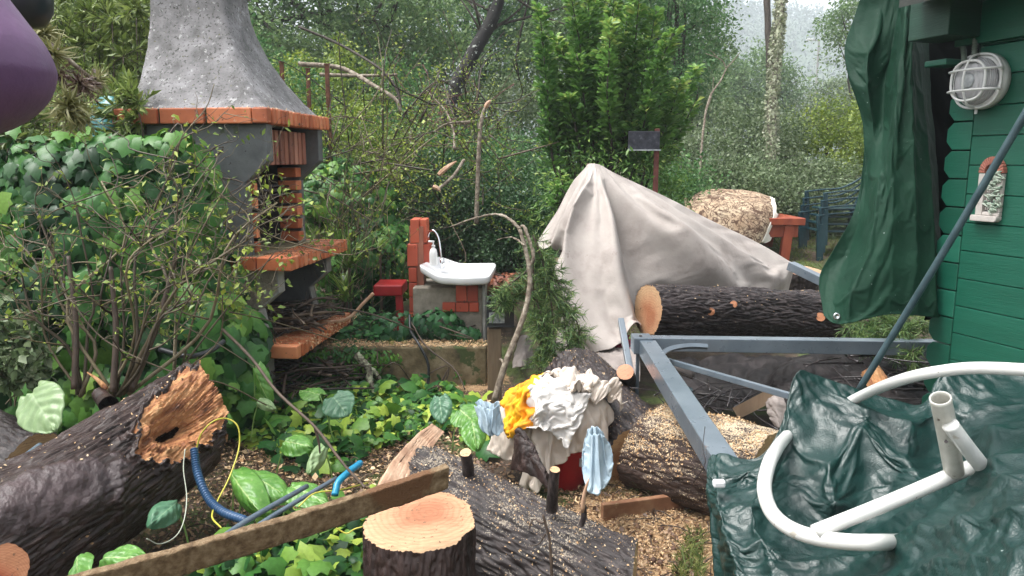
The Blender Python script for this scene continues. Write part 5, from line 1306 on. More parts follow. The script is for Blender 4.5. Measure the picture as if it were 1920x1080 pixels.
t = thing('grey_cover', 'small dangling scrap of grey cover beside the leaning branch', 'cover', W3(965, 690, 4.9))
G = net([[A(975, 630, 5.0), A(985, 628, 5.0), A(1000, 640, 5.0)], [A(965, 665, 4.95), A(982, 662, 4.9), A(1000, 672, 4.95)], [A(960, 690, 4.9), A(978, 688, 4.85), A(990, 684, 4.9)]], 30, 30)
G = wrinkle(G, .015, 6, 9); cloth('cover', G, M['sheet_brown'], t, .003)
# pot of pink flowers in the gap
p = W3(1160, 655, 5.0); t = thing('flower_pot', 'dark pot of small pink flowers behind the slate frame corner', 'flower pot', p)
V, F = lathe([(.09, -.16), (.11, 0), (.12, .0), (.12, .015), (.10, .015), (.095, -.02)], p, 20); mob('pot', V, F, M['black_plastic'], t)
rs = np.random.RandomState(3); n = 260; c_ = p + rs.normal(size=(n, 3)) * [.07, .04, .025] + [0, 0, .035]
leaves('flowers', c_, .02 + .012 * rs.rand(n), rnd(rs, n), rnd(rs, n) + [0, -.5, .5], T_HEART, M['pink'], t, rs)

# ================================================================== BLANKET TABLE AND CHAIRS
t = thing('garden_table', 'red stained wooden table under the patterned blanket', 'table', W3(1440, 470, 8.8) * [1, 1, 0] + [0, 0, .45])
a = W3(1280, 405, 8.9); b = W3(1489, 418, 8.9); z1, z0 = a[2], b[2]
mb = MB(); mb.box((a[0], 8.55, z0), (b[0], 9.35, z1)); mb.build('table_top', M['orange_wood'], t, bevel=.008)
mb = MB(); mb.box((a[0] + .05, 8.6, zat(440, 8.9)), (b[0] - .09, 8.63, z0 - .001)); mb.build('apron', M['orange_wood'], t, bevel=.004)
mb = MB(); mb.box((b[0] - .09, 8.6, zat(440, 8.9)), (b[0] - .06, 9.25, z0 - .001)); mb.build('apron', M['orange_wood'], t, bevel=.004)
for px0, yy in ((1452, 8.57), (1455, 9.2), (1285, 8.6), (1285, 9.25)):
    x_ = W3(px0, 440, 8.9)[0]; mb = MB(); mb.beam((x_ + .055, yy + .04, z0 - .002), (x_ + .02, yy + .04, gz(x_, yy)), .105, .08, (0, 1, 0)); mb.build('leg', M['orange_wood'], t, bevel=.006)
m, nt, b_, out = _new('patterned_blanket'); v = _coord(nt, (1, 1, 1))
wv = nt.nodes.new('ShaderNodeTexVoronoi'); wv.feature = 'DISTANCE_TO_EDGE'; wv.inputs['Scale'].default_value = 13; nz = nt.nodes.new('ShaderNodeTexNoise'); nz.inputs['Scale'].default_value = 9; nt.links.new(v, nz.inputs['Vector'])
ad = nt.nodes.new('ShaderNodeVectorMath'); ad.operation = 'MULTIPLY_ADD'; ad.inputs[1].default_value = (.09, .09, .09); nt.links.new(nz.outputs['Color'], ad.inputs[0]); nt.links.new(v, ad.inputs[2]); nt.links.new(ad.outputs[0], wv.inputs['Vector'])
nA = _noise(nt, v, 8, 2, .45, 1.4); nB = _noise(nt, v, 17, 2, .4, .8)
f1 = _math(nt, 'MAXIMUM', _ramp(nt, [(0.44, (0, 0, 0)), (0.475, (1, 1, 1)), (0.52, (1, 1, 1)), (0.555, (0, 0, 0))], nA), _math(nt, 'MULTIPLY', _ramp(nt, [(0.45, (0, 0, 0)), (0.49, (1, 1, 1)), (0.53, (1, 1, 1)), (0.57, (0, 0, 0))], nB), .75))
c_ = _mix(nt, f1, _ramp(nt, [(0.35, (0.36, 0.25, 0.16)), (0.65, (0.5, 0.40, 0.28))], _noise(nt, v, 5, 3)), (0.10, 0.055, 0.035))
nt.links.new(c_, b_.inputs['Base Color']); b_.inputs['Roughness'].default_value = .9; _bump(nt, b_, _noise(nt, v, 60, 3), .4, .01); M['blanket'] = m
t = thing('blanket', 'brown and cream patterned blanket thrown over things on the red table', 'blanket', W3(1360, 410, 8.8))
rows = [[A(1288, 372, 9.3), A(1330, 358, 9.4), A(1380, 358, 9.4), A(1425, 364, 9.4), A(1446, 372, 9.4)],
        [A(1282, 376, 9.0), A(1328, 360, 9.0), A(1380, 360, 9.0), A(1428, 366, 9.0), A(1450, 376, 9.0)],
        [A(1284, 392, 8.75), A(1330, 385, 8.6), A(1385, 382, 8.6), A(1432, 386, 8.6), A(1456, 396, 8.7)],
        [A(1290, 412, 8.6), A(1335, 410, 8.45), A(1385, 412, 8.45), A(1432, 412, 8.5), A(1452, 414, 8.6)],
        [A(1305, 440, 8.5), A(1340, 440, 8.4), A(1380, 450, 8.4), A(1410, 458, 8.45), A(1432, 452, 8.55)]]
G = net(rows, 90, 70); G = wrinkle(G, .03, 2.2, 4)
o = cloth('blanket_cloth', G, M['blanket'], t, .008)
M['fringe'] = pm('cream_hem', [(0.3, (0.62, 0.58, 0.5)), (0.7, (0.78, 0.75, 0.68))], 9, .9, .3)
cloth('hem', G[:, -9:] + np.array([0.0, -.012, .004]), M['fringe'], t, .012)
t = thing('blanket_underlay', 'second pale fringe of cloth hanging below the blanket hem', 'cloth', W3(1445, 440, 8.7))
G2 = net([[A(1446, 392, 8.7), A(1452, 396, 8.75), A(1458, 402, 8.8)], [A(1436, 425, 8.6), A(1444, 428, 8.65), A(1454, 430, 8.7)], [A(1424, 452, 8.5), A(1434, 456, 8.55), A(1444, 452, 8.6)]], 20, 30)
G2 = wrinkle(G2, .02, 5, 4); cloth('cloth', G2, M['fringe'], t, .008)
# stacked resin armchairs
def chair(z, dx):
    b = W3(1560, 460, 8.9); o = thing('resin_chair', 'x', 'chair', (b[0] + dx, 8.9, z), group='stacked dark green resin chairs')
    Bm = o.matrix_basis; rs_ = np.random.RandomState(1)
    def mk(n_, mb): mb_ = mb.build(n_, M['chair_green'], o, bevel=.006, local=True)
    mb = MB(); mb.box((-.24, -.24, .40), (.22, .24, .425)); mk('seat', mb)
    mb = MB()
    for y in (-.17, -.085, 0, .085, .17): mb.beam((.24, y, .42), (.42, y, .84), .045, .014, (1, 0, .4))
    mb.beam((.42, -.22, .84), (.42, .22, .84), .03, .05); mk('backrest', mb)
    for s in (-1, 1):
        mb = MB(); pl = spline([(-.30, s * .27, .60), (-.1, s * .27, .625), (.1, s * .27, .64), (.28, s * .26, .72), (.42, s * .23, .84)], 14)
        for k in range(13): mb.beam(pl[k], pl[k + 1] + (pl[k + 1] - pl[k]) * .05, .05, .018)
        mb.beam((-.30, s * .275, .61), (-.28, s * .275, .42), .05, .03, (0, 1, 0)); mk('armrest', mb)
        mb = MB(); mb.beam((-.28, s * .275, .42), (-.26, s * .27, 0), .05, .04, (0, 1, 0)); mk('leg', mb)
        mb = MB(); mb.beam((.26, s * .25, .42), (.32, s * .25, 0), .05, .04, (0, 1, 0)); mk('leg', mb)
    return o
cb = gz(W3(1560, 460, 8.9)[0], 8.9); first = None
for k, lb in enumerate(('bottom dark green resin chair of the stack behind the tarpaulin', 'second chair from the bottom of the dark green stack', 'third chair from the bottom of the dark green stack', 'topmost dark green resin chair of the stack')):
    if k == 0: first = chair(cb - .12, 0); o = first
    else: o = copy_tree(first); o.location = (first.location[0] + .02 * k, 8.9, cb - .12 + .085 * k)
    o['label'] = lb
# dark panel on a red post
t = thing('sign_panel', 'small dark weathered panel on a red brown post right of the tall shrub', 'sign', W3(1230, 370, 6.95) * [1, 1, 0] + [0, 0, .4])
a = W3(1178, 246, 6.95); b = W3(1236, 281, 6.95); mb = MB(); mb.box((a[0], 6.93, b[2]), (b[0], 6.95, a[2])); mb.build('panel', pm('dark_slate_panel', [(0.35, (0.012, 0.013, 0.02)), (0.55, (0.04, 0.042, 0.055)), (0.75, (0.16, 0.17, 0.19))], 16, .35, .3), t, bevel=.003)
mb = MB(); mb.box((a[0] - .01, 6.92, b[2] - .008), (b[0] + .01, 6.928, b[2] + .004)); mb.build('frame', M['grey_label'], t)
mb = MB(); p = W3(1231, 283, 6.97); mb.box((p[0] - .022, 6.952, gz(p[0], 6.95) - .05), (p[0] + .022, 6.99, p[2] + .2)); mb.build('post', pm('red_brown_post', [(0.3, (0.08, 0.02, 0.014)), (0.7, (0.2, 0.06, 0.045))], 12, .7, .3), t, bevel=.004)
# light sawn log end behind the tarp
log('cut_log', 'log with a pale sawn top lying behind the long log, by the tarpaulin edge', P(1505, 545, 6.9), P(1508, 533, 6.85) + [0, 0, .12], .15, .15, M['bark'], M['cut_pale'], 21, nu=60, nv=30)
# grass and moss patch at the back right
rs = np.random.RandomState(14); n = 9000; gxx = rs.uniform(.5, 5.6, n); gyy = rs.uniform(6.6, 9.8, n); C = np.stack([gxx, gyy, ground_h(gxx, gyy)], -1)
D = rnd(rs, n) * .9 + [0, 0, .8]; o = leaves('grass', C, .05 + .07 * rs.rand(n), D, rnd(rs, n) + [0, -.6, .5], T_BLADE, M['moss'], None, rs); tag(o, 'mossy grass on the slope behind the long log', 'grass', kind='stuff')
# ================================================================== LOGS
# long log on the right with knots
L1 = log('long_log', 'long dark log with knots lying behind the slate steel beam', P(1214, 581, 5.15), P(1640, 596, 5.6), .187, .18, M['bark'], M['cut_pale'], 1, .014, a0=(-.12, .0), freq=48, nu=240, nv=230)
for k, (px, py, r_) in enumerate(((1332, 584, .026), (1375, 570, .024), (1537, 594, .032))):
    a = P(px, py, 5.15 + .45 * (px - 1214) / 426 - .196); d_ = nrm(np.array([-.1, -1, .15])); stub(L1, a + -d_ * .05, a + d_ * .012, r_ * 1.45, r_, M['cut_red'], k, 'knot')
# dark log behind the clothes with a red cut stub
L2 = log('dark_log', 'dark log behind the clothes pile with a round sawn stub on top', P(1075, 705, 4.5), P(1200, 860, 3.75), .20, .21, M['bark'], M['cut'], 2, .013, freq=50)
a = P(1172, 697, 4.1); stub(L2, P(1180, 722, 4.25), a, .052, .047, M['cut_red'], 4)
# big log thick with sawdust
L3 = log('thick_log', 'thick log covered in sawdust lying under the slate steel leg', P(1232, 846, 3.72), P(1452, 905, 3.25), .235, .225, M['bark_heavy'], M['cut'], 3, .009, a0=(.25, .1), freq=52, along=.16, nu=240, nv=180)
# main foreground log
e4, s4 = P(1185, 1150, 2.5), P(775, 925, 3.02)
q4 = Vector(e4 - s4).to_track_quat('Z', 'Y').to_matrix(); vw = nrm(e4 - np.array([0, 0, CAM_H])); n4 = nrm(np.cross(vw, [0, 0, 1.0]) + .12 * nrm(e4 - s4)); nl = np.array(q4).T @ n4
L4 = log('fallen_log', 'long fallen log with sawn branch stubs and sawdust, beside the clothes pile', s4, e4, .205, .225, M['bark_dust'], M['cut'], 4, .016, freq=46, along=.15, nu=300, nv=260, a1=(-nl[0] / nl[2], -nl[1] / nl[2]))
def up_stub(px0, py0, px1, py1, d0, d1, r0, r1, cut, k, par=L4, name='branch_stub', bark='bark'): return stub(par, P(px0, py0, d0), P(px1, py1, d1), r0, r1, cut, k, name, bark)
up_stub(877, 905, 873, 848, 2.86, 2.76, .024, .021, M['cut'], 1)
up_stub(1034, 955, 1040, 880, 2.60, 2.52, .021, .017, M['cut'], 2)
up_stub(1090, 985, 1094, 945, 2.5, 2.48, .010, .009, M['cut'], 3)
# torn pale sliver on the stub
mb = MB(); mb.tube(spline([P(1092, 960, 2.47), P(1096, 925, 2.45), P(1104, 898, 2.44)], 8), [.006, .008, .008, .007, .006, .005, .004, .002], 6); mb.build('splinter', M['pink_bark'], L4, smooth=True)
# standing flap of bark
rows = [[P(960, 880, 2.86), P(985, 885, 2.8), P(1012, 900, 2.76), P(1040, 925, 2.72)], [P(966, 850, 2.86), P(982, 850, 2.81), P(1002, 860, 2.79), P(1024, 890, 2.75)],
        [P(968, 822, 2.86), P(982, 822, 2.83), P(998, 840, 2.81), P(1012, 868, 2.78)], [P(968, 804, 2.86), P(975, 806, 2.85), P(985, 818, 2.84), P(998, 845, 2.81)]]
G = net(rows, 40, 40); G = wrinkle(G, .006, 20, 2, oct_=3); cloth('bark_flap', G, M['bark_purple'], L4, .02)
# split pale wood face rising at the left end
le = spline([P(808, 797, 3.1), P(772, 825, 2.98), P(738, 862, 2.87), P(714, 900, 2.76), P(694, 938, 2.66)], 70); re_ = spline([P(830, 812, 3.12), P(808, 842, 3.02), P(790, 884, 2.92), P(775, 925, 2.82), P(757, 968, 2.72)], 70)
fq = np.linspace(0, 1, 40)[None, :, None]; G = le[:, None] * (1 - fq) + re_[:, None] * fq
su_, sv_ = np.meshgrid(np.linspace(0, 1, 40), np.linspace(0, 1, 70)); gr = .007 * (np.abs(perlin(np.stack([su_.ravel() * 7, sv_.ravel() * 1.3, su_.ravel() * 0], -1))) - .2) + .002 * fbm(np.stack([su_.ravel() * 26, sv_.ravel() * 6, su_.ravel() * 0], -1), 3)
G = G + nrm(np.array([.1, -1, .3])) * gr.reshape(70, 40)[..., None]
cloth('split_wood', G, M['pink_bark'], L4, .022)
# thin upright stems growing through
limb('thin_stem', 'thin dark upright stem in front of the fallen log', [([P(1035, 1085, 2.1), P(1030, 1010, 2.1), P(1018, 965, 2.1)], .0045, .003), ([P(1019, 980, 2.1), P(1000, 975, 2.12), P(992, 992, 2.12)], .003, .002), ([P(1024, 1000, 2.1), P(1010, 1020, 2.1), P(995, 1023, 2.1)], .0025, .0015)], M['twig'], cat='stem')

# foreground stump
L5 = log('stump', 'freshly cut stump with broad pale sawn top under the plank', P(795, 1250, 2.02) * [1, 1, 0] + [0, 0, -.05], P(784, 972, 2.16), .165, .158, M['bark_purple'], M['cut_pale'], 5, .008, a1=(-.02, -.40), freq=60, along=.25, nu=300, nv=140, roll=0.0)
# rough plank leaning over it
p0, p1 = P(60, 1128, 1.52), P(838, 893, 2.02)
t = thing('rough_plank', 'rough brown sawn plank lying slantwise across the foreground onto the stump', 'plank', (p0 + p1) / 2)
dv_ = nrm(p1 - p0); up_ = nrm(np.array([0, -.25, 1.0]) - dv_ * np.dot([0, -.25, 1.0], dv_)); sd_ = np.cross(dv_, up_)
nn = 360; pts = p0 + (p1 - p0) * np.linspace(0, 1, nn)[:, None]; pts = pts + up_ * (-.012 * np.sin(np.linspace(0, np.pi, nn)))[:, None]
sec = [(-1, -1), (-.5, -1), (0, -1), (.5, -1), (1, -1)] ; V = []
Hh, Tt = .034, .010; prof = [(-Tt, v) for v in np.linspace(-Hh, Hh, 14)] + [(Tt * s_, Hh) for s_ in (-.4, .4)] + [(Tt, v) for v in np.linspace(Hh, -Hh, 14)] + [(Tt * s_, -Hh) for s_ in (.4, -.4)]
pr_ = np.array(prof)
V = pts[:, None, :] + sd_[None, None] * pr_[None, :, 0, None] + up_[None, None] * pr_[None, :, 1, None]
V = V.reshape(-1, 3)
lumpv = .0022 * fbm(V * 60, 4)[:, None] * sd_ + .0045 * fbm(V * 22 + 5, 3)[:, None] * up_ * (np.abs(np.tile(pr_[:, 1], nn)) > Hh * .8)[:, None]
V = V + lumpv; k_ = len(pr_); F = [tuple(f) for f in grid_vf(k_, nn, True)] + [tuple(range(k_))[::-1], tuple(range(len(V) - k_, len(V)))]
mob('board', V, F, M['slab'], t, True)
# big hollow log on the left, its flank torn open
def hol(TH, Z, r): return r * (1 + .05 * np.sin(Z * 5 + 1) * np.cos(TH - 1))
def mouth(px, py, facing):
    q = np.stack([px / 28, py / 28, px * 0], -1); n1 = fbm(q, 3)
    # torn region: slanted ellipse with a ragged edge
    a_ = math.radians(-38); dx, dy = px - 338, py - 784; ex = (dx * math.cos(a_) + dy * math.sin(a_)) / 104; ey = (-dx * math.sin(a_) + dy * math.cos(a_)) / 64
    e_ = np.sqrt(ex ** 2 + ey ** 2) + .42 * n1; torn = (e_ < 1) & (facing > -.1)
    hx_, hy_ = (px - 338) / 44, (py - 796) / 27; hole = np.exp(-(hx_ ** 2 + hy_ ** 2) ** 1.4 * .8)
    fib = np.abs(perlin(np.stack([ex * 1.4, ey * 11 + ex * 2, px * 0], -1))); fib2 = np.abs(perlin(np.stack([ex * 3, ey * 24, px * 0 + 3], -1)))
    dig = np.where(torn, .035 * sstep(0, .5, 1 - e_) + .13 * hole + (.045 * (fib - .25) + .02 * fib2) * sstep(0, .25, 1 - e_), -.022 * np.exp(-((e_ - 1.06) / .09) ** 2)) * (facing > -.1)
    sx_, sy_ = (px - 85) / 165, (py - 935 - (px - 85) * -.28) / 62; sm = np.exp(-(sx_ ** 2 + sy_ ** 2) ** 1.6) * (facing > 0) * (.92 + .3 * n1)
    rim_ = np.exp(-((px - 225) / 16) ** 2 - ((py - 930) / 60) ** 2) * (facing > 0)
    dig = dig - .030 * sm - .02 * rim_ * (1 + n1)
    code = np.where(torn & (hole + .45 * n1 > .80), 2, np.where(torn, 1, np.where((sm + .25 * n1 > .5) & (facing > 0), 3, 0)))  # middle of the hole takes the painted shade colour
    return np.clip(sm * 1.3 + torn, 0, 1), dig, code
pa, pb = P(-190, 1150, 2.3), P(366, 786, 3.3)
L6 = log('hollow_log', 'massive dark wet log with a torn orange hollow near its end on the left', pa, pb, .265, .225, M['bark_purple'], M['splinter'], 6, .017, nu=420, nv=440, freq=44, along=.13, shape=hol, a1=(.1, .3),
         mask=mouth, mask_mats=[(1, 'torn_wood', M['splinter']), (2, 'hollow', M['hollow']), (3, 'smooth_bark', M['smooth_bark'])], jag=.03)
stub(L6, P(205, 760, 3.2), P(186, 738, 3.3), .04, .03, M['splinter'], 8, 'branch_stub', 'bark_purple')
mb = MB(); mb.tube(spline([P(200, 730, 3.3), P(183, 712, 3.3), P(163, 698, 3.3)], 8), [.010, .012, .011, .009, .008, .006, .004, .002], 6); mb.build('splinter', M['splinter'], L6, smooth=True)
# second log far left and sawn lump at the lower left corner
log('grey_log', 'dark grey log end at the left edge behind the hollow log', P(-120, 805, 3.75), P(75, 885, 3.35), .19, .18, M['bark'], M['cut'], 7, .014, nu=200, nv=110)
log('cut_block', 'orange sawn block at the lower left corner', P(-30, 1075, 1.9), P(10, 1062, 1.82), .06, .055, M['bark_purple'], M['cut_red'], 8, .003, nu=70, nv=20)
# split block behind the pole on the right
log('split_block', 'small split orange wood block behind the sloping pole', P(1650, 725, 3.3), P(1632, 695, 3.35), .05, .045, M['splinter'], M['cut_red'], 9, .008, nu=70, nv=30)

# ================================================================== SLATE STEEL FRAME (collapsed gazebo)
fr = thing('gazebo_frame', 'collapsed slate blue steel frame with one beam running to the hut', 'gazebo frame', P(1190, 700, 4.2) * [1, 1, 0])
def steel(name, a, b, w, h, up=(0, 0, 1), mat='slate_metal', par=fr):
    mb = MB(); mb.beam(a, b, w, h, up); return mb.build(name, M[mat], par, bevel=.004)
c0 = P(1192, 642, 4.15)
steel('beam', P(1205, 643, 4.17), P(1790, 652, 3.9), .075, .075)
steel('beam', P(1214, 652, 4.08), P(1375, 905, 2.42), .088, .085)
mb = MB(); ct = P(1203, 645, 4.14); mb.box(ct - [.052, .06, .045], ct + [.052, .06, .048]); mb.build('corner_bracket', M['slate_metal'], fr, bevel=.006)
mb = MB(); mb.tube([ct + [-.01, -.02, .047], ct + [-.01, -.02, .053]], .009, 8); mb.build('bolt', M['iron'], fr)
steel('post', P(1164, 600, 4.45), P(1182, 700, 4.15), .036, .04, (0, 1, 0))
steel('post', P(1196, 655, 4.12), P(1194, 745, 4.2), .02, .02, (0, 1, 0))
mb = MB(); pl = spline([P(1326, 650, 4.0), P(1290, 649, 3.98), P(1255, 655, 3.9), P(1238, 668, 3.82), P(1240, 690, 3.72), P(1262, 708, 3.62)], 30); V, F = tube_vf(pl, .016, 4, True); mb.add(V, F); mb.build('curved_brace', M['slate_metal'], fr, smooth=False)
steel('thin_bar', P(1236, 672, 4.0), P(1500, 748, 3.2), .022, .03)
steel('far_beam', P(1482, 498, 6.3), P(1580, 545, 5.9), .08, .07)
# ================================================================== PIT BELOW THE FRAME
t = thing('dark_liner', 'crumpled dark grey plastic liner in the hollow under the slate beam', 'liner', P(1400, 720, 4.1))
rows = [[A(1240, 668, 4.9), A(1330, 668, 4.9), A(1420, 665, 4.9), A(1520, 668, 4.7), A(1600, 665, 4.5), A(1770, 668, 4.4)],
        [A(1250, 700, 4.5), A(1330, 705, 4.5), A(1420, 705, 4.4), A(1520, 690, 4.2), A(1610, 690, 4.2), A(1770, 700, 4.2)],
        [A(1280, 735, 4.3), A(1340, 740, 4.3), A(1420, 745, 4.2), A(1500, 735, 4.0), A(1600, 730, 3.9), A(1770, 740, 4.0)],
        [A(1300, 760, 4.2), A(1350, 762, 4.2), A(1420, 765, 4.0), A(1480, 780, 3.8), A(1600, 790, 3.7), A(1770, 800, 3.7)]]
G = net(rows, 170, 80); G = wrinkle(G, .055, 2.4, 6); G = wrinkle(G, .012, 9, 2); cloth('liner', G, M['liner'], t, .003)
t = thing('liner_flap', 'pale hanging corner of liner beside the upper tarpaulin peak', 'liner', P(1450, 770, 3.5))
G = net([[A(1432, 742, 3.55), A(1452, 738, 3.5), A(1468, 745, 3.5)], [A(1440, 775, 3.5), A(1455, 770, 3.45), A(1475, 775, 3.45)], [A(1452, 800, 3.45), A(1462, 802, 3.42), A(1472, 798, 3.44)]], 30, 40)
G = wrinkle(G, .015, 8, 3); cloth('liner', G, M['sheet_brown'], t, .003)
mb = MB(); t = thing('dark_board', 'thin dark board edge lying by the pale liner flap', 'board', P(1420, 765, 3.6)); mb.beam(P(1380, 775, 3.65), P(1452, 738, 3.5), .01, .06, (0, 0, 1)); mb.build('board', M['old_wood'], t)
p = P(1272, 735, 3.9); t = thing('plant_pot', 'small dark green plastic pot just right of the slate leg', 'plant pot', p)
V, F = lathe([(.05, -.14), (.065, 0), (.072, 0), (.072, .018), (.06, .018), (.056, -.05)], p, 22); mob('pot', V, F, M['chair_green'], t)
t = thing('pipe', 'beige plastic pipe lying in the hollow under the slate beam', 'pipe', P(1270, 690, 4.3)); mb = MB(); mb.tube([P(1225, 672, 4.35), P(1300, 702, 4.2)], .03, 14); mb.build('tube', M['sheet_brown'], t, smooth=True)
pile('twig_litter', 'twigs strewn in the hollow under the slate beam, coloured black for shade', 'twigs', tuple(P(1330, 770, 3.95)), 30, .45, (.002, .006), M['iron'], 33, (.3, .2, 0), kind='stuff', zstack=.1)  # twigs coloured near black to paint in the shade under the beam
pile('twig_litter', 'twigs and bark litter by the foot of the hut', 'twigs', tuple(P(1700, 735, 3.8)), 36, .4, (.002, .008), M['iron'], 34, (.35, .25, 0), kind='stuff', zstack=.18)  # same near-black twig colour, painted shade as under the beam
sprays('cypress_sprig', 'green cypress sprig lying on the steel beam below the hanging tarpaulin', 'branch', [[P(1600, 640, 4.2), P(1660, 620, 4.1), P(1720, 625, 4.0)], [P(1620, 610, 4.3), P(1680, 600, 4.2), P(1740, 610, 4.1)], [P(1640, 640, 4.1), P(1700, 650, 3.95), P(1715, 670, 3.85)], [P(1590, 600, 4.4), P(1650, 600, 4.3), P(1700, 590, 4.2)]], 60, .05, 'cypress', 98, .10)

# ================================================================== HUT
w_dir = nrm(np.array([-.31, .95, 0])); n_dir = np.array([-.95, -.31, 0]); n_dir = nrm(n_dir - w_dir * np.dot(n_dir, w_dir))
corner = np.array([1.93, 3.2, 0.0])
HM = Matrix.Identity(4)
for i in range(3): HM[i][0] = w_dir[i]; HM[i][1] = -n_dir[i]; HM[i][3] = corner[i]
# local x: along the wall away from the camera, local y: into the hut
hut = thing('hut', 'green painted log hut with interlocking board corner at the right edge', 'hut', mat4=HM)
PIT = .1205
def hb(mb, a, b, tint=.5): mb.box(a, b, HM, tint)
rs = np.random.RandomState(8); mb = MB()
z = .0; k = 0
zoff = zat(309, 3.2 * 1.0) % PIT
while z < 2.14:
    z0_ = zoff - PIT + k * PIT; z = z0_ + PIT
    prof = [(0.0, z0_ + .0015), (0.0, z0_ + PIT - .006), (.007, z0_ + PIT - .0015), (.045, z0_ + PIT - .0015), (.045, z0_ + .0015)]
    o_ = HM @ Vector((-2.2, 0, 0)); mb.prism([(p_[0], p_[1]) for p_ in prof], o_, -n_dir, (0, 0, 1), w_dir, 2.195, tint=rs.rand()); k += 1
zt_hut = z
mb.build('wall', M['green_board'], hut)
mb = MB()
for k in range(-1, 17):
    z0_ = zoff + k * PIT + PIT * .5
    if z0_ + PIT > 2.12: break
    lz0, lz1 = z0_ + .003, z0_ + PIT - .003; e = .034; Lx = .115
    o_ = HM @ Vector((0, -.006, 0))
    mb.prism([(-.004, lz0), (Lx - .030, lz0), (Lx, lz0 + e), (Lx, lz1 - e * .8), (Lx - .028, lz1), (-.004, lz1)], o_, w_dir, (0, 0, 1), -n_dir, .05, tint=rs.rand())
o = mb.build('log_ends', M['green_board'], hut, bevel=.003)
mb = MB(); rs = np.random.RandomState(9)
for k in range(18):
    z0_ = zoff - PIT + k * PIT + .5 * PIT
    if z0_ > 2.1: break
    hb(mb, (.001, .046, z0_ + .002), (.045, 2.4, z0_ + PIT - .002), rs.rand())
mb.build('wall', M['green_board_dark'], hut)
# eave fascia, bargeboard and roof
mb = MB(); hb(mb, (-2.3, -.03, 2.075), (.10, .0, 2.24)); mb.build('fascia', M['green_board'], hut, bevel=.003)
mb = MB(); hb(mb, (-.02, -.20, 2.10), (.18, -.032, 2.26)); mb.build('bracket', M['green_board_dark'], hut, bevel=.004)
mb = MB(); X_ = -n_dir
mb.prism([(-.32, 2.22), (1.2, 2.75), (2.7, 2.22), (2.7, 2.27), (1.2, 2.80), (-.32, 2.27)], HM @ Vector((-2.4, 0, 0)), X_, (0, 0, 1), w_dir, 2.52); mb.build('roof', M['roof'], hut)
mb = MB(); hb(mb, (.05, -.12, 1.995), (.16, -.01, 2.02)); mb.build('ledge', M['green_board'], hut, bevel=.004)
mb = MB(); zz_ = zat(158, 3.28); hb(mb, (.03, -.0095, zz_), (.105, -.0065, zz_ + .007)); mb.build('bare_strip', M['raw_wood'], hut)
# bulkhead lamp
ctr = P(1850, 153, 3.06); t = thing('bulkhead_lamp', 'round white caged bulkhead lamp on the green hut wall', 'wall lamp', ctr)
ax = n_dir; upv = np.array([0, 0, 1.0]); sx = np.cross(upv, ax)
wp = ctr + w_dir * 0
# put its back on the wall plane
dist = np.dot(ctr - corner, n_dir); back = ctr - n_dir * (dist)
def face(o, x, y, h): return np.array(o) + sx * x + upv * y + ax * h
def lath_ax(prof, c, n=36): return lathe(prof, c, n, axis=tuple(ax))
V, F = lath_ax([(.100, .001), (.112, .004), (.112, .03), (.105, .042), (.098, .045)], back); mob('housing', V, F, M['lamp_white'], t)
m, nt, b_, out = _new('ribbed_lamp_glass'); b_.inputs['Base Color'].default_value = (.80, .80, .83, 1); b_.inputs['Roughness'].default_value = .18; b_.inputs['Transmission Weight'].default_value = .55
wv = nt.nodes.new('ShaderNodeTexWave'); wv.inputs['Scale'].default_value = 40; nt.links.new(_coord(nt), wv.inputs['Vector']); _bump(nt, b_, wv.outputs[0], .5, .003)
V, F = lath_ax([(.094, .046), (.093, .06), (.085, .078), (.068, .092), (.045, .099), (.02, .102), (.001, .103)], back); mob('glass', V, F, m, t)
V, F = lath_ax([(.03, .085), (.032, .1035), (.028, .1065), (.02, .1085), (.002, .109)], back, 24); mob('lens', V, F, M['grey_label'], t)
def cage(pts, r=.0045): return tube_vf(spline(pts, 24), r, 8)
mb = MB()
for y in (-.038, .042): mb.add(*cage([face(back, -.112, y, .05), face(back, -.10, y, .09), face(back, -.04, y, .118), face(back, .04, y, .118), face(back, .10, y, .09), face(back, .112, y, .05)]))
mb.add(*cage([face(back, 0, -.108, .05), face(back, 0, -.09, .095), face(back, 0, -.03, .122), face(back, 0, .03, .122), face(back, 0, .09, .095), face(back, 0, .108, .05)]))
th_ = np.linspace(0, 2 * np.pi, 41); sq = lambda t_: (abs(math.cos(t_)) ** 2.6 + abs(math.sin(t_)) ** 2.6) ** (-1 / 2.6)
for rr_, hh_ in ((.106, .05), (.078, .100)): mb.tube([face(back, rr_ * sq(a_) * math.cos(a_), rr_ * sq(a_) * math.sin(a_), hh_) for a_ in th_], .0055, 8, cap=False)
mb.build('cage', M['lamp_white'], t, smooth=True)
mb = MB(); mb.box(face(back, -.012, -.122, .03) - .008, face(back, .012, -.105, .05) + .008); mb.build('clip', M['lamp_white'], t)
for k, (pl, nm) in enumerate((([P(1798, 75, 3.18), P(1806, 92, 3.12), P(1808, 115, 3.06)], 'conduit'), ([P(1838, 58, 3.1), P(1829, 75, 3.07), P(1827, 100, 3.04), P(1828, 115, 3.03)], 'conduit'))):
    pl = spline(pl, 60); V, F = tube_vf(pl, .0095 + .0018 * np.sin(np.arange(60) * 1.7), 12); mob(nm, V, F, M['conduit'], t)
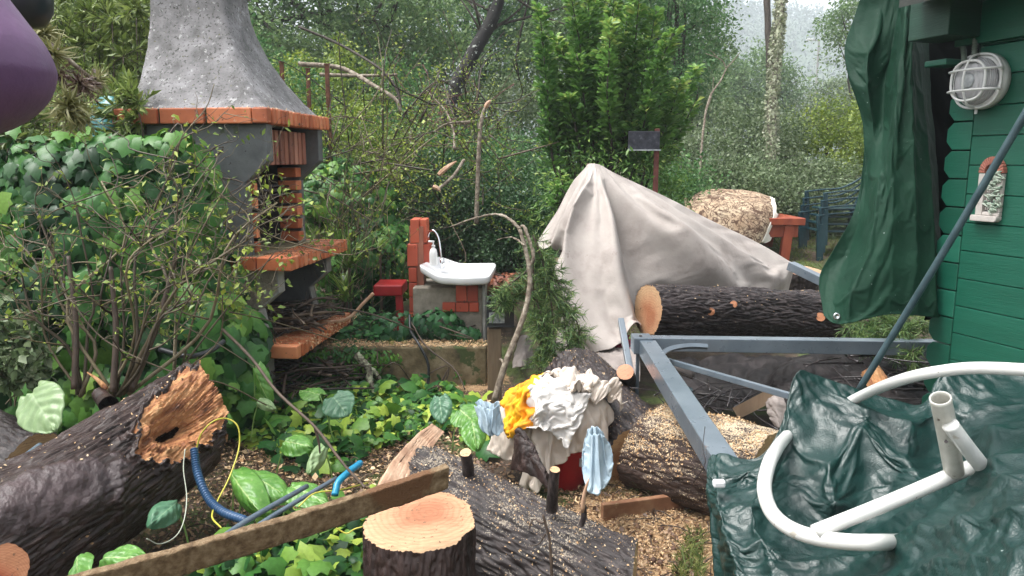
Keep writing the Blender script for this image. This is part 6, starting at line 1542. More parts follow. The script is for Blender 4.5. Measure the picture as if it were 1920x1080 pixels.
# wall ornament
oc = P(1862, 358, 3.06); dist = np.dot(oc - corner, n_dir); oc = oc - n_dir * dist
t = thing('wall_ornament', 'small plaster window ornament with brick arch on the hut wall', 'wall ornament', oc)
def op(mb, poly, h0, h1): mb.prism(poly, oc + ax * h0, sx, upv, ax, h1 - h0)
mb = MB(); op(mb, [(-.052, -.10), (-.022, -.10), (-.022, .07), (-.052, .07)], .001, .022); op(mb, [(-.022, -.10), (.055, -.10), (.055, -.085), (-.022, -.085)], .001, .02); op(mb, [(.030, -.085), (.055, -.085), (.055, .07), (.030, .07)], .001, .018)
op(mb, [(-.066, -.125), (.045, -.125), (.055, -.115), (.055, -.1005), (-.066, -.1005)], .001, .032); mb.build('frame', M['plaster'], t, bevel=.003)
mb = MB(); rs = np.random.RandomState(3)
for k in range(15):
    a0_, a1_ = math.pi * k / 15 + .015, math.pi * (k + 1) / 15 - .015
    pol = [(.002 + r_ * math.cos(a_), .072 + r_ * 1.2 * math.sin(a_)) for r_, a_ in ((.030, a0_), (.056, a0_), (.056, a1_), (.030, a1_))]; op(mb, pol, .001, .024)
mb.build('brick_arch', M['terracotta'], t, bevel=.002)
mb = MB(); op(mb, [(-.0215, -.0845), (.0295, -.0845), (.0295, .10), (-.0215, .10)], .0005, .004); mb.build('opening', M['ornament_grey'], t)
mb = MB()
for i in range(5):
    for j in range(8): op(mb, [(-.019 + i * .0098, -.078 + j * .018), (-.0125 + i * .0098, -.078 + j * .018), (-.0125 + i * .0098, -.066 + j * .018), (-.019 + i * .0098, -.066 + j * .018)], .004, .0085)
op(mb, [(-.0235, .062), (.0315, .062), (.0315, .068), (-.0235, .068)], .004, .013)
mb.build('lattice', M['plaster'], t)
V = rnd(np.random.RandomState(2), 1); mb = MB(); rs = np.random.RandomState(6)
for k in range(60):
    f = rs.rand(); x_ = -.02 + .075 * rs.rand() * (0.4 + .6 * (1 - f)) + .022 * f; y_ = -.10 + .17 * f; p_ = face(oc, x_ + .012, y_, .016)
    mb.tube(spline([p_, p_ + sx * rs.normal() * .012 + upv * .008 + ax * .008, p_ + sx * rs.normal() * .02 + upv * rs.uniform(-.01, .02) + ax * .012], 5), [.0035, .0045, .0045, .0035, .0015], 6)
mb.build('greenery', M['plaster_green'], t, smooth=True)
# dark sloping pole in front
p0, p1 = P(1608, 735, 2.75), P(1960, 150, 2.15); t = thing('sloping_pole', 'dark wet pole leaning up across the hut wall', 'pole', p0)
mb = MB(); mb.tube(spline([p0, (p0 + p1) / 2 + [0, 0, -.012], p1], 30), .0118, 14); mb.build('pole', M['pole_metal'], t, smooth=True)

# ================================================================== HANGING TARPAULIN
t = thing('hanging_tarpaulin', 'dark green tarpaulin hanging from the hut eave, eyelet at its lower corner', 'tarpaulin', P(1700, 0, 3.3))
rows = [[A(1622, -28, 3.50), A(1660, -26, 3.47), A(1685, -20, 3.43), A(1703, -10, 3.30), A(1712, -8, 3.31), A(1722, -8, 3.36), A(1742, -10, 3.46)],
        [A(1604, 25, 3.52), A(1650, 22, 3.48), A(1684, 22, 3.44), A(1698, 25, 3.27), A(1709, 25, 3.28), A(1720, 25, 3.36), A(1740, 30, 3.48)],
        [A(1584, 90, 3.50), A(1630, 100, 3.42), A(1672, 95, 3.46), A(1690, 100, 3.26), A(1709, 100, 3.26), A(1724, 100, 3.34), A(1742, 100, 3.48)],
        [A(1592, 150, 3.48), A(1628, 160, 3.40), A(1660, 165, 3.46), A(1682, 180, 3.25), A(1709, 185, 3.25), A(1732, 180, 3.32), A(1745, 180, 3.46)],
        [A(1618, 235, 3.46), A(1638, 235, 3.42), A(1656, 240, 3.42), A(1674, 260, 3.25), A(1713, 270, 3.24), A(1740, 260, 3.30), A(1752, 260, 3.44)],
        [A(1617, 320, 3.46), A(1628, 330, 3.44), A(1646, 335, 3.30), A(1676, 340, 3.25), A(1716, 350, 3.24), A(1748, 345, 3.29), A(1758, 340, 3.42)],
        [A(1600, 400, 3.46), A(1616, 405, 3.42), A(1640, 410, 3.28), A(1676, 415, 3.24), A(1718, 420, 3.24), A(1752, 420, 3.28), A(1762, 420, 3.40)],
        [A(1562, 470, 3.48), A(1592, 475, 3.46), A(1622, 485, 3.27), A(1672, 495, 3.24), A(1720, 500, 3.24), A(1755, 500, 3.28), A(1764, 500, 3.38)],
        [A(1536, 522, 3.46), A(1566, 530, 3.42), A(1595, 550, 3.26), A(1668, 555, 3.24), A(1722, 560, 3.25), A(1757, 562, 3.28), A(1766, 560, 3.38)],
        [A(1545, 592, 3.38), A(1562, 606, 3.33), A(1592, 606, 3.26), A(1662, 590, 3.25), A(1722, 592, 3.26), A(1757, 595, 3.30), A(1766, 592, 3.40)]]
G = settled_net(rows, 100, 200, .004, frames=14, bend=.2); G = crumple(G, [(.004, 4, 1.6, .35), (.0022, 14, .6, 1.4), (.0010, 32, .7, 1.4)], 3); cloth2('sheet', G, M['tarp_hang'], t)
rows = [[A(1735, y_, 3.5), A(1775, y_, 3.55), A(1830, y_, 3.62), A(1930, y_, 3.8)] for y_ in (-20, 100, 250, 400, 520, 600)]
G = net(rows, 60, 120); G = crumple(G, [(.02, 6, 1.2, .5), (.006, 16, 1, .7)], 5); cloth('shade_backing', G, M['gap_shade'], t, .003)  # added black sheet; its colour stands in for shade behind the log ends
pe = P(1569, 593, 3.30); V, F = lathe([(.006, 0), (.007, .003), (.014, .004), (.016, .001), (.016, -.003), (.006, -.003)], pe, 20, axis=(-.15, -1, .1)); mob('eyelet', V, F, M['chrome'], t)

# ================================================================== FOREGROUND TARPAULIN + WHITE TUBE FRAME
t = thing('crumpled_tarpaulin', 'crumpled dark green tarpaulin heaped over the end of the slate frame', 'tarpaulin', P(1600, 900, 2.0))
rows = [[A(1330, 858, 2.50), A(1352, 852, 2.46), A(1420, 858, 2.42), A(1462, 800, 2.45), A(1492, 702, 2.50), A(1530, 703, 2.52), A(1620, 735, 2.50), A(1730, 757, 2.45), A(1770, 700, 2.45), A(1850, 700, 2.45), A(1980, 690, 2.4)],
        [A(1326, 880, 2.40), A(1350, 888, 2.34), A(1405, 882, 2.32), A(1452, 850, 2.34), A(1480, 780, 2.42), A(1545, 762, 2.44), A(1625, 768, 2.38), A(1712, 790, 2.32), A(1780, 760, 2.36), A(1860, 760, 2.3), A(1980, 740, 2.2)],
        [A(1326, 905, 2.36), A(1346, 920, 2.26), A(1400, 905, 2.30), A(1445, 895, 2.24), A(1480, 860, 2.34), A(1556, 868, 2.24), A(1618, 800, 2.32), A(1700, 862, 2.2), A(1790, 850, 2.26), A(1860, 800, 2.1), A(1980, 780, 1.9)],
        [A(1330, 950, 2.34), A(1352, 960, 2.16), A(1410, 950, 2.14), A(1450, 940, 2.18), A(1500, 925, 2.22), A(1568, 940, 2.12), A(1635, 915, 2.22), A(1720, 900, 2.12), A(1790, 905, 1.96), A(1862, 850, 1.70), A(1990, 830, 1.6)],
        [A(1334, 1000, 2.3), A(1365, 1010, 2.06), A(1430, 1010, 2.02), A(1480, 1005, 2.06), A(1540, 990, 2.10), A(1590, 985, 2.12), A(1650, 965, 2.10), A(1715, 955, 1.95), A(1790, 920, 1.74), A(1880, 890, 1.55), A(2000, 880, 1.4)],
        [A(1338, 1050, 2.25), A(1380, 1060, 2.0), A(1450, 1060, 1.95), A(1510, 1055, 1.94), A(1560, 1045, 1.90), A(1620, 1035, 1.84), A(1670, 1010, 1.76), A(1730, 985, 1.65), A(1800, 965, 1.52), A(1890, 950, 1.4), A(2010, 940, 1.28)],
        [A(1340, 1110, 2.2), A(1395, 1110, 1.95), A(1460, 1110, 1.88), A(1520, 1105, 1.84), A(1580, 1090, 1.78), A(1630, 1085, 1.68), A(1690, 1070, 1.6), A(1750, 1050, 1.5), A(1820, 1040, 1.4), A(1900, 1030, 1.3), A(2020, 1020, 1.2)],
        [A(1340, 1200, 2.2), A(1400, 1190, 1.9), A(1470, 1190, 1.8), A(1530, 1185, 1.75), A(1590, 1170, 1.7), A(1640, 1165, 1.6), A(1700, 1150, 1.5), A(1760, 1140, 1.4), A(1830, 1130, 1.3), A(1910, 1120, 1.2), A(2030, 1110, 1.1)]]
G = settled_net(rows, 190, 155, .034, frames=22, bend=.02); G = crumple(G, [(.005, 7, 1, .7), (.0048, 14, .8, 1.1), (.0028, 28, 1, .8)], 2); cloth2('sheet', G, M['tarp'], t)
# gathered skirt round the end of the steel leg
mb = MB(); p_ = P(1348, 907, 2.22); mb.box(p_ - [.018, .012, .010], p_ + [.018, .012, .012]); mb.build('toggle', M['ceramic'], t, bevel=.006)
mb = MB(); mb.tube(spline([P(1322, 800, 2.6), P(1318, 840, 2.52), P(1322, 870, 2.46), P(1300, 905, 2.5), P(1288, 925, 2.55)], 20), .0014, 5); mb.build('cord', M['iron'], t)

wf = thing('tube_frame', 'white enamelled steel tube frame of a chair base lying on the tarpaulin', 'tube frame', P(1600, 900, 1.95))
def tb(name, ctrl, r, n=60, mat='white_metal', cap=True):
    V, F = tube_vf(spline(ctrl, n), r, 22, cap); return mob(name, V, F, M[mat], wf, True)
tb('hoop', [P(1520, 795, 2.62), P(1610, 745, 2.42), P(1690, 712, 2.16), P(1770, 695, 2.04), P(1850, 690, 1.95), P(1990, 698, 1.85)], .0165)
tb('hoop', [P(1530, 770, 2.8), P(1478, 815, 2.42), P(1450, 852, 2.07), P(1436, 890, 1.97), P(1434, 925, 1.91), P(1448, 962, 1.84), P(1480, 990, 1.79), P(1530, 1008, 1.74), P(1590, 1016, 1.69), P(1645, 1017, 1.68), P(1700, 1014, 1.86), P(1770, 1005, 2.0)], .0186, 80)
tb('cross_tube', [P(1528, 998, 1.73), P(1660, 945, 1.76), P(1790, 889, 1.80), P(1835, 868, 2.0)], .0178)
V, F = tube_vf(spline([P(1763, 746, 1.66), P(1774, 800, 1.70), P(1789, 884, 1.78)], 20), .0222, 26, False); n_ = len(V)
V2, F2 = tube_vf(spline([P(1763, 746, 1.66), P(1774, 800, 1.70), P(1789, 884, 1.78)], 20), .0195, 26, False)
Vn = np.vstack([V, V2]); Fn = [tuple(f) for f in F] + [tuple(i + n_ for i in f)[::-1] for f in F2] + [(k, n_ + k, n_ + (k + 1) % 26, (k + 1) % 26) for k in range(26)]
mob('socket', Vn, Fn, M['grimy_metal'], wf, True)
tb('stub_tube', [P(1781, 796, 1.66), P(1810, 835, 1.68), P(1845, 880, 1.74), P(1868, 915, 1.95)], .0178, 30)
for (x_, y_, dd) in ((1774, 828, 1.672), (1786, 872, 1.75)):
    mb = MB(); mb.tube([P(x_, y_, dd + .01), P(x_, y_, dd + .003)], .004, 8); mb.build('bolt_hole', M['iron'], wf)

# ================================================================== BUCKETS AND CLOTHES
bc = gp(1060, 908); bc[2] = max(bc[2], 0)
t = thing('bucket', 'red plastic bucket standing under the heap of clothes', 'bucket', bc)
ax_b = (.06, -.02, 1)
V, F = lathe([(.088, 0), (.092, .004), (.118, .20), (.126, .205), (.126, .222), (.119, .225), (.112, .20), (.086, .01)], bc, 40, axis=ax_b); mob('body', V, F, M['red_plastic'], t)
V, F = lathe([(.098, .12), (.130, .35), (.140, .355), (.140, .372), (.131, .375), (.124, .35), (.10, .13)], bc, 40, axis=ax_b)
t2 = thing('bucket', 'upper red plastic bucket nested in the one on the ground, full of clothes', 'bucket', bc + [0, 0, .13]); mob('body', V, F, M['red_plastic'], t2)
for z_, tt_ in ((.275, t2), (.155, t)):
    r_ = .1235 if tt_ is t2 else .1155; th_ = np.linspace(-1.15, -.40, 9); V = []
    for a_ in th_:
        for dz in (-.022, .022): V.append((r_ * math.cos(a_) + (.06 * (z_ + dz)) + .0035 * math.cos(a_), r_ * math.sin(a_) - .02 * (z_ + dz) + .0035 * math.sin(a_), z_ + dz + .012 * math.sin(a_ * 3)))
    mob('label', np.array(V) + bc, [(2 * k, 2 * k + 2, 2 * k + 3, 2 * k + 1) for k in range(8)], M['grey_label'], tt_)
top = bc + [.0, 0, .375]
hc = P(1030, 740, 3.36)
def ball(c, rx, ry, rz, n=20):
    th = np.linspace(0, 2 * np.pi, n, endpoint=False); ph = np.linspace(-1.5, 1.5, 12); V = [(c[0] + rx * math.cos(p) * math.cos(a), c[1] + ry * math.cos(p) * math.sin(a), c[2] + rz * math.sin(p)) for p in ph for a in th]
    return V, [tuple(f) for f in grid_vf(n, 12, True)]
V, F = lathe([(.09, 0), (.135, .36), (.135, .38), (.01, .39)], bc, 24, axis=ax_b); collider(V, F)
collider(*ball(bc + [-.03, 0, .43], .17, .15, .085)); collider(*ball(bc + [-.15, .0, .42], .11, .11, .07)); collider(*ball(bc + [.10, .02, .40], .09, .11, .07))
collider(*ball(bc + [-.26, .06, .22], .09, .12, .20))
fl = bc[2]; collider([(-3, 1, fl - .0), (3, 1, fl), (3, 8, fl), (-3, 8, fl)], [(0, 1, 2, 3)])
def drop(name, label, c, sx_, sy_, ang, n, frames, grow, mat, seed, bend=.3, mats=None, fm=None, amp=.02, selfc=True, sq=1.0, thick=.0035, cut=None):
    u = np.linspace(-.5, .5, n); U, V_ = np.meshgrid(u, u); q = np.stack([U.ravel() * 5, V_.ravel() * 5, U.ravel() * 0 + seed], -1)
    x = (U * sx_).ravel() * sq; y = (V_ * sy_).ravel() * sq; z = amp * 2 * fbm(q, 3); ca, sa = math.cos(ang), math.sin(ang)
    G = np.stack([c[0] + x * ca - y * sa, c[1] + x * sa + y * ca, c[2] + z], -1)
    F = grid_vf(n, n)
    if cut is not None: F = F[cut(U.ravel()[F].mean(1), V_.ravel()[F].mean(1))]
    S = settle(G, F, frames, None, grow=grow, bend=bend, self_col=selfc, dist=.005, tension=14, quality=5, mass=.3)
    t = thing(name, label, 'cloth', (c[0], c[1], bc[2] + .3)); f_ = None
    if fm is not None: f_ = fm(U.ravel()[F].mean(1), V_.ravel()[F].mean(1), S)
    o = mob('fabric', S, F, mat, t, True, mats=mats, fmat=f_)
    m_ = o.modifiers.new('ss', 'SUBSURF'); m_.levels = 1; m_.render_levels = 1
    m_ = o.modifiers.new('thickness', 'SOLIDIFY'); m_.thickness = thick; m_.offset = 0
    return S, F
S1, F1 = drop('cream_cloth', 'cream bed sheet heaped over the red buckets', bc + [-.10, -.04, .54], .80, .68, .35, 64, 34, .0, M['cloth_cream'], 1, bend=1.0, amp=.05)
collider(S1, F1, .006)
for q_, ang_ in (((-.05, -.07, .50), .4), ((.04, .0, .515), -.5), ((-.12, .02, .50), 1.3)):
    V, F = ball((0, 0, 0), .15, .035, .03); V = np.array(V); ca, sa = math.cos(ang_), math.sin(ang_); V = np.stack([V[:, 0] * ca - V[:, 1] * sa, V[:, 0] * sa + V[:, 1] * ca, V[:, 2]], -1) + bc + q_; collider(V, F)
def fmy(u, v, S): return np.where(u < -.07 + .03 * np.sin(v * 40), 1, 0)
S2, F2 = drop('yellow_cloth', 'white cloth with a bright yellow and orange corner on top of the heap', bc + [-.09, -.05, .62], .50, .44, -.35, 60, 32, .0, M['cloth_white'], 3, bend=.6, mats=[M['cloth_yellow']], fm=fmy, amp=.06)
S3, F3 = drop('folded_cloth', 'white folded cloth at the right back of the clothes heap', bc + [.05, .03, .68], .40, .30, .7, 50, 30, .0, M['cloth_cream'], 5, bend=.6, amp=.07)
clear_colliders()
cc_ = bc + [-.05, 0, .4]
# blue pouches
def pouch(label, rows, mat, seed):
    t = thing('blue_cloth', label, 'cloth', rows[0][0]); nu, nv = 44, 54
    for k, (nm, off) in enumerate((('fabric', -.012), ('lining', .03))):
        G = net(rows, nu, nv) + np.array([0, off, 0]); U = np.linspace(-1, 1, nu)[None] + 0 * G[..., 0]
        G = G + np.array([0, -.03 if k == 0 else .02, 0]) * np.sqrt(np.clip(1 - U ** 2, 0, 1))[..., None] + np.array([0, .012, 0]) * np.sin(U * 9 + seed)[..., None]
        pin = np.zeros((nv, nu)); pin[0] = 1; pin[-1, ::6] = 1; pin[::9, 0] = 1; pin[::9, -1] = 1
        S = settle(G.reshape(-1, 3), grid_vf(nu, nv), 16, pin.ravel(), grow=.09, gravity=.5, bend=.3)
        cloth2(nm, S.reshape(nv, nu, 3), mat, t, .003)
pouch('pale blue cloth hanging down beside the red bucket', [[P(1104, 812, 3.25), P(1112, 808, 3.23), P(1122, 808, 3.23), P(1132, 815, 3.25)], [P(1096, 840, 3.25), P(1112, 838, 3.22), P(1130, 838, 3.22), P(1146, 842, 3.25)],
    [P(1094, 872, 3.22), P(1112, 872, 3.2), P(1134, 872, 3.2), P(1150, 866, 3.22)], [P(1097, 898, 3.2), P(1110, 902, 3.18), P(1126, 900, 3.18), P(1142, 886, 3.2)], [P(1104, 910, 3.2), P(1110, 916, 3.19), P(1120, 914, 3.19), P(1130, 902, 3.2)]], M['cloth_blue'], 4)
pouch('pale blue cloth bundle on the left of the clothes heap', [[P(890, 758, 3.42), P(902, 756, 3.4), P(918, 762, 3.4), P(936, 758, 3.42)], [P(898, 775, 3.42), P(908, 775, 3.38), P(924, 778, 3.38), P(938, 776, 3.42)],
    [P(900, 792, 3.42), P(912, 795, 3.38), P(926, 797, 3.38), P(942, 796, 3.42)], [P(912, 803, 3.42), P(920, 808, 3.4), P(932, 808, 3.4), P(945, 806, 3.42)]], M['cloth_blue'], 6)

# ================================================================== PURPLE ORNAMENT AND AIR PLANTS
pc = P(-90, 138, .92); t = thing('hanging_ornament', 'smooth purple teardrop shaped plastic ornament hanging at the top left', 'hanging ornament', pc)
prof = [(.001, -.078), (.04, -.073), (.075, -.056), (.10, -.031), (.111, -.006), (.1115, .01), (.104, .035), (.086, .066), (.067, .098), (.047, .132), (.027, .166), (.011, .19), (.001, .2)]
pp = spline(np.array([(a_, b_, 0) for a_, b_ in prof]), 60)[:, :2]; pp[:, 0] = np.maximum(pp[:, 0], .0008)
V, F = lathe([tuple(x_) for x_ in pp], pc, 72, axis=(-.03, 0, 1)); mob('body', V, F, M['purple'], t)
mb = MB(); mb.tube([pc + [-.005, 0, .195], pc + [-.10, 0, .9]], .002, 6); mb.build('cord', M['iron'], t)
mb = MB(); t = thing('dark_lantern', 'dark bowl shaped hanging thing just behind the purple ornament', 'hanging lamp', P(50, -10, 1.3)); V, F = lathe([(.001, -.05), (.03, -.045), (.045, -.02), (.048, .01), (.04, .03), (.001, .04)], P(45, 0, 1.35), 30); mob('bowl', V, F, M['black_plastic'], t)
mb.tube([P(45, 0, 1.35) + [0, 0, .03], P(45, -200, 1.35)], .0015, 5); mb.build('cord', M['iron'], t)
def rosette(label, px, py, d, r_, n, mat, seed, dirn=(.2, -.5, -.6)):
    rs = np.random.RandomState(seed); p = P(px, py, d); t = thing('air_plant', label, 'air plant', p, group='air plants hanging behind the purple ornament')
    D = nrm(rnd(rs, n) + np.array(dirn) * .5); leaves('blade', np.repeat(p[None], n, 0) + D * .004, r_ * (.7 + .5 * rs.rand(n)), D, nrm(rnd(rs, n) * .4 + np.cross(D, rnd(rs, n))), T_STRAP, M[mat], t, rs)
    mb = MB(); mb.tube(spline([p, p + [0, .01, .01], p + [-.015, .02, .02]], 5), .004, 5); mb.build('stalk', M['twig'], t)
rosette('yellow green air plant, topmost beside the purple ornament', 80, 62, 1.5, .045, 110, 'airplant', 1)
rosette('olive air plant below the topmost one', 98, 100, 1.45, .045, 120, 'airplant', 2)
rosette('dark reddish air plant in the middle of the cluster', 152, 158, 1.5, .042, 110, 'airplant_dark', 3)
rosette('pale tipped air plant at the right of the cluster', 180, 148, 1.55, .034, 80, 'airplant', 4)
rosette('brown green air plant at the bottom of the cluster', 128, 198, 1.42, .048, 150, 'airplant', 5)
rosette('small brown air plant tucked behind the purple rim', 105, 135, 1.5, .04, 90, 'airplant_dark', 6)
rosette('lowest trailing air plant of the cluster', 152, 222, 1.45, .034, 80, 'airplant', 7)
limb('hanging_stick', 'thin pale stick carrying the air plants', [([P(20, 20, 1.5), P(80, 70, 1.5), P(140, 122, 1.5), P(190, 165, 1.55)], .005, .004)], M['dead_bark'], rough=.001)
# turquoise sheet behind the ivy
t = thing('turquoise_sheet', 'turquoise plastic sheet glimpsed behind the air plants and ivy', 'plastic sheet', W3(200, 250, 5.6))
G = net([[A(165, 188, 4.8), A(205, 178, 4.75), A(236, 196, 4.8)], [A(158, 225, 4.75), A(200, 222, 4.7), A(242, 228, 4.8)], [A(155, 285, 4.75), A(205, 285, 4.7), A(245, 285, 4.8)]], 50, 40); G = wrinkle(G, .03, 4, 3); cloth('sheet', G, M['turquoise'], t, .004)
# ================================================================== IVY BANK ON THE LEFT AND BARE SHRUBS
I0 = [((-2.55, 4.45, .75), (.85, .55, .98)), ((-2.22, 4.35, .95), (.42, .3, .78)), ((-3.3, 4.5, .7), (.8, .6, 1.0)), ((-1.85, 4.3, .45), (.35, .35, .5)), ((-2.3, 4.2, .25), (.8, .4, .35)), ((-1.95, 4.3, 1.50), (.2, .12, .26)), ((-1.80, 4.30, 1.28), (.13, .12, .44)), ((-2.2, 4.28, 1.64), (.25, .12, .12)), ((-1.90, 4.28, 1.60), (.18, .10, .18)), ((-1.62, 4.4, .45), (.14, .2, .3))]
ivy_mass('ivy_bank', 'tall bank of big leaved ivy covering the left side of the garden', 'ivy', I0, 7600, .118, M['ivy'], 201)
ivy_mass('ivy_bank', 'ivy and creeper low in the left bank, coloured darker for shade', 'ivy', [((-2.7, 4.62, .6), (1.0, .5, .95)), ((-2.15, 4.5, .6), (.4, .25, .7)), ((-3.6, 4.6, .6), (.8, .5, .9))], 7000, .085, M['ivy_dark'], 202)  # dark leaves behind the bright ones; their colour carries the bank's inner shade
def bush(label, base, tips, seed, r0=.012, sub=7, mat='twig_green', leafm='olive', nl=260, lsz=.03, spread=.22, lev=2):
    rs = np.random.RandomState(seed); t = thing('bare_shrub', label, 'shrub', base); mb = MB(); E = []
    def go(a, b, r_, lv):
        L = np.linalg.norm(b - a); pl = spline([a, a + (b - a) * .35 + rs.normal(size=3) * .07 * L, a + (b - a) * .7 + rs.normal(size=3) * .07 * L, b], 12)
        mb.tube(pl, np.linspace(r_ * .72, max(r_ * .3, .0009), 12), 6 if lv == 0 else 4, tint=rs.rand())
        if lv >= 1: E.append(pl)
        if lv < lev:
            for k in range(sub if lv == 0 else sub - 3):
                i = rs.randint(4, 12); d_ = nrm(b - a) * .5 + rs.normal(size=3) * [.75, .5, .6] + [0, 0, .15]
                go(pl[i], pl[i] + nrm(d_) * L * rs.uniform(.25, .5), r_ * .45, lv + 1)
    for tip in tips: go(np.array(base) + rs.normal(size=3) * .02 * [1, 1, 0], np.array(tip), r0 * rs.uniform(.7, 1.1), 0)
    mb.build('stem', M[mat], t, smooth=True)
    E = np.concatenate(E); i = rs.randint(0, len(E), nl)
    leaves('foliage', E[i] + rs.normal(size=(nl, 3)) * .012, lsz * (.6 + .8 * rs.rand(nl)), rnd(rs, nl), rnd(rs, nl) * .7 + [0, -.2, .7], T_OVAL, M[leafm], t, rs)
    return t
bush('bare branched shrub with thick brown stems, left in front of the ivy', P(150, 740, 3.55), [P(95, 480, 3.6), P(70, 400, 3.8), P(140, 380, 3.6), P(40, 520, 3.5), P(20, 440, 3.6)], 301, .014)
bush('bare branched shrub in the middle in front of the ivy', P(205, 745, 3.5), [P(210, 470, 3.5), P(190, 340, 3.7), P(260, 400, 3.6), P(330, 300, 3.8), P(280, 450, 3.4)], 302, .014)
bush('bare branched shrub on the right reaching over the barbecue shelf', P(235, 740, 3.5), [P(330, 420, 3.6), P(430, 340, 3.8), P(480, 440, 3.7), P(400, 500, 3.5), P(520, 380, 3.9), P(360, 560, 3.4)], 303, .013, nl=450)
bush('thin twiggy shrub arching in front of the barbecue wall', P(330, 700, 3.7), [P(470, 470, 3.9), P(440, 400, 3.9), P(500, 360, 4.0), P(400, 300, 4.0), P(540, 440, 4.0)], 304, .008, nl=350, lsz=.04)
bush('low silvery bush at the left edge above the grey log', P(20, 760, 3.6), [P(-20, 620, 3.5), P(30, 640, 3.6), P(80, 660, 3.5), P(0, 700, 3.3)], 305, .006, nl=1400, leafm='silver', lsz=.05)
for k, (a_, b_, lb) in enumerate(((P(140, 730, 3.5), P(128, 480, 3.55), 'thick upright brown stem left in front of the ivy'), (P(212, 735, 3.45), P(207, 500, 3.5), 'thick upright brown stem in the middle of the ivy'), (P(245, 735, 3.5), P(330, 480, 3.6), 'dark stem slanting right in front of the ivy'))):
    limb('shrub_stem', lb, [([a_, (a_ + b_) / 2 + [.02, 0, 0], b_], .016, .010)], M['twig'], rough=.002, cat='stem')
limb('dead_twig', 'long dark dead twig slanting over the ground to the plank', [([P(418, 618, 3.7), P(470, 670, 3.4), P(520, 735, 3.1), P(590, 800, 2.8), P(640, 865, 2.5), P(684, 914, 2.25)], .008, .004), ([P(590, 800, 2.8), P(598, 830, 2.8), P(600, 850, 2.8)], .006, .003)], M['twig'], rough=.001)
limb('arching_stem', 'thin green stem arching above the hollow log', [([P(130, 560, 3.4), P(200, 640, 3.4), P(330, 700, 3.4), P(420, 720, 3.5), P(500, 760, 3.6)], .004, .003), ([P(300, 590, 3.6), P(400, 640, 3.6), P(480, 690, 3.6)], .003, .002), ([P(430, 585, 3.8), P(500, 600, 4.0), P(640, 640, 4.4)], .004, .003)], M['twig_green'], rough=0, cat='stem')
limb('fallen_stick', 'pale broken stick lying right of the barbecue', [([W3(600, 605, 5.3), W3(650, 598, 5.3), W3(680, 570, 5.3), W3(700, 550, 5.3)], .012, .012)], M['pink_bark'], rough=.002)
limb('fallen_stick', 'long thin dark stick from the barbecue to the red stool', [([W3(560, 570, 5.2), W3(620, 575, 5.2), W3(700, 590, 5.25), W3(780, 620, 5.3)], .007, .005)], M['twig'], rough=.001)
limb('fallen_stick', 'stick with a pale broken end by the thick sawdust log', [([gp(1172, 905, .03), gp(1230, 915, .04), gp(1300, 935, .03)], .012, .01)], M['lichen_bark'], rough=.004)

# ================================================================== GROUND COVER
def scatter(region, n, seed, lift=.02, h=.06):
    rs = np.random.RandomState(seed); out = []
    poly = np.array(region, float)
    x0, y0 = poly.min(0); x1, y1 = poly.max(0)
    while len(out) < n:
        px, py = rs.uniform(x0, x1), rs.uniform(y0, y1); ins = False; j = len(poly) - 1
        for i in range(len(poly)):
            if (poly[i][1] > py) != (poly[j][1] > py) and px < (poly[j][0] - poly[i][0]) * (py - poly[i][1]) / (poly[j][1] - poly[i][1] + 1e-9) + poly[i][0]: ins = not ins
            j = i
        if not ins: continue
        a_ = math.atan((540 - py) / FOC) - PITCH; Y_ = min(1.6 / math.tan(-a_), 9); d_ = Y_ / CP * .985
        x_ = (px - 960) / FOC * d_; out.append((x_, Y_))
    o_ = np.array(out); z_ = ground_h(o_[:, 0], o_[:, 1]); rs2 = np.random.RandomState(seed + 1)
    return np.stack([o_[:, 0], o_[:, 1], z_ + lift + h * rs2.rand(n) ** 1.5], -1), rs2
def cover(name, label, cat, region, n, size, tmpl, mat, seed, lift=.02, h=.06, up=1.3, tilt=.8, droop=0.0):
    C, rs = scatter(region, n, seed, lift, h); D = rnd(rs, n) * [1, 1, .5] + [0, 0, droop]
    o = leaves(name, C, size * (.5 + .9 * rs.rand(n)), D, rnd(rs, n) * tilt + [0, -.25, up], tmpl, mat, None, rs); tag(o, label, cat, kind='stuff'); return o
cover('ivy_ground_cover', 'ivy leaves carpeting the ground between hollow log and clothes heap', 'ivy', [(430, 700), (620, 735), (860, 720), (930, 800), (900, 860), (800, 800), (700, 850), (560, 900), (430, 830), (400, 760)], 620, .10, T_IVY, M['ivy'], 401, .02, .10)
cover('ivy_ground_cover', 'ivy leaves in the bottom of the view left of the stump', 'ivy', [(330, 1080), (480, 1010), (600, 985), (690, 950), (690, 1080), (560, 1130), (330, 1130)], 420, .085, T_IVY, M['ivy'], 402, .02, .12)
cover('ivy_ground_cover', 'ivy leaves at the foot of the left bank above the hollow log', 'ivy', [(0, 690), (150, 700), (420, 640), (480, 700), (400, 760), (250, 750), (90, 850), (0, 860)], 420, .11, T_IVY, M['ivy'], 403, .03, .16)
cover('low_greenery', 'small green leaves on the ground beside the concrete step', 'ground cover', [(560, 700), (700, 735), (830, 745), (900, 790), (760, 830), (560, 860), (420, 820), (480, 720)], 2400, .05, T_HEART, M['ivy'], 404, .005, .08)
cover('low_greenery', 'small dark leaves on the bank below the barbecue', 'ground cover', [(440, 640), (720, 640), (720, 740), (560, 760), (440, 720)], 1800, .05, T_HEART, M['ivy_dark'], 405, .01, .1)
cover('moss_tufts', 'moss tufts on the ground round the hollow log', 'moss', [(380, 830), (700, 800), (700, 960), (520, 980), (360, 1010), (150, 1080), (0, 1080), (250, 980)], 8000, .018, T_BLADE, M['moss'], 406, 0, .012, droop=.8)
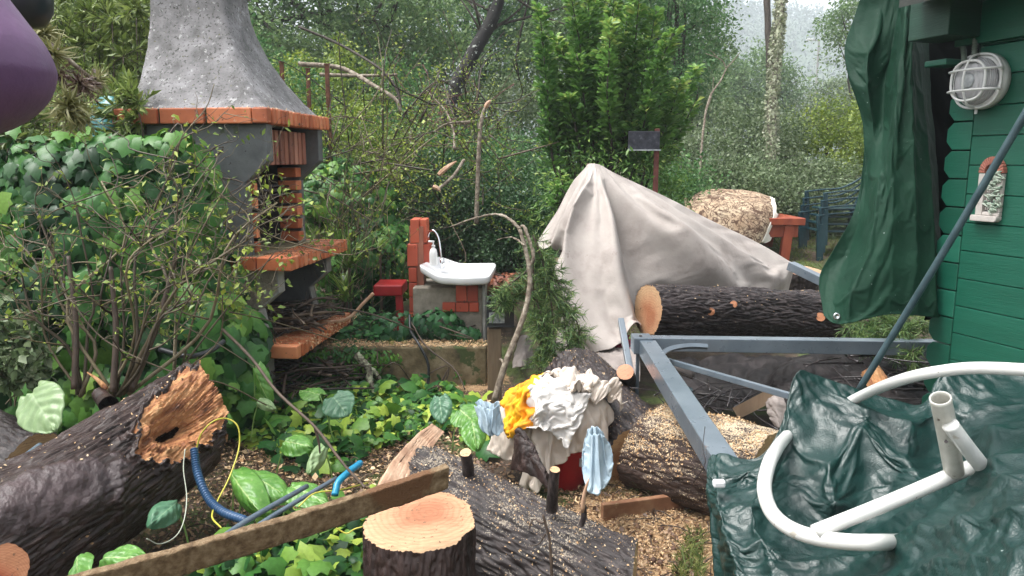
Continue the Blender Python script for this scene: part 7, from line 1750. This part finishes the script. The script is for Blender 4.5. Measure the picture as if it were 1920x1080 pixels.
cover('moss_tufts', 'moss and fine grass between the logs on the right', 'moss', [(1130, 880), (1330, 930), (1330, 960), (1240, 950), (1130, 930)], 2500, .018, T_BLADE, M['moss'], 407, 0, .012, droop=.8)
cover('moss_tufts', 'grass tufts at the edge of the crumpled tarpaulin', 'grass', [(1310, 1000), (1345, 1000), (1350, 1090), (1290, 1090)], 700, .05, T_BLADE, M['moss'], 408, 0, .01, droop=.8)
cover('leaf_litter', 'dead leaves and bark scraps on the ground', 'leaf litter', [(400, 760), (620, 735), (900, 740), (950, 800), (1160, 880), (1340, 930), (1340, 1090), (1180, 1090), (1000, 900), (690, 950), (380, 1040), (120, 1090), (0, 1090)], 9000, .024, T_OVAL, M['litter'], 409, .003, .02, tilt=.9)
cover('leaf_litter', 'dead leaves lying on the concrete step and terrace', 'leaf litter', [(600, 640), (900, 640), (910, 680), (600, 690)], 1500, .03, T_OVAL, M['litter'], 410, .003, .03)
# sawdust chips
def chips(label, pts, sig, n, seed, sz=.008, lift=.004, z=None):
    rs = np.random.RandomState(seed); C = []
    for (px, py) in pts:
        p = gp(px, py); q = p[None] + rs.normal(size=(n, 3)) * [sig, sig, 0]; q[:, 2] = ground_h(q[:, 0], q[:, 1]) + lift + .012 * rs.rand(n); C.append(q)
    C = np.concatenate(C); m_ = len(C); o = leaves('sawdust_chips', C, sz * (.5 + rs.rand(m_)), rnd(rs, m_) * [1, 1, .4], rnd(rs, m_) * .6 + [0, 0, 1.], T_OVAL, M['sawdust'], None, rs); tag(o, label, 'sawdust', kind='stuff')
chips('sawdust and chips on the ground right of the fallen log', [(1230, 1010), (1200, 940), (1280, 1060), (1300, 1000), (1180, 920)], .17, 3000, 501)
chips('sawdust scattered at the foot of the concrete step', [(860, 715), (780, 730), (880, 760), (720, 800)], .18, 2200, 502)
chips('sawdust scattered round the cables', [(640, 870), (560, 940), (520, 860), (420, 900), (620, 820), (700, 800)], .22, 800, 503, sz=.010)
chips('pale bark shreds scattered over the litter', [(640, 870), (560, 900), (500, 840), (1180, 890), (720, 830), (860, 780)], .25, 260, 504, sz=.035)
# chips lying on the logs
def chips_on(par, n, seed, sz=.008, name='sawdust_chips', top=.3, rng_z=(0, 1)):
    rs = np.random.RandomState(seed); ob = [c for c in par.children if c.name.startswith('bark')][0]; Mw = np.array(wmat(par))
    co = np.zeros(len(ob.data.vertices) * 3, np.float32); ob.data.vertices.foreach_get('co', co); co = tr(Mw, co.reshape(-1, 3))
    no = np.zeros_like(co); nb = np.zeros(len(co) * 3, np.float32); ob.data.vertices.foreach_get('normal', nb); no = nb.reshape(-1, 3) @ Mw[:3, :3].T
    lump = fbm(co * 6 + seed, 3); ok = np.where((no[:, 2] > top) & (lump > -.25))[0]; i = rs.choice(ok, n)
    C = co[i] + no[i] * .002 + rs.normal(size=(n, 3)) * .003
    o = leaves(name, C, sz * (.5 + rs.rand(n)), rnd(rs, n) - no[i] * .3, no[i] + rnd(rs, n) * .4, T_OVAL, M['sawdust'], par, rs); o['kind'] = 'stuff'
chips_on(L3, 7000, 601, .010, top=.35); chips_on(L4, 2000, 602, .0075, top=.45); chips_on(L2, 900, 603, .008); chips_on(L6, 350, 604, .010); chips_on(L1, 250, 605, .012)
def chips_box(label, M_, a_, b_, n, seed, par, sz=.012):
    rs = np.random.RandomState(seed); q = np.stack([rs.uniform(a_[k], b_[k], n) for k in range(3)], -1); q = tr(M_, q)
    o = leaves('debris', q, sz * (.5 + rs.rand(n)), rnd(rs, n) * [1, 1, .3], rnd(rs, n) * .4 + [0, 0, 1], T_OVAL, M['litter'] if seed % 2 else M['sawdust'], par, rs); tag(o, label, 'debris', kind='stuff')
chips_box('brown needles and crumbs lying on the barbecue work shelf', BM, (-.1, .0, 1.011), (.2, 1.05, 1.02), 900, 701, None)
chips_box('pale crumbs lying on the lower brick shelf', BM, (-.1, .0, .451), (.26, 1.0, .462), 1500, 702, None)
chips_box('pale crumbs along the mantel edge of the barbecue', BM, (-.06, .0, 1.918), (.02, 1.08, 1.923), 500, 704, None, .009)
chips_box('pale crumbs on the near side of the barbecue mantel', BM, (-.8, .0, 1.918), (.0, .05, 1.923), 260, 706, None, .009)
rs = np.random.RandomState(9); n = 2600; q = np.stack([rs.uniform(W3(600, 660, 5.2)[0], W3(910, 660, 5.2)[0], n), rs.uniform(5.2, 5.42, n), np.full(n, .288) + .01 * rs.rand(n)], -1)
o = leaves('sawdust_chips', q, .014 * (.5 + rs.rand(n)), rnd(rs, n) * [1, 1, .4], rnd(rs, n) * .5 + [0, 0, 1], T_OVAL, M['sawdust'], None, rs); tag(o, 'sawdust lying along the top of the concrete step', 'sawdust', kind='stuff')
# torn sprigs and broken greenery
for k, (pts_, lb, mt_) in enumerate((([(560, 800), (610, 790), (650, 800)], 'torn green sprig on the ground left of the split wood', 'cypress'), ([(680, 790), (740, 800), (790, 790)], 'torn feathery sprig on the ground above the split wood', 'cypress'),
        ([(470, 800), (520, 815), (560, 860)], 'torn sprig on the litter right of the hollow log', 'cypress'), ([(1180, 905), (1230, 930), (1300, 950)], 'cypress sprig on the ground by the thick log', 'cypress'), ([(760, 690), (720, 700), (680, 720)], 'sprig at the foot of the concrete step', 'olive'))):
    sprays('torn_sprig', lb, 'branch', [[gp(*q_, .04) for q_ in pts_]], 34, .045, mt_, 620 + k, .10, 0.1)
# twigs on the ground
def ground_twigs(label, pts, n, seed, sig=.25, L=.3, r_=(.0015, .004), mat='twig'):
    rs = np.random.RandomState(seed); t = thing('fallen_twigs', label, 'twigs', gp(*pts[0]), kind='stuff'); mb = MB()
    for k in range(n):
        p = gp(*pts[rs.randint(len(pts))]) + rs.normal(size=3) * [sig, sig, 0]; a_ = rs.uniform(0, 6.28); v_ = np.array([math.cos(a_), math.sin(a_), 0]) * L * rs.uniform(.3, 1) / 2
        A_, B_ = p - v_, p + v_
        for q_ in (A_, B_, p): q_[2] = gz(q_[0], q_[1]) + .008
        p[2] += rs.uniform(.005, .03); rr = rs.uniform(*r_); mb.tube(spline([A_, p, B_], 7), np.linspace(rr, rr * .5, 7), 5, tint=rs.rand())
    mb.build('twig', M[mat], t, smooth=True)
ground_twigs('thin dark twigs on the sawdust right of the fallen log', [(1230, 1010), (1200, 940), (1270, 1050), (1300, 940), (1180, 900)], 90, 801)
ground_twigs('twigs littering the ground round the hollow log', [(480, 860), (560, 820), (640, 880), (420, 960), (300, 1000), (700, 800)], 220, 802, L=.24)
ground_twigs('twigs below the barbecue and step', [(620, 740), (760, 760), (560, 760), (500, 740)], 80, 803)
# cypress cones
rs = np.random.RandomState(21)
conelab = ['largest brown cypress cone on the sawdust below the plank edge', 'brown cone lying left of its neighbour near the log end', 'cone touching the one on its left, bottom of the sawdust', 'small cone at the right by the tarpaulin', 'lowest small cone close to the tarpaulin edge', 'cone at the edge of the brown plank']
for k, (px, py, lb) in enumerate(zip((1263, 1225, 1238, 1282, 1290, 1240), (1036, 1058, 1061, 1058, 1066, 1000), conelab)):
    p = gp(px, py, .012); t = thing('cypress_cone', lb, 'cone', p, group='cypress cones on the sawdust'); V, F = lathe([(.001, -.012), (.008, -.010), (.013, -.003), (.012, .005), (.007, .011), (.001, .012)], p, 14); V = V + .002 * perlin(V * 220)[:, None]; mob('scales', V, F, M['cone'], t)
# low brown boards edging the sawdust
for k, (a_, b_, lb, mt) in enumerate(((gp(1128, 975), gp(1345, 945), 'low brown board edging on the ground right of the fallen log', 'conc_moss'),)):
    t = thing('edging_board', lb, 'board', (a_ + b_) / 2); a2 = a_ * [1, 1, 0] + [0, 0, .02]; b2 = b_ * [1, 1, 0] + [0, 0, .02]
    mb = MB(); mb.beam(a2, b2, .03, .13); mb.build('board', pm('stained_edging', [(0.3, (0.10, 0.045, 0.022)), (0.5, (0.2, 0.09, 0.045)), (0.7, (0.32, 0.2, 0.11))], 6, .7, .4, spots=((0.3, 0.20, 0.11), 5, .52)), t, bevel=.004)

# ================================================================== BROAD LEAVES
def bigleaf(label, ctr_px, tip_px, dc, dt, wid, mat, seed, face=None, cup=.12, nth=0):
    """broad heart-shaped leaf with ribs, base at ctr_px, tip at tip_px"""
    rs = np.random.RandomState(seed); b_ = P(*ctr_px, dc); e_ = P(*tip_px, dt); L = np.linalg.norm(e_ - b_); y_ = (e_ - b_) / L
    n_ = np.array(face if face is not None else (0, -.6, .8), float) + rs.normal(size=3) * .12; x_ = nrm(np.cross(y_, n_)); z_ = np.cross(x_, y_)
    nu, nv = 31, 30; V = []; T_ = []
    for j in range(nv):
        f = j / (nv - 1); w_ = wid * (math.sin(math.pi * min(f * .93 + .07, 1)) ** .55) * (1 - f ** 3 * .45) * .5 + .002
        for i in range(nu):
            s_ = (i / (nu - 1) - .5) * 2
            back = -.16 * L * abs(s_) ** 1.6 * (1 - f) ** 2
            rib = abs(math.sin((f * 5 - abs(s_) * 1.6) * math.pi)); hz = cup * L * (-(s_ ** 2) * .8 + .25) - .18 * L * f ** 2 + .006 * rib * (wid / .15) + .012 * perlin(np.array([[s_ * 2, f * 3, seed]]))[0]
            hz += .02 * L * math.sin(s_ * 7 + seed) * abs(s_) * f
            V.append(b_ + y_ * (f * L + back) + x_ * (s_ * w_) + z_ * hz); T_.append(max(1 - abs(s_) * 22, (1 - rib * 12) * .6 if abs(s_) < .92 else 0, 0))
    t = thing('broad_leaf', label, 'leaf', b_); o = mob('blade', np.array(V), grid_vf(nu, nv), M[mat], t, True, tint=T_)
    m_ = o.modifiers.new('s', 'SOLIDIFY'); m_.thickness = .0015
    g_ = np.array([b_[0], b_[1], max(gz(b_[0], b_[1]), b_[2] - .25)]); mb = MB(); mb.tube(spline([g_ - y_ * .08, (g_ + b_) / 2 - y_ * .05, b_], 8), .0035, 6); mb.build('stalk', M['bigleaf'], t, smooth=True)
bigleaf('large pale green leaf with holes behind the hollow log', (62, 738), (92, 800), 3.25, 3.1, .22, 'bigleaf_pale', 1, (0, -.9, .4), .05)
bigleaf('upright green leaf hanging below the lower barbecue shelf', (480, 690), (500, 755), 4.05, 4.0, .11, 'bigleaf', 2, (-.2, -.9, .3), .2)
bigleaf('small pale curled leaf below the upright green leaf', (485, 752), (512, 765), 3.9, 3.85, .06, 'bigleaf_pale', 3, (0, -.9, .4), .2)
bigleaf('broad green leaf drooping above the grey pipes', (440, 890), (478, 955), 3.05, 2.85, .13, 'bigleaf', 4, (-.3, -.7, .6), .25)
bigleaf('broad green leaf spread flat right of the drooping one', (465, 892), (540, 925), 3.05, 2.95, .15, 'bigleaf', 5, (0, -.4, .9), .12)
bigleaf('green leaf half under the grey pipe ends', (545, 915), (610, 935), 2.9, 2.8, .13, 'bigleaf', 6, (0, -.4, .9), .1)
bigleaf('yellow green leaf standing on the litter', (535, 830), (582, 835), 3.35, 3.3, .12, 'bigleaf', 7, (0, -.6, .8), .2)
bigleaf('pale pointed leaf standing above the blue hose piece', (608, 840), (585, 885), 3.1, 3.0, .07, 'bigleaf_pale', 8, (.3, -.9, .3), .2)
bigleaf('round blue green leaf dusted with sawdust', (625, 745), (650, 775), 4.1, 4.0, .19, 'bigleaf_dark', 9, (0, -.6, .8), .05)
bigleaf('light green leaf left of the dusted round leaf', (600, 742), (560, 728), 4.1, 4.15, .12, 'bigleaf', 10, (0, -.5, .9), .1)
bigleaf('round green leaf left of the blue cloth bundle', (862, 770), (890, 790), 3.6, 3.5, .16, 'bigleaf', 11, (-.1, -.7, .7), .08)
bigleaf('yellow green leaf hanging below the round one', (885, 790), (893, 835), 3.5, 3.35, .12, 'bigleaf', 12, (0, -.9, .4), .12)
bigleaf('blue green leaf standing behind the split pale wood', (825, 745), (828, 790), 3.8, 3.7, .12, 'bigleaf_dark', 13, (0, -.9, .4), .1)
bigleaf('green leaf at the bottom beside the hollow log', (195, 1050), (262, 1040), 2.05, 2.0, .09, 'bigleaf', 14, (0, -.6, .8), .15)
bigleaf('bright green leaf at the very bottom left by the plank', (150, 1045), (140, 1085), 2.0, 1.9, .07, 'bigleaf', 15, (0, -.8, .6), .2)
bigleaf('broad green leaf on the ground below the big log belly', (330, 945), (290, 975), 2.75, 2.6, .10, 'bigleaf_dark', 16, (.3, -.7, .6), .2)
bigleaf('bright green leaf beside the torn end of the hollow log', (400, 765), (428, 795), 3.4, 3.35, .07, 'bigleaf', 17, (0, -.9, .4), .2)
bigleaf('small green leaf above the torn end of the hollow log', (335, 690), (350, 712), 3.7, 3.65, .08, 'bigleaf', 18, (0, -.9, .4), .2)
# ================================================================== CABLES AND PIPES
t = thing('corrugated_hose', 'blue corrugated hose curving down from the hollow log', 'hose', P(365, 850, 2.75)); pl = spline([P(364, 842, 2.75), P(370, 885, 2.7), P(388, 930, 2.62), P(415, 958, 2.55), P(460, 976, 2.45)], 260)
V, F = tube_vf(pl, .0125 + .0028 * np.sin(np.arange(260) * .95), 16); mob('tube', V, F, M['blue_hose'], t)
limb('wire', 'yellow green wire looping out of the blue corrugated hose', [([P(368, 842, 2.75), P(378, 812, 2.75), P(400, 790, 2.76), P(425, 785, 2.8), P(446, 800, 2.8), P(448, 840, 2.78), P(430, 895, 2.7), P(405, 945, 2.6), P(398, 970, 2.5), P(415, 990, 2.42)], .0028, .0028)], M['yellow_wire'], cat='wire', rough=0)
limb('wire', 'pale thin wire hanging down in front of the hollow log', [([P(347, 842, 2.7), P(344, 880, 2.66), P(350, 930, 2.6), P(345, 975, 2.5), P(330, 1005, 2.4), P(300, 1020, 2.3), P(275, 1010, 2.25)], .0018, .0018)], M['grey_wire'], cat='wire', rough=0)
limb('wire', 'yellow green wire running along the grey pipes to the plank', [([P(560, 950, 2.5), P(590, 925, 2.55), P(640, 918, 2.6), P(690, 905, 2.7)], .0025, .0025)], M['yellow_wire'], cat='wire', rough=0)
limb('wire', 'yellow wire showing below the plank left of the stump', [([P(630, 990, 2.3), P(650, 1000, 2.3), P(665, 992, 2.3), P(690, 985, 2.3)], .0022, .0022)], M['yellow_wire'], cat='wire', rough=0)
limb('grey_pipe', 'slate grey pipe slanting up from the plank, front one', [([P(340, 1070, 1.95), P(450, 985, 2.3), P(575, 912, 2.75)], .0095, .0095)], M['grey_pipe'], cat='pipe', rough=0)
limb('grey_pipe', 'slate grey pipe slanting up from the plank, rear one', [([P(380, 1060, 2.0), P(500, 975, 2.4), P(630, 897, 2.85)], .0085, .0085)], M['grey_pipe'], cat='pipe', rough=0)
limb('grey_pipe', 'slate grey pipe emerging below the plank at the bottom', [([P(290, 1095, 1.75), P(360, 1065, 1.85), P(430, 1040, 2.0)], .010, .010)], M['grey_pipe'], cat='pipe', rough=0)
limb('blue_hose', 'short bright blue hose with taped end above the plank', [([P(628, 928, 2.55), P(634, 905, 2.58), P(650, 888, 2.62), P(676, 868, 2.7)], .0125, .0125)], M['cyan_hose'], cat='hose', rough=.003)
limb('black_hose', 'black hose loop among the ivy under the barbecue', [([P(300, 655, 3.85), P(350, 668, 3.8), P(390, 660, 3.9), P(420, 640, 4.0)], .014, .014)], M['black_hose'], cat='hose', rough=0)
limb('hose', 'grey hose at the left edge across the grey log', [([P(-20, 900, 2.7), P(30, 868, 2.9), P(75, 835, 3.1)], .012, .012)], M['grey_pipe'], cat='hose', rough=0)

# ================================================================== MIST
hm_ = bpy.data.materials.new('mist'); hm_.use_nodes = True; nt = hm_.node_tree; nt.nodes.clear()
out = nt.nodes.new('ShaderNodeOutputMaterial'); vol = nt.nodes.new('ShaderNodeVolumePrincipled'); vol.inputs['Density'].default_value = HAZE
vol.inputs['Color'].default_value = (.86, .93, 1.0, 1); nt.links.new(vol.outputs[0], out.inputs['Volume'])
mb = MB(); mb.box((-600, -60, -60), (600, 1000, 140)); o = mb.build('haze', hm_); tag(o, 'pale mist hanging in the whole valley', 'mist', kind='stuff')
